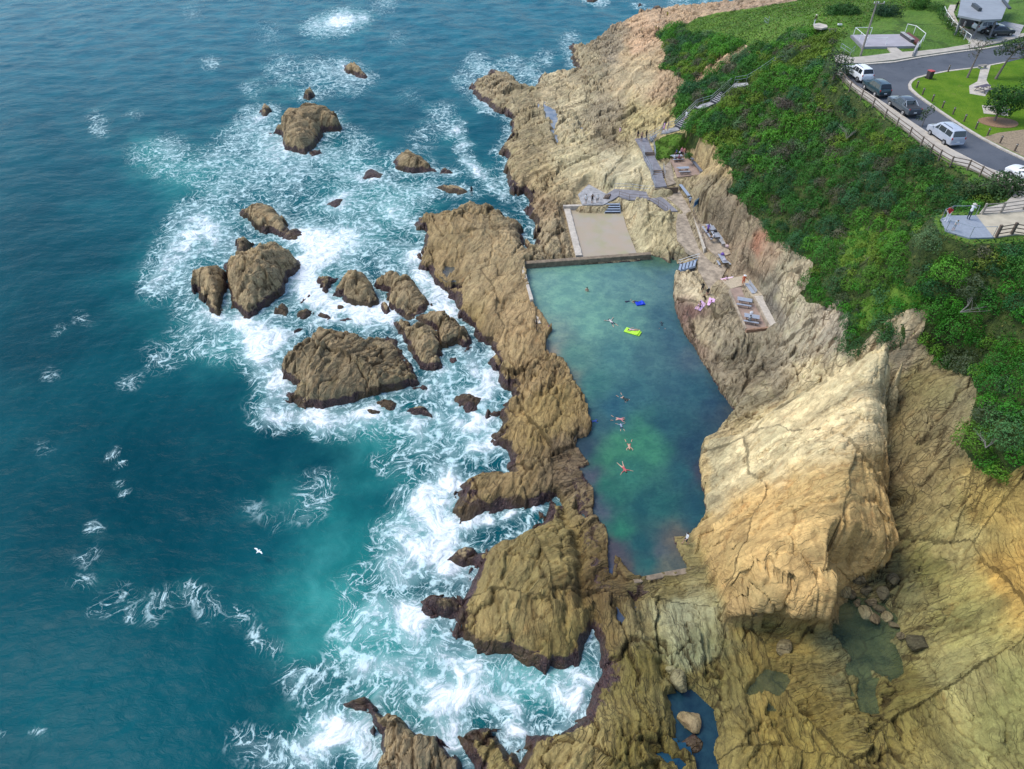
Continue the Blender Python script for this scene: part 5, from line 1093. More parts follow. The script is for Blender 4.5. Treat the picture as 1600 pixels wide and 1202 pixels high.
# ---- furniture
def bench(px, py, z, ang, Ln, label, m=BLUEG, back=False, name='bench', group='benches'):
    b0 = W(px, py, z); root = empty(name, b0, ang, label, 'bench', group)
    mb = MB()
    for k in range(4): mb.box((0, -.2 + k * .13, .45), (Ln, .11, .05), bev=.01)
    mb.build('seat', m, root)
    if back:
        mb = MB()
        for k in range(3): mb.box((0, .27 + k * .02, .62 + k * .14), (Ln, .04, .1), bev=.01)
        mb.build('backrest', m, root)
    for s in (-1, 1):
        MB().box((s * (Ln / 2 - .25), 0, .21), (.1, .42, .42), bev=.015).build('leg', CONCG, root)
    return root
def picnic(px, py, z, ang, label, m=STEEL, Ln=1.8):
    b0 = W(px, py, z); root = empty('picnic_table', b0, ang, label, 'picnic table', 'picnic tables')
    mb = MB()
    for k in range(5): mb.box((0, -.3 + k * .15, .75), (Ln, .135, .045), bev=.01)
    mb.build('tabletop', m, root)
    for s in (-1, 1):
        mb = MB()
        for k in (0, 1): mb.box((0, s * (.68 + k * .15), .45), (Ln, .135, .04), bev=.01)
        mb.build('seat', m, root)
    for s in (-1, 1):
        mb = MB(); x = s * (Ln / 2 - .3)
        mb.tube([(x, -.78, 0), (x, -.25, .74)], .035, 6).tube([(x, .78, 0), (x, .25, .74)], .035, 6).box((x, 0, .42), (.06, 1.6, .06))
        mb.build('leg', TIMB, root)
    return root
ALU = plain('dull aluminium slats', (.40, .43, .48), .45, .35, var=.1)
def wdir(a, b_, z):
    A = W(a[0], a[1], z); B = W(b_[0], b_[1], z); return math.atan2(B.y - A.y, B.x - A.x), (B - A).length
for (a, b_, z, lab) in [((1070,244),(1083,253.5),6.1,'long grey bench at the back of the upper terrace beside the bright bush'), ((1083,256),(1095.5,272),6.0,'long grey bench at the right edge of the upper terrace'), ((1062,292),(1076,310),4.5,'long blue-grey bench at the head of the walkway')]:
    an, l = wdir(a, b_, z); bench((a[0] + b_[0]) / 2, (a[1] + b_[1]) / 2, z, an, l, lab, BLUEG if z < 5 else plain('dark blue-grey bench timber', (.13,.14,.17), .7))
an, l = wdir((1165,447), (1176,462), 4.3); bench(1171, 455, 4.2, an, 2.4, 'grey slatted bench with a back, at the far end of the picnic platform', ALU, True)
an, l = wdir((1158,474), (1170,476), 4.2)
picnic(1162,476,4.2,an,'grey picnic table in the middle of the picnic platform', ALU)
picnic(1173,502,4.2,an,'picnic table with white things on it at the near end of the platform', ALU)
picnic(1057,250,5.95,.15,'picnic table crowded with people on the upper terrace', ALU)
picnic(1067,269,5.85,.1,'empty grey picnic table on the upper terrace', ALU)
an, l = wdir((1122,401), (1133,420), 2.9)
picnic(1128,411,2.85,an,'long table piled with purple and white bags beside the walkway', ALU, 2.4)
an2, l = wdir((1107,358), (1118,374), 4.1)
picnic(1108,362,4.1,an2,'picnic table with a purple bag on the ledge behind the low railing', ALU)
picnic(1116,373,4.0,an2,'picnic table with a dark round bag, middle one of the ledge', ALU)
bench(1127,381,3.95,an2,1.6,'short pale bench at the near end of the ledge', CONCG)
def sign(px, py, z, ang, label):
    root = empty('information_sign', W(px, py, z), ang, label, 'sign')
    for s in (-1, 1): MB().tube([(s * .62, 0, -.1), (s * .62, 0, 1.75)], .04, 7).build('post', STEEL, root)
    bd = MB().box((0, 0, 1.2), (1.35, .05, 1.0), bev=.01).build('board', plain('blue sign enamel', (.02,.16,.42), .4), root)
    MB().box((0, -.032, 1.58), (1.3, .012, .18)).box((0, -.032, .78), (1.3, .012, .12)).build('pale_band', plain('pale sign band', (.45,.68,.74), .4), bd)
sign(1086,328,4.4,.9,'blue information sign on two posts at the back of the walkway')
def bag(px, py, z, up, col, label, s=.4, cat='bag'):
    g = random.Random(px * 7 + py); mb = MB(); mb.lathe([(s * .2, 0), (s * .5, s * .06), (s * .55, s * .35), (s * .42, s * .62), (s * .12, s * .72)], n=10)
    mb.v = [(x * (1 + .2 * math.sin(y * 9)), y * .75, zz) for x, y, zz in mb.v]
    root = empty('bag', gp(px, py, z, up), g.uniform(0, 3), label, cat)
    mb.build('pouch', plain('cloth', col, .8), root, smooth=True)
    MB().tube([(-s * .3, 0, s * .6), (-s * .15, 0, s * .95), (s * .15, 0, s * .95), (s * .3, 0, s * .6)], s * .04, 6).build('handle', plain('cloth', tuple(c * .5 for c in col), .8), root)
bag(1127,406,2.85,.78,(.16,.09,.36),'purple bag at the far end of the long table',.5); bag(1130,415,2.85,.78,(.55,.52,.6),'white bag in the middle of the long table',.45); bag(1126,400,2.9,.02,(.18,.11,.4),'purple bag on the ground behind the long table',.5)
bag(1105,364,4.1,.02,(.14,.07,.34),'dark purple bag on the ground beside the ledge picnic table',.6); bag(1116,370,4.0,.78,(.02,.02,.025),'dark round bag on the middle ledge picnic table',.5); bag(1172,498,4.2,.78,(.7,.7,.72),'white bag on the table at the near end of the picnic platform',.4)
bag(1061,246,5.95,.78,(.7,.7,.75),'white bag on the crowded terrace table',.35); bag(1136,386,4.0,.0,(.55,.42,.42),'pale pink bag on the rocks behind the short bench',.5)
def towel(px, py, z, rz, col, label, a=1.6, b2=.8):
    c = W(px, py, z); n = 8; v = []; f = []
    X, Y = [], []
    for i in range(n + 1):
        for j in range(n + 1):
            u, w_ = (i / n - .5) * a, (j / n - .5) * b2; X.append(c.x + u * math.cos(rz) - w_ * math.sin(rz)); Y.append(c.y + u * math.sin(rz) + w_ * math.cos(rz))
    H = land(np.array(X), np.array(Y)); H = np.maximum(H, H.mean() - .15) + .07 
    v = [(x - c.x, y - c.y, h - c.z + .015 * math.sin(i * 1.7)) for i, (x, y, h) in enumerate(zip(X, Y, H))]
    top = len(v); v += [(a_, b_, c_ - .02) for a_, b_, c_ in v]
    for i in range(n):
        for j in range(n): q = i * (n + 1) + j; f += [(q, q + n + 1, q + n + 2, q + 1), (top + q, top + q + 1, top + q + n + 2, top + q + n + 1)]
    o = link_mesh('beach_towel', v, f, plain('towel', col, .95, scale=12), smooth=True); o.location = c
    tag(o, label, 'towel', 'beach towels on the rocks'); return float(H.mean())
towel(1094,481,3.0,.9,(.62,.42,.60),'pink towel nearest the pool edge under a bather'); towel(1110,478,3.1,1.2,(.66,.42,.62),'pink towel on the rock to the right of the bathers'); towel(1135,439,3.6,.3,(.70,.45,.58),'pink towel spread on the rock next to the walkway')
towel(1139,434,3.8,.3,(.66,.62,.64),'pale towel just behind the pink one by the walkway',1.0,.6)
# ---- plateau: road, kerbs, paths, court
ASPH, ntA, bA = mat('patched asphalt'); PA = pos(ntA)
cA = mix(ntA, rampf(ntA, noise(ntA, PA, .25, 5, .6), .3, .7), (.052, .062, .078), (.085, .095, .112)); cA = mix(ntA, math_(ntA, 'MULTIPLY', rampf(ntA, noise(ntA, PA, 7, 4, .8), .4, .7), .35), cA, (.13, .13, .135)); cA = mix(ntA, math_(ntA, 'MULTIPLY', rampf(ntA, noise(ntA, PA, .9, 5, .75), .60, .68), .55), cA, (.03, .033, .038))
L(ntA, cA, bA.inputs['Base Color']); bA.inputs['Roughness'].default_value = .88
def flat(name, pts, top, m, thick=.25, kind='structure', z=22):
    o = MB().prism([xy(p, z) for p in pts], top - thick, top).build(name, m); tag(o, kind=kind); return o
ROAD = [(1316,101),(1347,101),(1397,97),(1442,89),(1490,82),(1512,79),(1537,76),(1570,70),(1600,64),(1700,50),(1700,75),(1600,90),(1571,97),(1528,105),(1478,111),(1447,117),(1430,121.5),(1422,127),(1419,132),(1420,139),(1431,149),(1465,173),(1499,196),(1532,216),(1566,234),(1600,250),(1720,275),(1720,330),(1640,300),(1600,285),(1581,278),(1540,261.6),(1483,232),(1465,218),(1420,188),(1384,163),(1325,126),(1314,112)]
flat('road', ROAD, 21.92, ASPH)
SIDE = [(1314,112),(1325,126),(1384,163),(1420,188),(1465,218),(1483,232),(1540,261.6),(1581,278),(1600,285),(1640,300),(1640,345),(1600,331),(1530,334),(1536,326),(1570,318),(1586,302),(1561,285),(1532,270),(1510,261),(1487,251),(1438,221),(1397,187),(1343,146),(1307,113),(1306,100)]
PATHM = plain('pale footpath concrete', (.40, .36, .30), .88, var=.14, scale=.9)
flat('footpath', SIDE, 22.03, PATHM)
flat('footpath', [(1306,99),(1304,88),(1315,85),(1330,90),(1350,88.5),(1393,83),(1385,73.5),(1397,72),(1410,81.5),(1436,80),(1475,76),(1510,70),(1540,64),(1600,52),(1600,57),(1560,67),(1537,72),(1512,76.5),(1490,79.5),(1442,86.5),(1397,94),(1347,99),(1316,99)], 22.04, PATHM)
flat('kerb', [(1347,101.6),(1397,97.8),(1442,89.8),(1490,82.8),(1537,77),(1570,71),(1570,69.6),(1537,75.4),(1490,81.2),(1442,88.2),(1397,96.2),(1347,100)], 22.05, CONCP)
kin = [(1571,98.5),(1528,106.5),(1478,112.8),(1449,118.5),(1433,123),(1426,128),(1423.5,133),(1425,138.5),(1435,148),(1467,171),(1501,194),(1534,214),(1568,232),(1602,248),(1720,273)]
kout = [(1571,97),(1528,105),(1478,111),(1447,117),(1430,121.5),(1422,127),(1419,132),(1420,139),(1431,149),(1465,173),(1499,196),(1532,216),(1566,234),(1600,250),(1720,275)]
flat('kerb', kout + kin[::-1], 22.06, CONCP)
flat('kerb', [(1316,101),(1315,112),(1326,126),(1384,162.6),(1420,187.6),(1465,217.4),(1483,231.6),(1540,261),(1600,284.4),(1600,286),(1540,262.6),(1483,233),(1465,219),(1420,189.2),(1384,164),(1324,127),(1313,112)], 22.05, CONCP)
gm, ntg, bgm = mat('mown lawn'); Pg = pos(ntg)
cg = mix(ntg, rampf(ntg, noise(ntg, Pg, .35, 5, .6), .35, .65), (.085, .18, .010), (.14, .235, .018)); cg = mix(ntg, math_(ntg, 'MULTIPLY', rampf(ntg, noise(ntg, Pg, 4, 5, .7), .4, .7), .5), cg, (.055, .125, .012)); cg = mix(ntg, math_(ntg, 'MULTIPLY', rampf(ntg, noise(ntg, Pg, .8, 4, .6), .6, .75), .4), cg, (.20,.19,.06))
L(ntg, cg, bgm.inputs['Base Color']); bgm.inputs['Roughness'].default_value = .95; bgm.inputs['Specular IOR Level'].default_value = .1
L(ntg, bump(ntg, noise(ntg, Pg, 9, 4, .8), .12, 1.0), bgm.inputs['Normal'])
flat('lawn', kin + [(1720,110),(1720,70),(1605,90)], 22.03, gm)
flat('bare_ground', [(1537,215),(1560,208),(1600,203),(1720,196),(1720,271),(1602,246.5),(1570,231.5)], 22.045, plain('dry mulch ground', (.25,.19,.12), .95, var=.3, scale=5))
c0 = W(1560,192,22); flat('bare_ground', [], 0, None) if False else None
mb = MB(); mb.prism([(c0.x + 2.35 * math.cos(a) * (1 + .04 * math.sin(3 * a)), c0.y + 1.75 * math.sin(a)) for a in np.linspace(0, 6.283, 29)[:-1]], 21.9, 22.08); tag(mb.build('mulch_bed', plain('bark mulch', (.24,.14,.075), .95, var=.3, scale=9)), kind='structure')
flat('footpath', [(1514,135),(1527,128),(1532,108),(1548,101.5),(1541,126),(1548,137),(1539,151),(1515,147)], 22.055, CONCP)
flat('footpath', [(1534,165),(1573,168),(1575,182),(1537,178)], 22.058, CONCP)
flat('footpath', [(1478,22),(1487,36),(1501,50),(1514,63),(1520,71),(1545,66),(1532,48),(1512,46),(1498,38),(1490,20),(1494,8),(1484,8)], 22.05, CONCP)
flat('footpath', [(1512,55),(1590,60),(1600,40),(1570,34),(1530,44)], 22.045, CONCG)
# raised court slab behind the road
MB_ = MB().prism([xy(p, 22.22) for p in [(1331,54.5),(1406,53.5),(1431,72),(1350,73)]], 21.5, 22.22); tag(MB_.build('raised_court_slab', plain('grey court surface', (.33,.31,.33), .9, var=.1, scale=.5)), kind='structure')
MB_ = MB().prism([xy(p, 22.2) for p in [(1412,52),(1420,50.5),(1437,62),(1434,68)]], 21.7, 22.2); tag(MB_.build('garden_bed', plain('maroon planted mulch', (.13,.045,.04), .95, var=.4, scale=8)), kind='structure')
an, l = wdir((1408,55), (1425,67), 22.22)
r_ = empty('bench', W(1416.5,61,22.22), an, 'long box bench with dark front at the right side of the raised court', 'bench', 'benches')
MB().box((0, 0, .48), (l, .6, .08), bev=.02).build('seat', CONCG, r_); MB().box((0, 0, .22), (l - .1, .5, .43)).build('base', plain('dark bench front', (.05,.05,.055), .7), r_)
wall_strip('retaining_wall', (1330,54.5), (1349,74), .2, 21.4, 22.228, CONCD, 'dark retaining wall on the left side of the raised court')
wall_strip('retaining_wall', (1428,82), (1436,65), .25, 21.6, 22.6, CONCG, 'short sloping wall at the right end of the raised court')
railing([gp(*p) for p in [(1360,53.5,22.22),(1334,53.5,22.22),(1353,70,22.22),(1384,70,22.22)]], WHITEP, 'white bent handrail at the left side of the raised court', h=1.0, rails=(1.0,), r=.04, step=3)
railing([gp(*p) for p in [(1415,48,22.5),(1428,51,22.5),(1443,63,22.3),(1432,80,22.0)]], WHITEP, 'white bent handrail around the planted bed of the court', h=1.0, rails=(1.0,), r=.045, step=3)
railing([gp(*p) for p in [(1473,20,22),(1476,28,22),(1486,42,22),(1500,55,22),(1514,66,22)]], WHITEP, 'white curved handrail beside the path up to the shelter', h=1.0, rails=(1.0,), r=.045, step=2.5)
railing([gp(*p) for p in [(1312,80,22),(1318,84,22),(1327,90,22),(1333,84,22)]], STEEL, 'grey railing at the top landing of the cliff stairs', h=1.1, step=1.5)
railing([gp(*p) for p in [(1193,38,16.6),(1199,42,16.8),(1200,36,17.0)]], STEEL, 'small steel barrier alone on the grassy headland', h=1.2, step=1.0)
# power pole
rp = empty('power_pole', W(1345,86,22), 0, 'tall leaning-looking timber power pole beside the raised court', 'pole')
MB().tube([(0, 0, -.3), (.0, 0, 7.4)], [.17, .11], 10).build('shaft', TIMG, rp, smooth=True)
MB().box((.35, 0, 7.1), (1.6, .1, .12), bev=.02).build('crossarm', TIMG, rp)
for x in (-.35, .25, 1.05): MB().lathe([(.05, 7.15), (.07, 7.25), (.04, 7.35), (.06, 7.4)], (x, 0, 0), 8).build('insulator', WHITEP, rp)
# bollards, bin
bz = MB().box((0, 0, .42), (.16, .16, 1.0), bev=.025).box((0, 0, .8), (.165, .165, .06), mi=1)
bl = [(1432,137,'bollard nearest the tip of the grass island'),(1441,148.5,'second timber bollard from the tip of the grass island'),(1456,158.6,'third timber bollard from the tip of the island'),(1472,168.8,'fourth timber bollard from the tip, opposite the dark pickup'),(1488.6,179,'fifth timber bollard from the island tip'),(1506,190,'sixth timber bollard, opposite the silver van'),(1524,201.4,'seventh timber bollard, last but one standing in grass'),(1542.6,212,'timber bollard where grass ends and bare ground starts'),(1562,224,'timber bollard in the bare ground, left one'),(1585,236.7,'timber bollard in the bare ground nearest the right frame edge'),(1481,112.5,'lone timber bollard on the road side behind the red-lidded bin')]
b0 = None
for x, y, lab in bl:
    if b0 is None: b0 = bz.build('bollard', [TIMB, plain('pale bollard band', (.5,.5,.45), .6)]); o = b0
    else: o = b0.copy(); C.objects.link(o)
    o.location = W(x, y, 22.03); tag(o, lab, 'bollard', 'timber bollards around the grass island')
rb = empty('rubbish_bin', W(1451,123,22.03), .3, 'dark wheelie bin with a red lid on the grass island', 'bin')
MB().box((0, 0, .52), (.62, .68, .98), taper=1.12, bev=.05).build('body', plain('dark bin plastic', (.05,.04,.04), .6), rb)
MB().box((0, 0, 1.07), (.74, .82, .1), bev=.04).build('lid', plain('red bin plastic', (.42,.05,.045), .5), rb)
for s in (-1, 1): MB().tube([(s * .3, .36, .1), (s * .36, .36, .1)], .1, 12).build('wheel', BLACK, rb)
picnic(1535,143,22.06,.5,'dark picnic table on the concrete pad reached by the grass path', plain('dark table timber', (.10,.085,.11), .8))
picnic(1560,175,22.06,.4,'dark picnic table on the pad beside the mulch circle', plain('dark table timber', (.10,.085,.11), .8))
bench(1534,107,22.06,.3,1.5,'small bench at the kerb end of the path across the island', TIMG)
# timber fences
railing([gp(a, b_, 21.88) for a, b_ in [(1306,119),(1327,141),(1345,155),(1363,168),(1382,185),(1400,199),(1420,214),(1438,229),(1453,241),(1466,250),(1484,260.5),(1511,266),(1530,276),(1546,286),(1562,296),(1574,308)]], plain('brown weathered fence timber', (.17,.13,.10), .88, var=.25, scale=7), 'long three-rail timber fence along the cliff side of the footpath', h=1.15, rails=(.95, .6, .28), step=2.5, square=True, cat='fence', name='timber_fence', pr=.075)
railing([gp(a, b_, 21.9) for a, b_ in [(1534,336),(1563,334),(1598,329),(1640,326)]], TIMG, 'three-rail timber fence on the far side of the path to the lookout', h=1.2, rails=(.95, .6, .28), step=2.6, square=True, cat='fence', name='timber_fence', pr=.09)
railing([gp(a, b_, 21.9) for a, b_ in [(1556,371),(1580,367),(1605,371),(1640,378)]], TIMB, 'dark timber fence with a thick end post on the near side of the lookout path', h=1.25, rails=(.9, .6, .28), step=2.8, square=True, cat='fence', name='timber_fence', pr=.12)
flat('footpath', [(1524,336),(1600,330),(1660,330),(1660,372),(1590,366),(1553,371)], 21.98, plain('tan lookout path', (.42,.37,.27), .88, var=.14, scale=.9), z=21.98)
DECKP = [(1470,342),(1483,337),(1525,336.5),(1553,371),(1515,372),(1478,361)]
dk = MB().prism([xy(p, 22) for p in DECKP], 21.85, 22.0).build('lookout_deck', plain('blue-grey deck boards', (.24,.27,.31), .8, var=.1, scale=3))
tag(dk, 'blue-grey lookout deck jutting out over the green slope', 'deck')
railing([gp(a, b_, 22) for a, b_ in [(1551,370.5),(1515,371.5),(1478,360.5),(1471,343),(1483,338),(1524,337.5)]], STEEL, 'thin steel safety railing around the lookout deck', h=1.1, rails=(1.0,), r=.025, step=2.0)
# shelter building at the top
sh = empty('picnic_shelter', W(1535,20,22), 0, 'park shelter with a wide pale grey flat roof at the top right', 'shelter'); so_ = sh.location
Z = 25.2; roofp = [xy(p, Z) for p in [(1497,24),(1503,-8),(1583,-14),(1565,30),(1533,31)]]; roofp = [(x - so_.x, y - so_.y) for x, y in roofp]
MB().prism(roofp, Z - 22 - .28, Z - 22).build('roof', plain('pale grey roof sheet', (.25,.27,.29), .6, var=.1, scale=.6), sh)
ca = sum(p[0] for p in roofp) / 5, sum(p[1] for p in roofp) / 5
for p in roofp[:]: MB().box((ca[0] + (p[0] - ca[0]) * .8, ca[1] + (p[1] - ca[1]) * .8, 1.45), (.22, .22, 2.93)).build('post', CONCD, sh)
q = W(1525,14,Z) - so_; MB().box((q.x, q.y, Z - 22 + .25), (.5, 3.4, .5), rz=-.15).build('roof_duct', plain('dark duct', (.05,.06,.07), .6), sh)
q = W(1572,8,Z) - so_; MB().box((q.x, q.y, Z - 22 + .1), (.45, 5.5, .22), rz=-.3).build('gutter', plain('dark duct', (.05,.06,.07), .6), sh)
MB().box((ca[0], ca[1] + 1, 1.3), (5, .25, 2.6)).build('wall', CONCD, sh)
# viewing pad and small things on the lawn
flat('viewing_pad', [(1271,38),(1280,36.5),(1292,39.5),(1293,43),(1284,45),(1273,43)], 21.95, CONCP, z=21.9)
fr = empty('lawn_marker', W(1312,39.5,22), 0, 'small white marker box lying on the lawn beside the viewing pad', 'marker'); MB().box((0, 0, .12), (.7, .4, .24), bev=.03).build('case', WHITEP, fr); MB().box((0, 0, .26), (.5, .25, .05), bev=.01).build('lid', CONCG, fr)
bench(1300,50,21.9,.1,1.5,'small dark bench at the cliff edge near the viewing pad', TIMB)
# ============================================================ VEHICLES
GLASS = plain('dark car glass', (.012, .016, .020), .06, var=0, spec=.8)
TYRE = plain('tyre rubber', (.018, .018, .018), .85); RIM = plain('alloy rim', (.45, .46, .48), .3, .8)
RED = plain('tail lamp red', (.35, .015, .012), .25); LAMP = plain('headlamp lens', (.75, .77, .8), .1); TRIM = plain('dark trim', (.03, .03, .033), .6)
def paint(col, name='car paint'):
    m, nt, b = mat(name); b.inputs['Base Color'].default_value = (*col, 1); b.inputs['Roughness'].default_value = .3; b.inputs['Coat Weight'].default_value = .6; b.inputs['Coat Roughness'].default_value = .08
    n = noise(nt, pos(nt), 1.5, 4, .6); L(nt, mix(nt, rampf(nt, n, .3, .7), tuple(c * .9 for c in col), tuple(min(1, c * 1.06) for c in col)), b.inputs['Base Color']); return m
# stations: x, z bottom, belt z, top z, half width at belt, half width at top
CARS = {
 'four_wheel_drive': ([(2.42,.5,.78,.92,.78,.62),(2.36,.38,.95,1.05,.88,.75),(1.9,.34,1.02,1.14,.94,.82),(1.15,.34,1.08,1.22,.95,.84),(.45,.34,1.12,1.80,.95,.70),(.2,.34,1.12,1.86,.95,.70),(-1.2,.34,1.13,1.88,.95,.70),(-1.95,.34,1.13,1.84,.94,.70),(-2.28,.36,1.10,1.25,.93,.80),(-2.40,.45,.95,1.05,.86,.74)], 1.15, .2, -1.95, -2.28),
 'van': ([(2.45,.45,.72,.84,.80,.62),(2.38,.32,.92,1.0,.90,.76),(2.0,.3,1.02,1.12,.95,.84),(1.55,.3,1.10,1.22,.96,.86),(.75,.3,1.16,1.86,.96,.76),(.5,.3,1.16,1.94,.96,.76),(-1.2,.3,1.16,1.96,.96,.76),(-2.2,.3,1.15,1.92,.95,.76),(-2.42,.32,1.12,1.24,.94,.84),(-2.5,.4,.9,1.0,.88,.76)], 1.55, .5, -2.2, -2.42),
 'hatchback': ([(2.2,.42,.62,.72,.72,.56),(2.12,.3,.78,.86,.84,.70),(1.7,.27,.88,.96,.89,.76),(1.0,.26,.94,1.04,.9,.8),(.2,.26,.96,1.42,.9,.62),(0,.26,.96,1.47,.9,.62),(-.9,.26,.97,1.46,.9,.62),(-1.6,.27,.97,1.30,.88,.64),(-2.05,.3,.96,1.06,.86,.74),(-2.2,.38,.8,.9,.8,.68)], 1.0, .0, -1.6, -2.05),
 'pickup': ([(2.60,.5,.78,.90,.80,.62),(2.52,.38,.95,1.04,.90,.76),(2.05,.36,1.02,1.12,.94,.84),(1.3,.36,1.08,1.18,.95,.84),(.6,.36,1.12,1.72,.95,.68),(.35,.36,1.12,1.80,.95,.68),(-.55,.36,1.12,1.80,.95,.68),(-.85,.36,1.12,1.72,.95,.70),(-1.02,.36,1.10,1.16,.95,.9),(-2.55,.38,1.08,1.14,.94,.88),(-2.62,.45,1.0,1.06,.9,.85)], 1.3, .35, -.85, -1.02)}
def car(kind, px, py, ang, col, label, z=21.92, rails=True, s=1.0):
    st, xw, xr, xb, xe = CARS[kind]; g = {a[0]: a for a in st}
    root = empty(kind, W(px, py, z), ang, label, {'four_wheel_drive': 'car', 'van': 'van', 'hatchback': 'car', 'pickup': 'pickup'}[kind], 'vehicles on the clifftop road'); root.scale = (s, s, s)
    pm = paint(col, kind.replace('_', ' ') + ' paint'); v = []; f = []; K = 14
    for x, zb, zt, zz, wb, wt in st:
        half = [(wb * .80, zb), (wb * .97, zb + .10), (wb, zb + (zt - zb) * .55), (wb * .985, zt), (wt + (wb * .97 - wt) * .12, zt + (zz - zt) * .86), (wt * .93, zz - .015), (wt * .5, zz + .02)]
        v += [(x, y, z_) for y, z_ in half] + [(x, -y, z_) for y, z_ in half[::-1]]
    for i in range(len(st) - 1):
        for j in range(K): a = i * K + j; b = i * K + (j + 1) % K; f.append((a, b, b + K, a + K))
    f.append(tuple(range(K - 1, -1, -1))); f.append(tuple((len(st) - 1) * K + j for j in range(K)))
    body = link_mesh('body', v, f, pm, root, smooth=True)
    body.data.set_sharp_from_angle(angle=R(32))
    def side(x, t):   # point on the flank at height fraction t above the belt
        xs = [a[0] for a in st]; i = max(k for k in range(len(xs) - 1) if xs[k] >= x - 1e-6); a, b = st[i], st[i + 1]; k = (a[0] - x) / (a[0] - b[0])
        I = lambda n: a[n] + (b[n] - a[n]) * k
        zt, zz, wb, wt = I(2), I(3), I(4) * .985, I(5); ye = wt + (I(4) * .97 - wt) * .12
        return (x, wb + (ye - wb) * t, zt + (zz - zt) * .86 * t)
    def sidewin(x0, x1, s_, cut0=0., cut1=0.):
        q = [side(x0, .10), side(x1, .10), side(x1 + cut1, .90), side(x0 - cut0, .90)]
        mb = MB(); o = [(a, (b + .014) * s_, c) for a, b, c in q]; i_ = [(a, (b - .02) * s_, c) for a, b, c in q]
        mb.add(o + i_, [(0, 1, 2, 3), (7, 6, 5, 4), (0, 4, 5, 1), (1, 5, 6, 2), (2, 6, 7, 3), (3, 7, 4, 0)]); mb.build('side_window', GLASS, root)
    x0, x1 = xr - .0, xb + .12
    if kind == 'pickup': splits = [(xw - .45, -.10, .55, 0), (-.18, xb + .08, 0, .05)]
    elif kind == 'van': splits = [(xw - .55, .35, .55, 0), (.25, -.95, 0, 0), (-1.05, xb + .1, 0, .0)]
    else: splits = [(xw - .45, -.1, .6, 0), (-.18, -1.0, 0, 0), (-1.08, xb + .05, 0, .1)]
    for a, b, c0_, c1_ in splits:
        for s_ in (1, -1): sidewin(a, b, s_, c0_, c1_)
    def slope(xa, xb_, nm, lo, hi, sgn):
        A, B = g[xa], g[xb_]; q = []
        for t, w_ in ((lo, .9), (hi, .93)):
            x = A[0] + (B[0] - A[0]) * t; zz = A[3] + (B[3] - A[3]) * t; wt = A[5] + (B[5] - A[5]) * t; q.append((x + sgn * .02, wt * w_, zz + .028))
        (xa_, wa, za), (xb2, wb2, zb2) = q
        mb = MB(); mb.add([(xa_, wa, za), (xa_, -wa, za), (xb2, -wb2, zb2), (xb2, wb2, zb2), (xa_, wa, za - .05), (xa_, -wa, za - .05), (xb2, -wb2, zb2 - .05), (xb2, wb2, zb2 - .05)], [(0, 1, 2, 3), (7, 6, 5, 4), (0, 4, 5, 1), (2, 6, 7, 3), (1, 5, 6, 2), (3, 7, 4, 0)]); mb.build(nm, GLASS, root)
    mid = st[4][0]; slope(xw, mid, 'windscreen', .12, .95, 1)
    if kind == 'pickup': slope(-.85, -1.02, 'rear_window', .08, .85, -1)
    else: slope(xb, xe, 'rear_window', .08, .88, -1)
    wx = (1.45, -1.45) if kind != 'pickup' else (1.65, -1.55); wr = .37 if kind in ('four_wheel_drive', 'pickup') else .32
    if kind == 'hatchback': wx = (1.35, -1.3)
    for x in wx:
        for s_ in (1, -1):
            y = st[5][4] * .93 * s_; ty = MB().tube([(x, y - s_ * .12, wr), (x, y - s_ * .10, wr), (x, y + s_ * .09, wr), (x, y + s_ * .11, wr)], [wr * .9, wr, wr, wr * .92], 20).build('tyre', TYRE, None, smooth=True)
            wh = ty; wh.name = 'wheel'; wh.parent = root
            MB().tube([(x, y + s_ * .085, wr), (x, y + s_ * .125, wr)], [wr * .62, wr * .55], 14).build('rim', RIM, wh)
            MB().tube([(x, y - s_ * .02, wr + .03), (x, y + s_ * .055, wr + .03)], [wr * 1.22] * 2, 20).build('wheel_arch', TRIM, root)
    xf, xk = st[0][0], st[-1][0]
    for s_ in (1, -1):
        MB().box((xf - .12, s_ * .66, st[1][2] - .08), (.22, .34, .16), bev=.04).build('headlight', LAMP, root)
        MB().box((xk + .07, s_ * (st[-2][4] - .13), st[-2][2] - .06), (.12, .16, .34 if kind != 'hatchback' else .2), bev=.03).build('tail_light', RED, root)
        MB().box((xw - .35, s_ * (st[3][4] + .1), st[3][2] + .12), (.14, .2, .15), bev=.04).build('wing_mirror', pm, root)
    MB().box((xf - .05, 0, .52), (.18, 1.5, .2), bev=.05).box((xf - .02, 0, .74), (.1, .8, .14), bev=.02).build('front_bumper', TRIM, root)
    MB().box((xk + .02, 0, .5), (.2, 1.62, .2), bev=.05).build('rear_bumper', TRIM if kind != 'van' else pm, root)
    MB().box((xk - .03, 0, .72), (.03, .38, .12)).build('number_plate', WHITEP, root)
    if kind == 'pickup':
        MB().box((-1.8, 0, 1.17), (1.42, 1.6, .05), bev=.02).build('tray_cover', plain('black tray cover', (.03,.032,.036), .7), root)
        mb = MB()
        for s_ in (1, -1): mb.tube([(-1.02, s_ * .78, 1.16), (-1.0, s_ * .66, 1.7)], .045, 6).tube([(-1.0, s_ * .66, 1.7), (-1.7, s_ * .8, 1.2)], .04, 6)
        mb.tube([(-1.0, -.66, 1.7), (-1.0, .66, 1.7)], .045, 6); mb.build('roll_bar', STEEL, root)
    elif rails:
        for s_ in (1, -1): MB().tube([(.2, s_ * .62, st[5][3] - .02), (.1, s_ * .62, st[5][3] + .07), (-1.5, s_ * .62, st[5][3] + .08), (-1.6, s_ * .62, st[5][3])], .022, 6).build('roof_rail', TRIM, root)
    return root
an, _ = wdir((1465,216), (1325,118), 22)
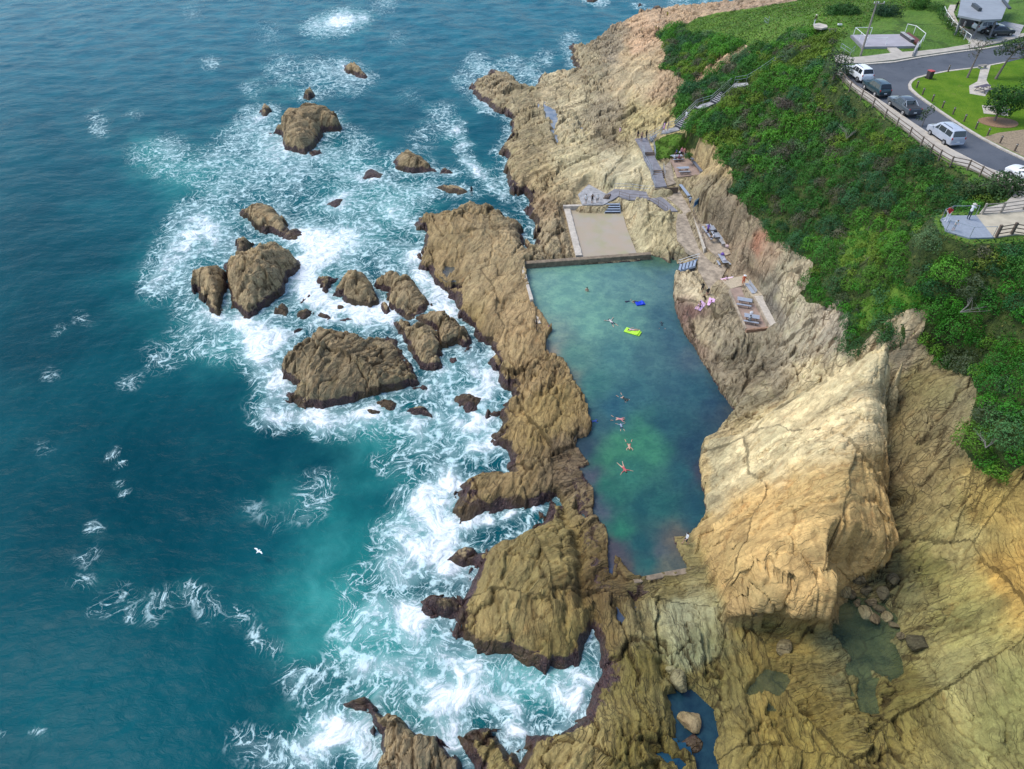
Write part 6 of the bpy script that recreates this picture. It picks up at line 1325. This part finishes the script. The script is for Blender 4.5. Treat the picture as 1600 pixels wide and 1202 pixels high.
car('four_wheel_drive', 1340, 122.5, an, (.78,.79,.80), 'white four-wheel drive parked first at the far end of the kerb')
car('four_wheel_drive', 1367, 145.5, an, (.018,.045,.055), 'dark teal four-wheel drive parked behind the white one', s=.97)
car('pickup', 1409.5, 173.5, an, (.065,.080,.095), 'dark grey double-cab pickup with covered tray')
car('van', 1473.5, 218.5, an, (.40,.43,.49), 'silver van parked alone below the pickup')
an5, _ = wdir((1620,292), (1560,268), 22)
car('hatchback', 1603, 282, an5, (.80,.81,.82), 'white car half cut off by the right edge of the photo', rails=False)
car('four_wheel_drive', 1541, 50, .15, (.62,.64,.66), 'white car with dark windows under the tree by the shelter', z=22.06)
car('hatchback', 1560, 55, .15, (.05,.055,.065), 'dark car behind the tree trunk next to the shelter path', z=22.06, rails=False)
# ============================================================ PEOPLE
def chain(d0, pts): return [Vector(p) for p in pts]
def pose(kind):
    """joint positions; x right, y forward, z up, 1.72 m tall standing"""
    J = dict(pel=(0,0,.96), sp=(0,.0,1.12), ch=(0,0,1.32), nk=(0,0,1.47), hd=(0,.02,1.585), tp=(0,.01,1.68))
    def arm(s, el, wr, ha): J['sh%d' % s] = (s * .17, 0, 1.41); J['el%d' % s] = el; J['wr%d' % s] = wr; J['ha%d' % s] = ha
    def leg(s, kn, an, to): J['hp%d' % s] = (s * .09, 0, .90); J['kn%d' % s] = kn; J['an%d' % s] = an; J['to%d' % s] = to
    for s in (1, -1):
        arm(s, (s * .23, -.03, 1.12), (s * .25, .06, .88), (s * .25, .09, .79)); leg(s, (s * .10, .02, .50), (s * .10, -.02, .09), (s * .11, .15, .035))
    if kind == 'walk':
        J['kn1'] = (.09,.16,.52); J['an1'] = (.09,.22,.11); J['to1'] = (.10,.38,.06); J['kn-1'] = (-.09,.02,.49); J['an-1'] = (-.09,-.26,.14); J['to-1'] = (-.1,-.12,.04)
        J['el1'] = (.23,-.14,1.15); J['wr1'] = (.24,-.12,.90); J['ha1'] = (.24,-.09,.81); J['el-1'] = (-.23,.08,1.14); J['wr-1'] = (-.22,.26,1.0); J['ha-1'] = (-.21,.34,.96)
    if kind == 'lean':
        for s in (1, -1): J['el%d' % s] = (s * .22,.18,1.2); J['wr%d' % s] = (s * .16,.40,1.12); J['ha%d' % s] = (s * .15,.48,1.10)
        J['sp'] = (0,.04,1.12); J['ch'] = (0,.12,1.30); J['nk'] = (0,.18,1.43); J['hd'] = (0,.24,1.53); J['tp'] = (0,.25,1.63)
        for s in (1, -1): J['sh%d' % s] = (s * .17,.14,1.38)
    if kind == 'photo':
        for s in (1, -1): J['el%d' % s] = (s * .24,.16,1.25); J['wr%d' % s] = (s * .12,.28,1.48); J['ha%d' % s] = (s * .07,.30,1.56)
    if kind in ('sit', 'sitground'):
        dz = -.42 if kind == 'sit' else -.80
        for k in list(J):
            if k[:2] in ('kn', 'an', 'to'): continue
            x, y, z = J[k]; J[k] = (x, y - .02, z + dz)
        for s in (1, -1):
            if kind == 'sit': J['kn%d' % s] = (s * .12,.40,.50); J['an%d' % s] = (s * .12,.42,.09); J['to%d' % s] = (s * .13,.58,.035); J['wr%d' % s] = (s * .20,.22,.62); J['ha%d' % s] = (s * .16,.30,.60); J['el%d' % s] = (s * .25,.02,.72)
            else: J['kn%d' % s] = (s * .13,.36,.38); J['an%d' % s] = (s * .12,.62,.08); J['to%d' % s] = (s * .13,.77,.05); J['el%d' % s] = (s * .25,-.12,.36); J['wr%d' % s] = (s * .26,-.24,.12); J['ha%d' % s] = (s * .27,-.30,.05)
    if kind in ('star', 'swim', 'back'):
        for s in (1, -1):
            if kind == 'star': J['el%d' % s] = (s * .42,.02,1.52); J['wr%d' % s] = (s * .62,.05,1.66); J['ha%d' % s] = (s * .69,.06,1.71); J['kn%d' % s] = (s * .19,.03,.52); J['an%d' % s] = (s * .30,0,.13); J['to%d' % s] = (s * .33,.05,0)
            if kind == 'swim': J['el%d' % s] = (s * .36,.06,1.56); J['wr%d' % s] = (s * .22,.10,1.80); J['ha%d' % s] = (s * .17,.11,1.88); J['kn%d' % s] = (s * .24,.10,.60); J['an%d' % s] = (s * .34,-.06,.26); J['to%d' % s] = (s * .42,-.08,.16)
            if kind == 'back': J['el%d' % s] = (s * .36,0,1.22); J['wr%d' % s] = (s * .46,.06,1.02); J['ha%d' % s] = (s * .5,.08,.94); J['kn%d' % s] = (s * .12,.08,.52); J['an%d' % s] = (s * .13,0,.12); J['to%d' % s] = (s * .15,.10,.03)
        if kind == 'back': J['el1'] = (.30,.02,1.62); J['wr1'] = (.26,.05,1.86); J['ha1'] = (.25,.06,1.95)
    return {k: Vector(v) for k, v in J.items()}
RAD = dict(pel=(.15,.11), sp=(.125,.095), ch=(.15,.11), nk=(.055,.06), hd=(.078,.095), tp=(.06,.075), sh=(.06,.06), el=(.042,.042), wr=(.028,.03), ha=(.036,.018), hp=(.09,.09), kn=(.058,.058), an=(.038,.04), to=(.042,.028))
EDG = [('pel','sp','t'),('sp','ch','t'),('ch','nk','t'),('nk','hd','h'),('hd','tp','h')] + sum([[('ch','sh%d' % s,'t'),('sh%d' % s,'el%d' % s,'u'),('el%d' % s,'wr%d' % s,'a'),('wr%d' % s,'ha%d' % s,'a'),('pel','hp%d' % s,'l'),('hp%d' % s,'kn%d' % s,'l'),('kn%d' % s,'an%d' % s,'c'),('an%d' % s,'to%d' % s,'f')] for s in (1, -1)], [])
_fig = {}
def figure_mesh(kind):
    if kind in _fig: return _fig[kind]
    J = pose(kind); names = ['pel'] + [k for k in J if k != 'pel']; me = bpy.data.meshes.new('skeleton')
    me.from_pydata([J[k] for k in names], [(names.index(a), names.index(b)) for a, b, _ in EDG], [])
    o = bpy.data.objects.new('skeleton', me); C.objects.link(o)
    md = o.modifiers.new('Skin', 'SKIN'); md.use_smooth_shade = True
    if not me.skin_vertices: me.attributes  # layer is created with the modifier in most builds
    if not me.skin_vertices:
        bm = bmesh.new(); bm.from_mesh(me); bm.verts.layers.skin.verify(); bm.to_mesh(me); bm.free()
    for i, k in enumerate(names):
        r = RAD[k.rstrip('-1') if k.rstrip('-1') in RAD else k[:2]] if k not in RAD else RAD[k]
        me.skin_vertices[0].data[i].radius = r; me.skin_vertices[0].data[i].use_root = (i == 0)
    sb = o.modifiers.new('Sub', 'SUBSURF'); sb.levels = 2; sb.render_levels = 2
    dg = bpy.context.evaluated_depsgraph_get(); ev = o.evaluated_get(dg); m2 = bpy.data.meshes.new_from_object(ev)
    V = [v.co.copy() for v in m2.vertices]; F = [tuple(p.vertices) for p in m2.polygons]
    bpy.data.objects.remove(o)
    # fingers and thumb: short bent chains rooted inside the palm
    mb = MB(); mb.v = [tuple(v) for v in V]; mb.f = F; mb.m = [0] * len(F)
    for s in (1, -1):
        w_, h = J['wr%d' % s], J['ha%d' % s]; d = (h - w_).normalized(); sd_ = d.cross(Vector((0, 1, 0))); sd_ = sd_.normalized() if sd_.length > .1 else Vector((1, 0, 0)); nn = d.cross(sd_).normalized()
        for i, l in enumerate((.070, .080, .075, .060)):
            r0 = h + sd_ * (.024 - .016 * i) - d * .01; k1 = r0 + d * l * .5; mb.tube([r0, k1, k1 + (d * .85 + nn * .5) * l * .5], [.0095, .0085, .006], 5)
        r0 = h - d * .045 + sd_ * .03; mb.tube([r0, r0 + sd_ * .03 + d * .025, r0 + sd_ * .038 + d * .06], [.011, .010, .007], 5)
    # face: nose, brow, ears
    hd = J['hd']; up = (J['tp'] - J['nk']).normalized(); fw = Vector((0, 1, 0)); fw = (fw - up * fw.dot(up)).normalized(); rt = fw.cross(up)
    c = hd; mb.tube([c + fw * .075 + up * .02, c + fw * .112 - up * .02, c + fw * .078 - up * .03], [.008, .014, .010], 6)
    for s in (1, -1):
        mb.tube([c + rt * s * .07 + up * .015, c + rt * s * .088 - up * .02], [.02, .012], 6)
    V = [Vector(v) for v in mb.v]; G = []
    segs = [(J[a], J[b], t) for a, b, t in EDG]
    for fc in mb.f:
        ct = sum((V[i] for i in fc), Vector()) / len(fc); best = None
        for a, b, t in segs:
            e = b - a; k = max(0, min(1, (ct - a).dot(e) / e.length_squared)); dd = (ct - a - e * k).length / {'t': 1.9, 'h': 1.3, 'l': 1.35, 'u': 1.0, 'a': .9, 'c': 1.0, 'f': .9}[t]
            if best is None or dd < best[0]: best = (dd, t)
        G.append(best[1])
    _fig[kind] = (mb.v, mb.f, G, J); return _fig[kind]
SKIN = (.48, .29, .20)
def cloth(c): return plain('fabric', c, .85, var=.12, scale=20)
HAIRC = {'d': (.03,.02,.015), 'b': (.16,.10,.05), 'g': (.35,.33,.30), 'k': (.015,.013,.012)}
def person(px, py, z, kind, face, label, top=None, legs=None, calf=None, shoes=None, hair='d', hat=None, skin=SKIN, s=1.0, up=0.0, arms=None, rot=None, group='people'):
    """top/legs/... None = bare skin"""
    v, f, G, J = figure_mesh(kind)
    mats = [plain('skin', skin, .55, var=.06, scale=15)]; idx = {}
    for key, cc in (('t', top), ('u', top), ('a', arms), ('l', legs), ('c', calf), ('f', shoes)):
        if cc is None: idx[key] = 0
        else: mats.append(cloth(cc)); idx[key] = len(mats) - 1
    idx['h'] = 0
    o = link_mesh('person', v, f, mats, smooth=True, mi=[idx[g] for g in G])
    o.location = W(px, py, z); o.location.z += up; o.scale = (s, s, s); o.rotation_euler = rot or (0, 0, R(face))
    tag(o, label, 'person', group)
    hd, tp = J['hd'], J['tp']; d = (tp - J['nk']).normalized(); M = Matrix.Translation(hd) @ d.to_track_quat('Z', 'Y').to_matrix().to_4x4()
    if hat: MB().lathe([(.19, .035), (.19, .05), (.105, .06), (.10, .12), (.06, .145)], n=14, M=M).build('hat', cloth(hat), o, smooth=True)
    else:
        mb = MB(); mb.lathe([(.088, -.02), (.100, .03), (.094, .075), (.065, .115), (.02, .128)], n=12, M=M @ Matrix.Translation((0, -.012, 0)))
        mb.build('hair', plain('hair', HAIRC[hair], .7), o, smooth=True)
    return o
WH, NV, BK, RD = (.72,.72,.72), (.02,.03,.06), (.012,.012,.014), (.45,.02,.03)
# lookout
person(1478,346,22,'lean',140,'person in a red top and white trousers leaning on the lookout railing', RD, WH, WH, WH, hair='b')
person(1512,343,22,'photo',-60,'person in a white shirt and navy trousers standing on the lookout deck', WH, NV, NV, (.1,.15,.3), hat=(.55,.5,.45))
person(1489,360,22,'lean',170,'child in pale clothes on the near edge of the lookout deck', (.6,.62,.66), (.35,.37,.4), hair='b', s=.72)
person(1272,40,21.9,'walk',30,'person in khaki top, white trousers and pale hat by the round viewing pad', (.14,.11,.05), WH, WH, WH, hat=(.65,.6,.5), arms=(.14,.11,.05))
person(1042,29,6.4,'stand',20,'person in yellow and black standing on the far headland rock', (.35,.33,.05), BK, hair='k')
person(1033,22,5.6,'walk',60,'angler in dark clothes at the seaward tip of the headland', BK, BK, BK, hair='d')
person(1024,52,8,'stand',0,'person with bare legs near the scrub edge on the orange headland rock', (.3,.22,.05), None, hair='d'); person(1028,53,8,'stand',40,'person in brown standing closest to the scrub on the headland rock', (.2,.14,.06), None, hair='b')
# by the paddling pool
person(915,319,2.85,'stand',180,'leftmost of the three people at the paddling pool, in a white top', WH, (.3,.28,.26), hair='b'); person(925,318.5,2.85,'photo',180,'middle of the three people at the paddling pool, all in black', BK, BK, hair='k'); person(933,318,2.85,'stand',160,'rightmost of the three people at the paddling pool, white top and dark skirt', WH, BK, hair='g')
person(838,516,2.35,'stand',270,'bather in black on the seaward rocks beside the pale concrete block', BK, BK, BK, hair='k')
person(857,514,1.7,'sitground',270,'child in purple sitting at the seaward pool edge', (.3,.12,.35), (.3,.12,.35), hair='b', s=.7)
person(737,306,2.4,'stand',200,'lone dark figure standing on the far tip of the rock spit', BK, NV, NV, hair='d')
person(1071,850,1.95,'walk',100,'person in white top and dark shorts on rocks at the near pool end', WH, NV, hair='d')
person(968,213,5.2,'stand',120,'person in pale pink standing beside the little far rock pool', (.6,.42,.5), None, hair='d')
# path and stairs
person(996,219,7.1,'walk',140,'person in a dark swimsuit at the left side of the path bend', BK, BK, hair='d'); person(1002,221,7.1,'stand',200,'person with bare shoulders in the middle of the path bend', None, (.05,.04,.12), hair='d'); person(1009,219,7.15,'walk',230,'person in dark clothes at the foot of the bent stair flight', BK, NV, NV, hair='k')
person(1037,206,8.7,'walk',90,'person in a pink top on the lower stair landing', (.65,.35,.55), (.65,.35,.55), hair='k'); person(1043,204,8.75,'stand',60,'person with bare shoulders beside the pink top on the landing', (.5,.3,.25), (.3,.3,.35), hair='b')
person(1071,189,9.9,'walk',-50,'person in white walking down the wide middle stair flight', WH, (.5,.45,.5), hair='b')
# terrace tables
person(1053,252,5.95,'sit',-80,'person in a pale top sitting at the near side of the crowded terrace table', (.5,.5,.55), NV, hair='d'); person(1060,252,5.95,'sit',-100,'person in maroon sitting at the right of the crowded terrace table', (.25,.04,.1), BK, hair='k')
person(1056,244,6.0,'sit',100,'person in dark blue on the far seat of the crowded terrace table', (.06,.08,.2), BK, hair='d'); person(1064,245,6.0,'stand',200,'person in a pink shirt standing behind the crowded terrace table', (.75,.32,.36), NV, hair='b'); person(1068,246,6.0,'walk',220,'person in salmon standing next to the long terrace bench', (.7,.3,.25), (.4,.3,.3), hair='d')
person(1077,322,4.2,'walk',200,'person in pale blue beside the blue information sign', (.45,.52,.62), NV, hair='k')
person(1105,366,4.1,'stand',150,'person in purple behind the low railing on the ledge', (.16,.08,.38), BK, hair='d'); person(1113,376,4.05,'sit',60,'person in black and white seated on the ledge', WH, BK, hair='k')
person(1170,506,4.2,'sit',20,'person in grey sitting at the near table of the picnic platform', (.3,.32,.34), BK, hair='d', up=0)
person(1160,447,4.35,'stand',180,'person in orange with a white hat at the far end of the picnic platform', (.62,.13,.05), (.62,.13,.05), hat=WH)
# rocks beside the pool
person(1096,458,3.3,'stand',150,'person in a black swimsuit standing furthest back on the poolside rocks', BK, BK, hair='b'); person(1104,466,3.2,'stand',200,'person in a dark swimsuit with light hair between the pink towels', BK, None, hair='g'); person(1099,470,3.1,'sitground',180,'person in black swimwear sitting in the middle of the poolside group', BK, BK, hair='b')
person(1093,480,3.15,'sitground',140,'person with bare shoulders sitting on the pink towel nearest the pool', None, BK, hair='d'); person(1110,478,3.25,'sitground',200,'person in pink sitting on the right-hand pink towel', (.55,.3,.45), None, hair='b')
person(1134,440,3.75,'sitground',120,'person in pale pink sitting on the towel next to the walkway', (.6,.4,.5), None, hair='d')
# up at the shelter
person(1492,18,22.1,'walk',200,'person in dark clothes leaving the shelter on the curved path', BK, BK, BK, hair='k'); person(1499,13,22.1,'walk',180,'person in grey next to the shelter roof corner', (.4,.4,.42), NV, NV, hair='d'); person(1505,44,22.0,'stand',180,'small child in white on the grass below the shelter roof', WH, WH, hair='b', s=.72)
# ---- swimmers: lying in the water surface
def swimmer(px, py, kind, heading, prone, label, top=None, legs=None, hair='d', s=1.0, dz=.0, skin=SKIN, arms=None, calf=None):
    """heading: direction of the head in degrees (world, from +X)"""
    h = R(heading); d = Vector((math.cos(h), math.sin(h), .05)).normalized(); up = Vector((0, 0, -1 if prone else 1)); f_ = (up - d * up.dot(d)).normalized(); r = f_.cross(d)
    M = Matrix((r, f_, d)).transposed()
    o = person(px, py, POOLZ, kind, 0, label, top, legs, calf, None, hair, None, skin, s, arms=arms, rot=M.to_euler(), group='swimmers in the pool')
    c = W(px, py, POOLZ); o.location = c - d * .98 * s + Vector((0, 0, .02 + dz)); return o
person(917,455,POOLZ,'stand',160,'swimmer standing chest deep near the far wall of the pool', None, NV, hair='k', up=-1.05, group='swimmers in the pool')
swimmer(982,471,'swim',200,True,'small dark swimmer close to the blue float',(.01,.02,.06),(.01,.02,.06),'k',.7,arms=(.01,.02,.06))
swimmer(996,473,'swim',170,True,'child in dark blue lying over the blue float',(.01,.02,.08),(.01,.02,.08),'k',.75,.1)
swimmer(956,504,'star',118,False,'pale swimmer on the back with arms raised, left of the lime mattress',(.5,.45,.42),NV,'d')
swimmer(989,518,'back',175,False,'person lying across the lime green mattress',(.55,.35,.4),None,'b',.9,.22)
swimmer(1034,508,'swim',85,True,'swimmer in a dark wetsuit near the right side of the pool',(.01,.035,.05),(.01,.035,.05),'k',1.0,-.05,arms=(.01,.035,.05),calf=(.01,.035,.05))
swimmer(974,622,'swim',-50,True,'swimmer with bare pale legs, first of the row above the green patch',(.02,.03,.03),None,'d',.95)
swimmer(966,655,'swim',-10,True,'swimmer in pink, second of the row above the green patch',(.5,.2,.2),None,'b')
swimmer(971,667,'star',95,True,'small swimmer just below the one in pink',(.25,.3,.4),NV,'d',.75)
swimmer(983,696,'swim',-92,True,'swimmer over the green patch with both arms spread forward',None,(.3,.12,.08),'b')
swimmer(974,731,'star',-70,True,'nearest swimmer, in red, over the lower green patch',(.45,.1,.1),None,'d')
swimmer(926,659,'swim',10,True,'swimmer in blue at the seaward edge of the pool',(.02,.06,.28),(.02,.06,.28),'k',.8,arms=(.02,.06,.28))
def mattress(px, py, rz, Ln, wd, col, label, n=6, name='air_mattress'):
    root = empty(name, W(px, py, POOLZ), rz, label, 'float'); mb = MB()
    for i in range(n):
        y = -wd / 2 + wd * (i + .5) / n; mb.tube([(-Ln / 2, y, .06), (-Ln / 2 + .06, y, .09), (Ln / 2 - .5, y, .09), (Ln / 2, y, .09)], [.05, wd / n * .56, wd / n * .56, wd / n * .5], 10)
    mb.build('mattress', plain('inflated vinyl', col, .35), root, smooth=True)
    MB().tube([(Ln / 2 - .28, -wd / 2, .17), (Ln / 2 - .28, wd / 2, .17)], .12, 10).build('pillow', plain('inflated vinyl', col, .35), root, smooth=True)
an, _ = wdir((977,516), (1000,523), POOLZ); mattress(988.5,519.5,an,2.05,.95,(.42,.78,.03),'lime green air mattress with a person lying on it')
mattress(1000,475,.2,1.2,.8,(.01,.05,.55),'round-edged deep blue float beside two dark swimmers',5,'swim_float')
# gull over the sea
gl = empty('seagull', W(404,862,1.2), R(55), 'white seagull gliding low over the dark water at left', 'bird'); gl.scale = (.75, .75, .75)
wm = plain('gull feathers', (.82,.83,.84), .7, var=.05)
gb = MB().tube([(-.34, 0, .02), (-.2, 0, .03), (0, 0, .03), (.16, 0, .05), (.24, 0, .09), (.31, 0, .08)], [.02, .07, .095, .07, .05, .02], 10); gb.build('body', wm, gl, smooth=True)
for s in (1, -1):
    v = [(.1, s * .05, .07), (.16, s * .36, .20), (.05, s * .72, .14), (-.06, s * .70, .13), (-.04, s * .34, .17), (-.14, s * .05, .06)]
    mb = MB(); n = len(v); f = [tuple(range(n)), tuple(range(2 * n - 1, n - 1, -1))] + [(i, n + i, n + (i + 1) % n, (i + 1) % n) for i in range(n)]; mb.add(v + [(a, b, c - .02) for a, b, c in v], f); mb.build('wing', plain('gull wing', (.7,.72,.74), .7), gl)
MB().tube([(.31, 0, .08), (.37, 0, .065)], [.014, .004], 6).build('beak', plain('beak', (.6,.35,.05), .5), gl)
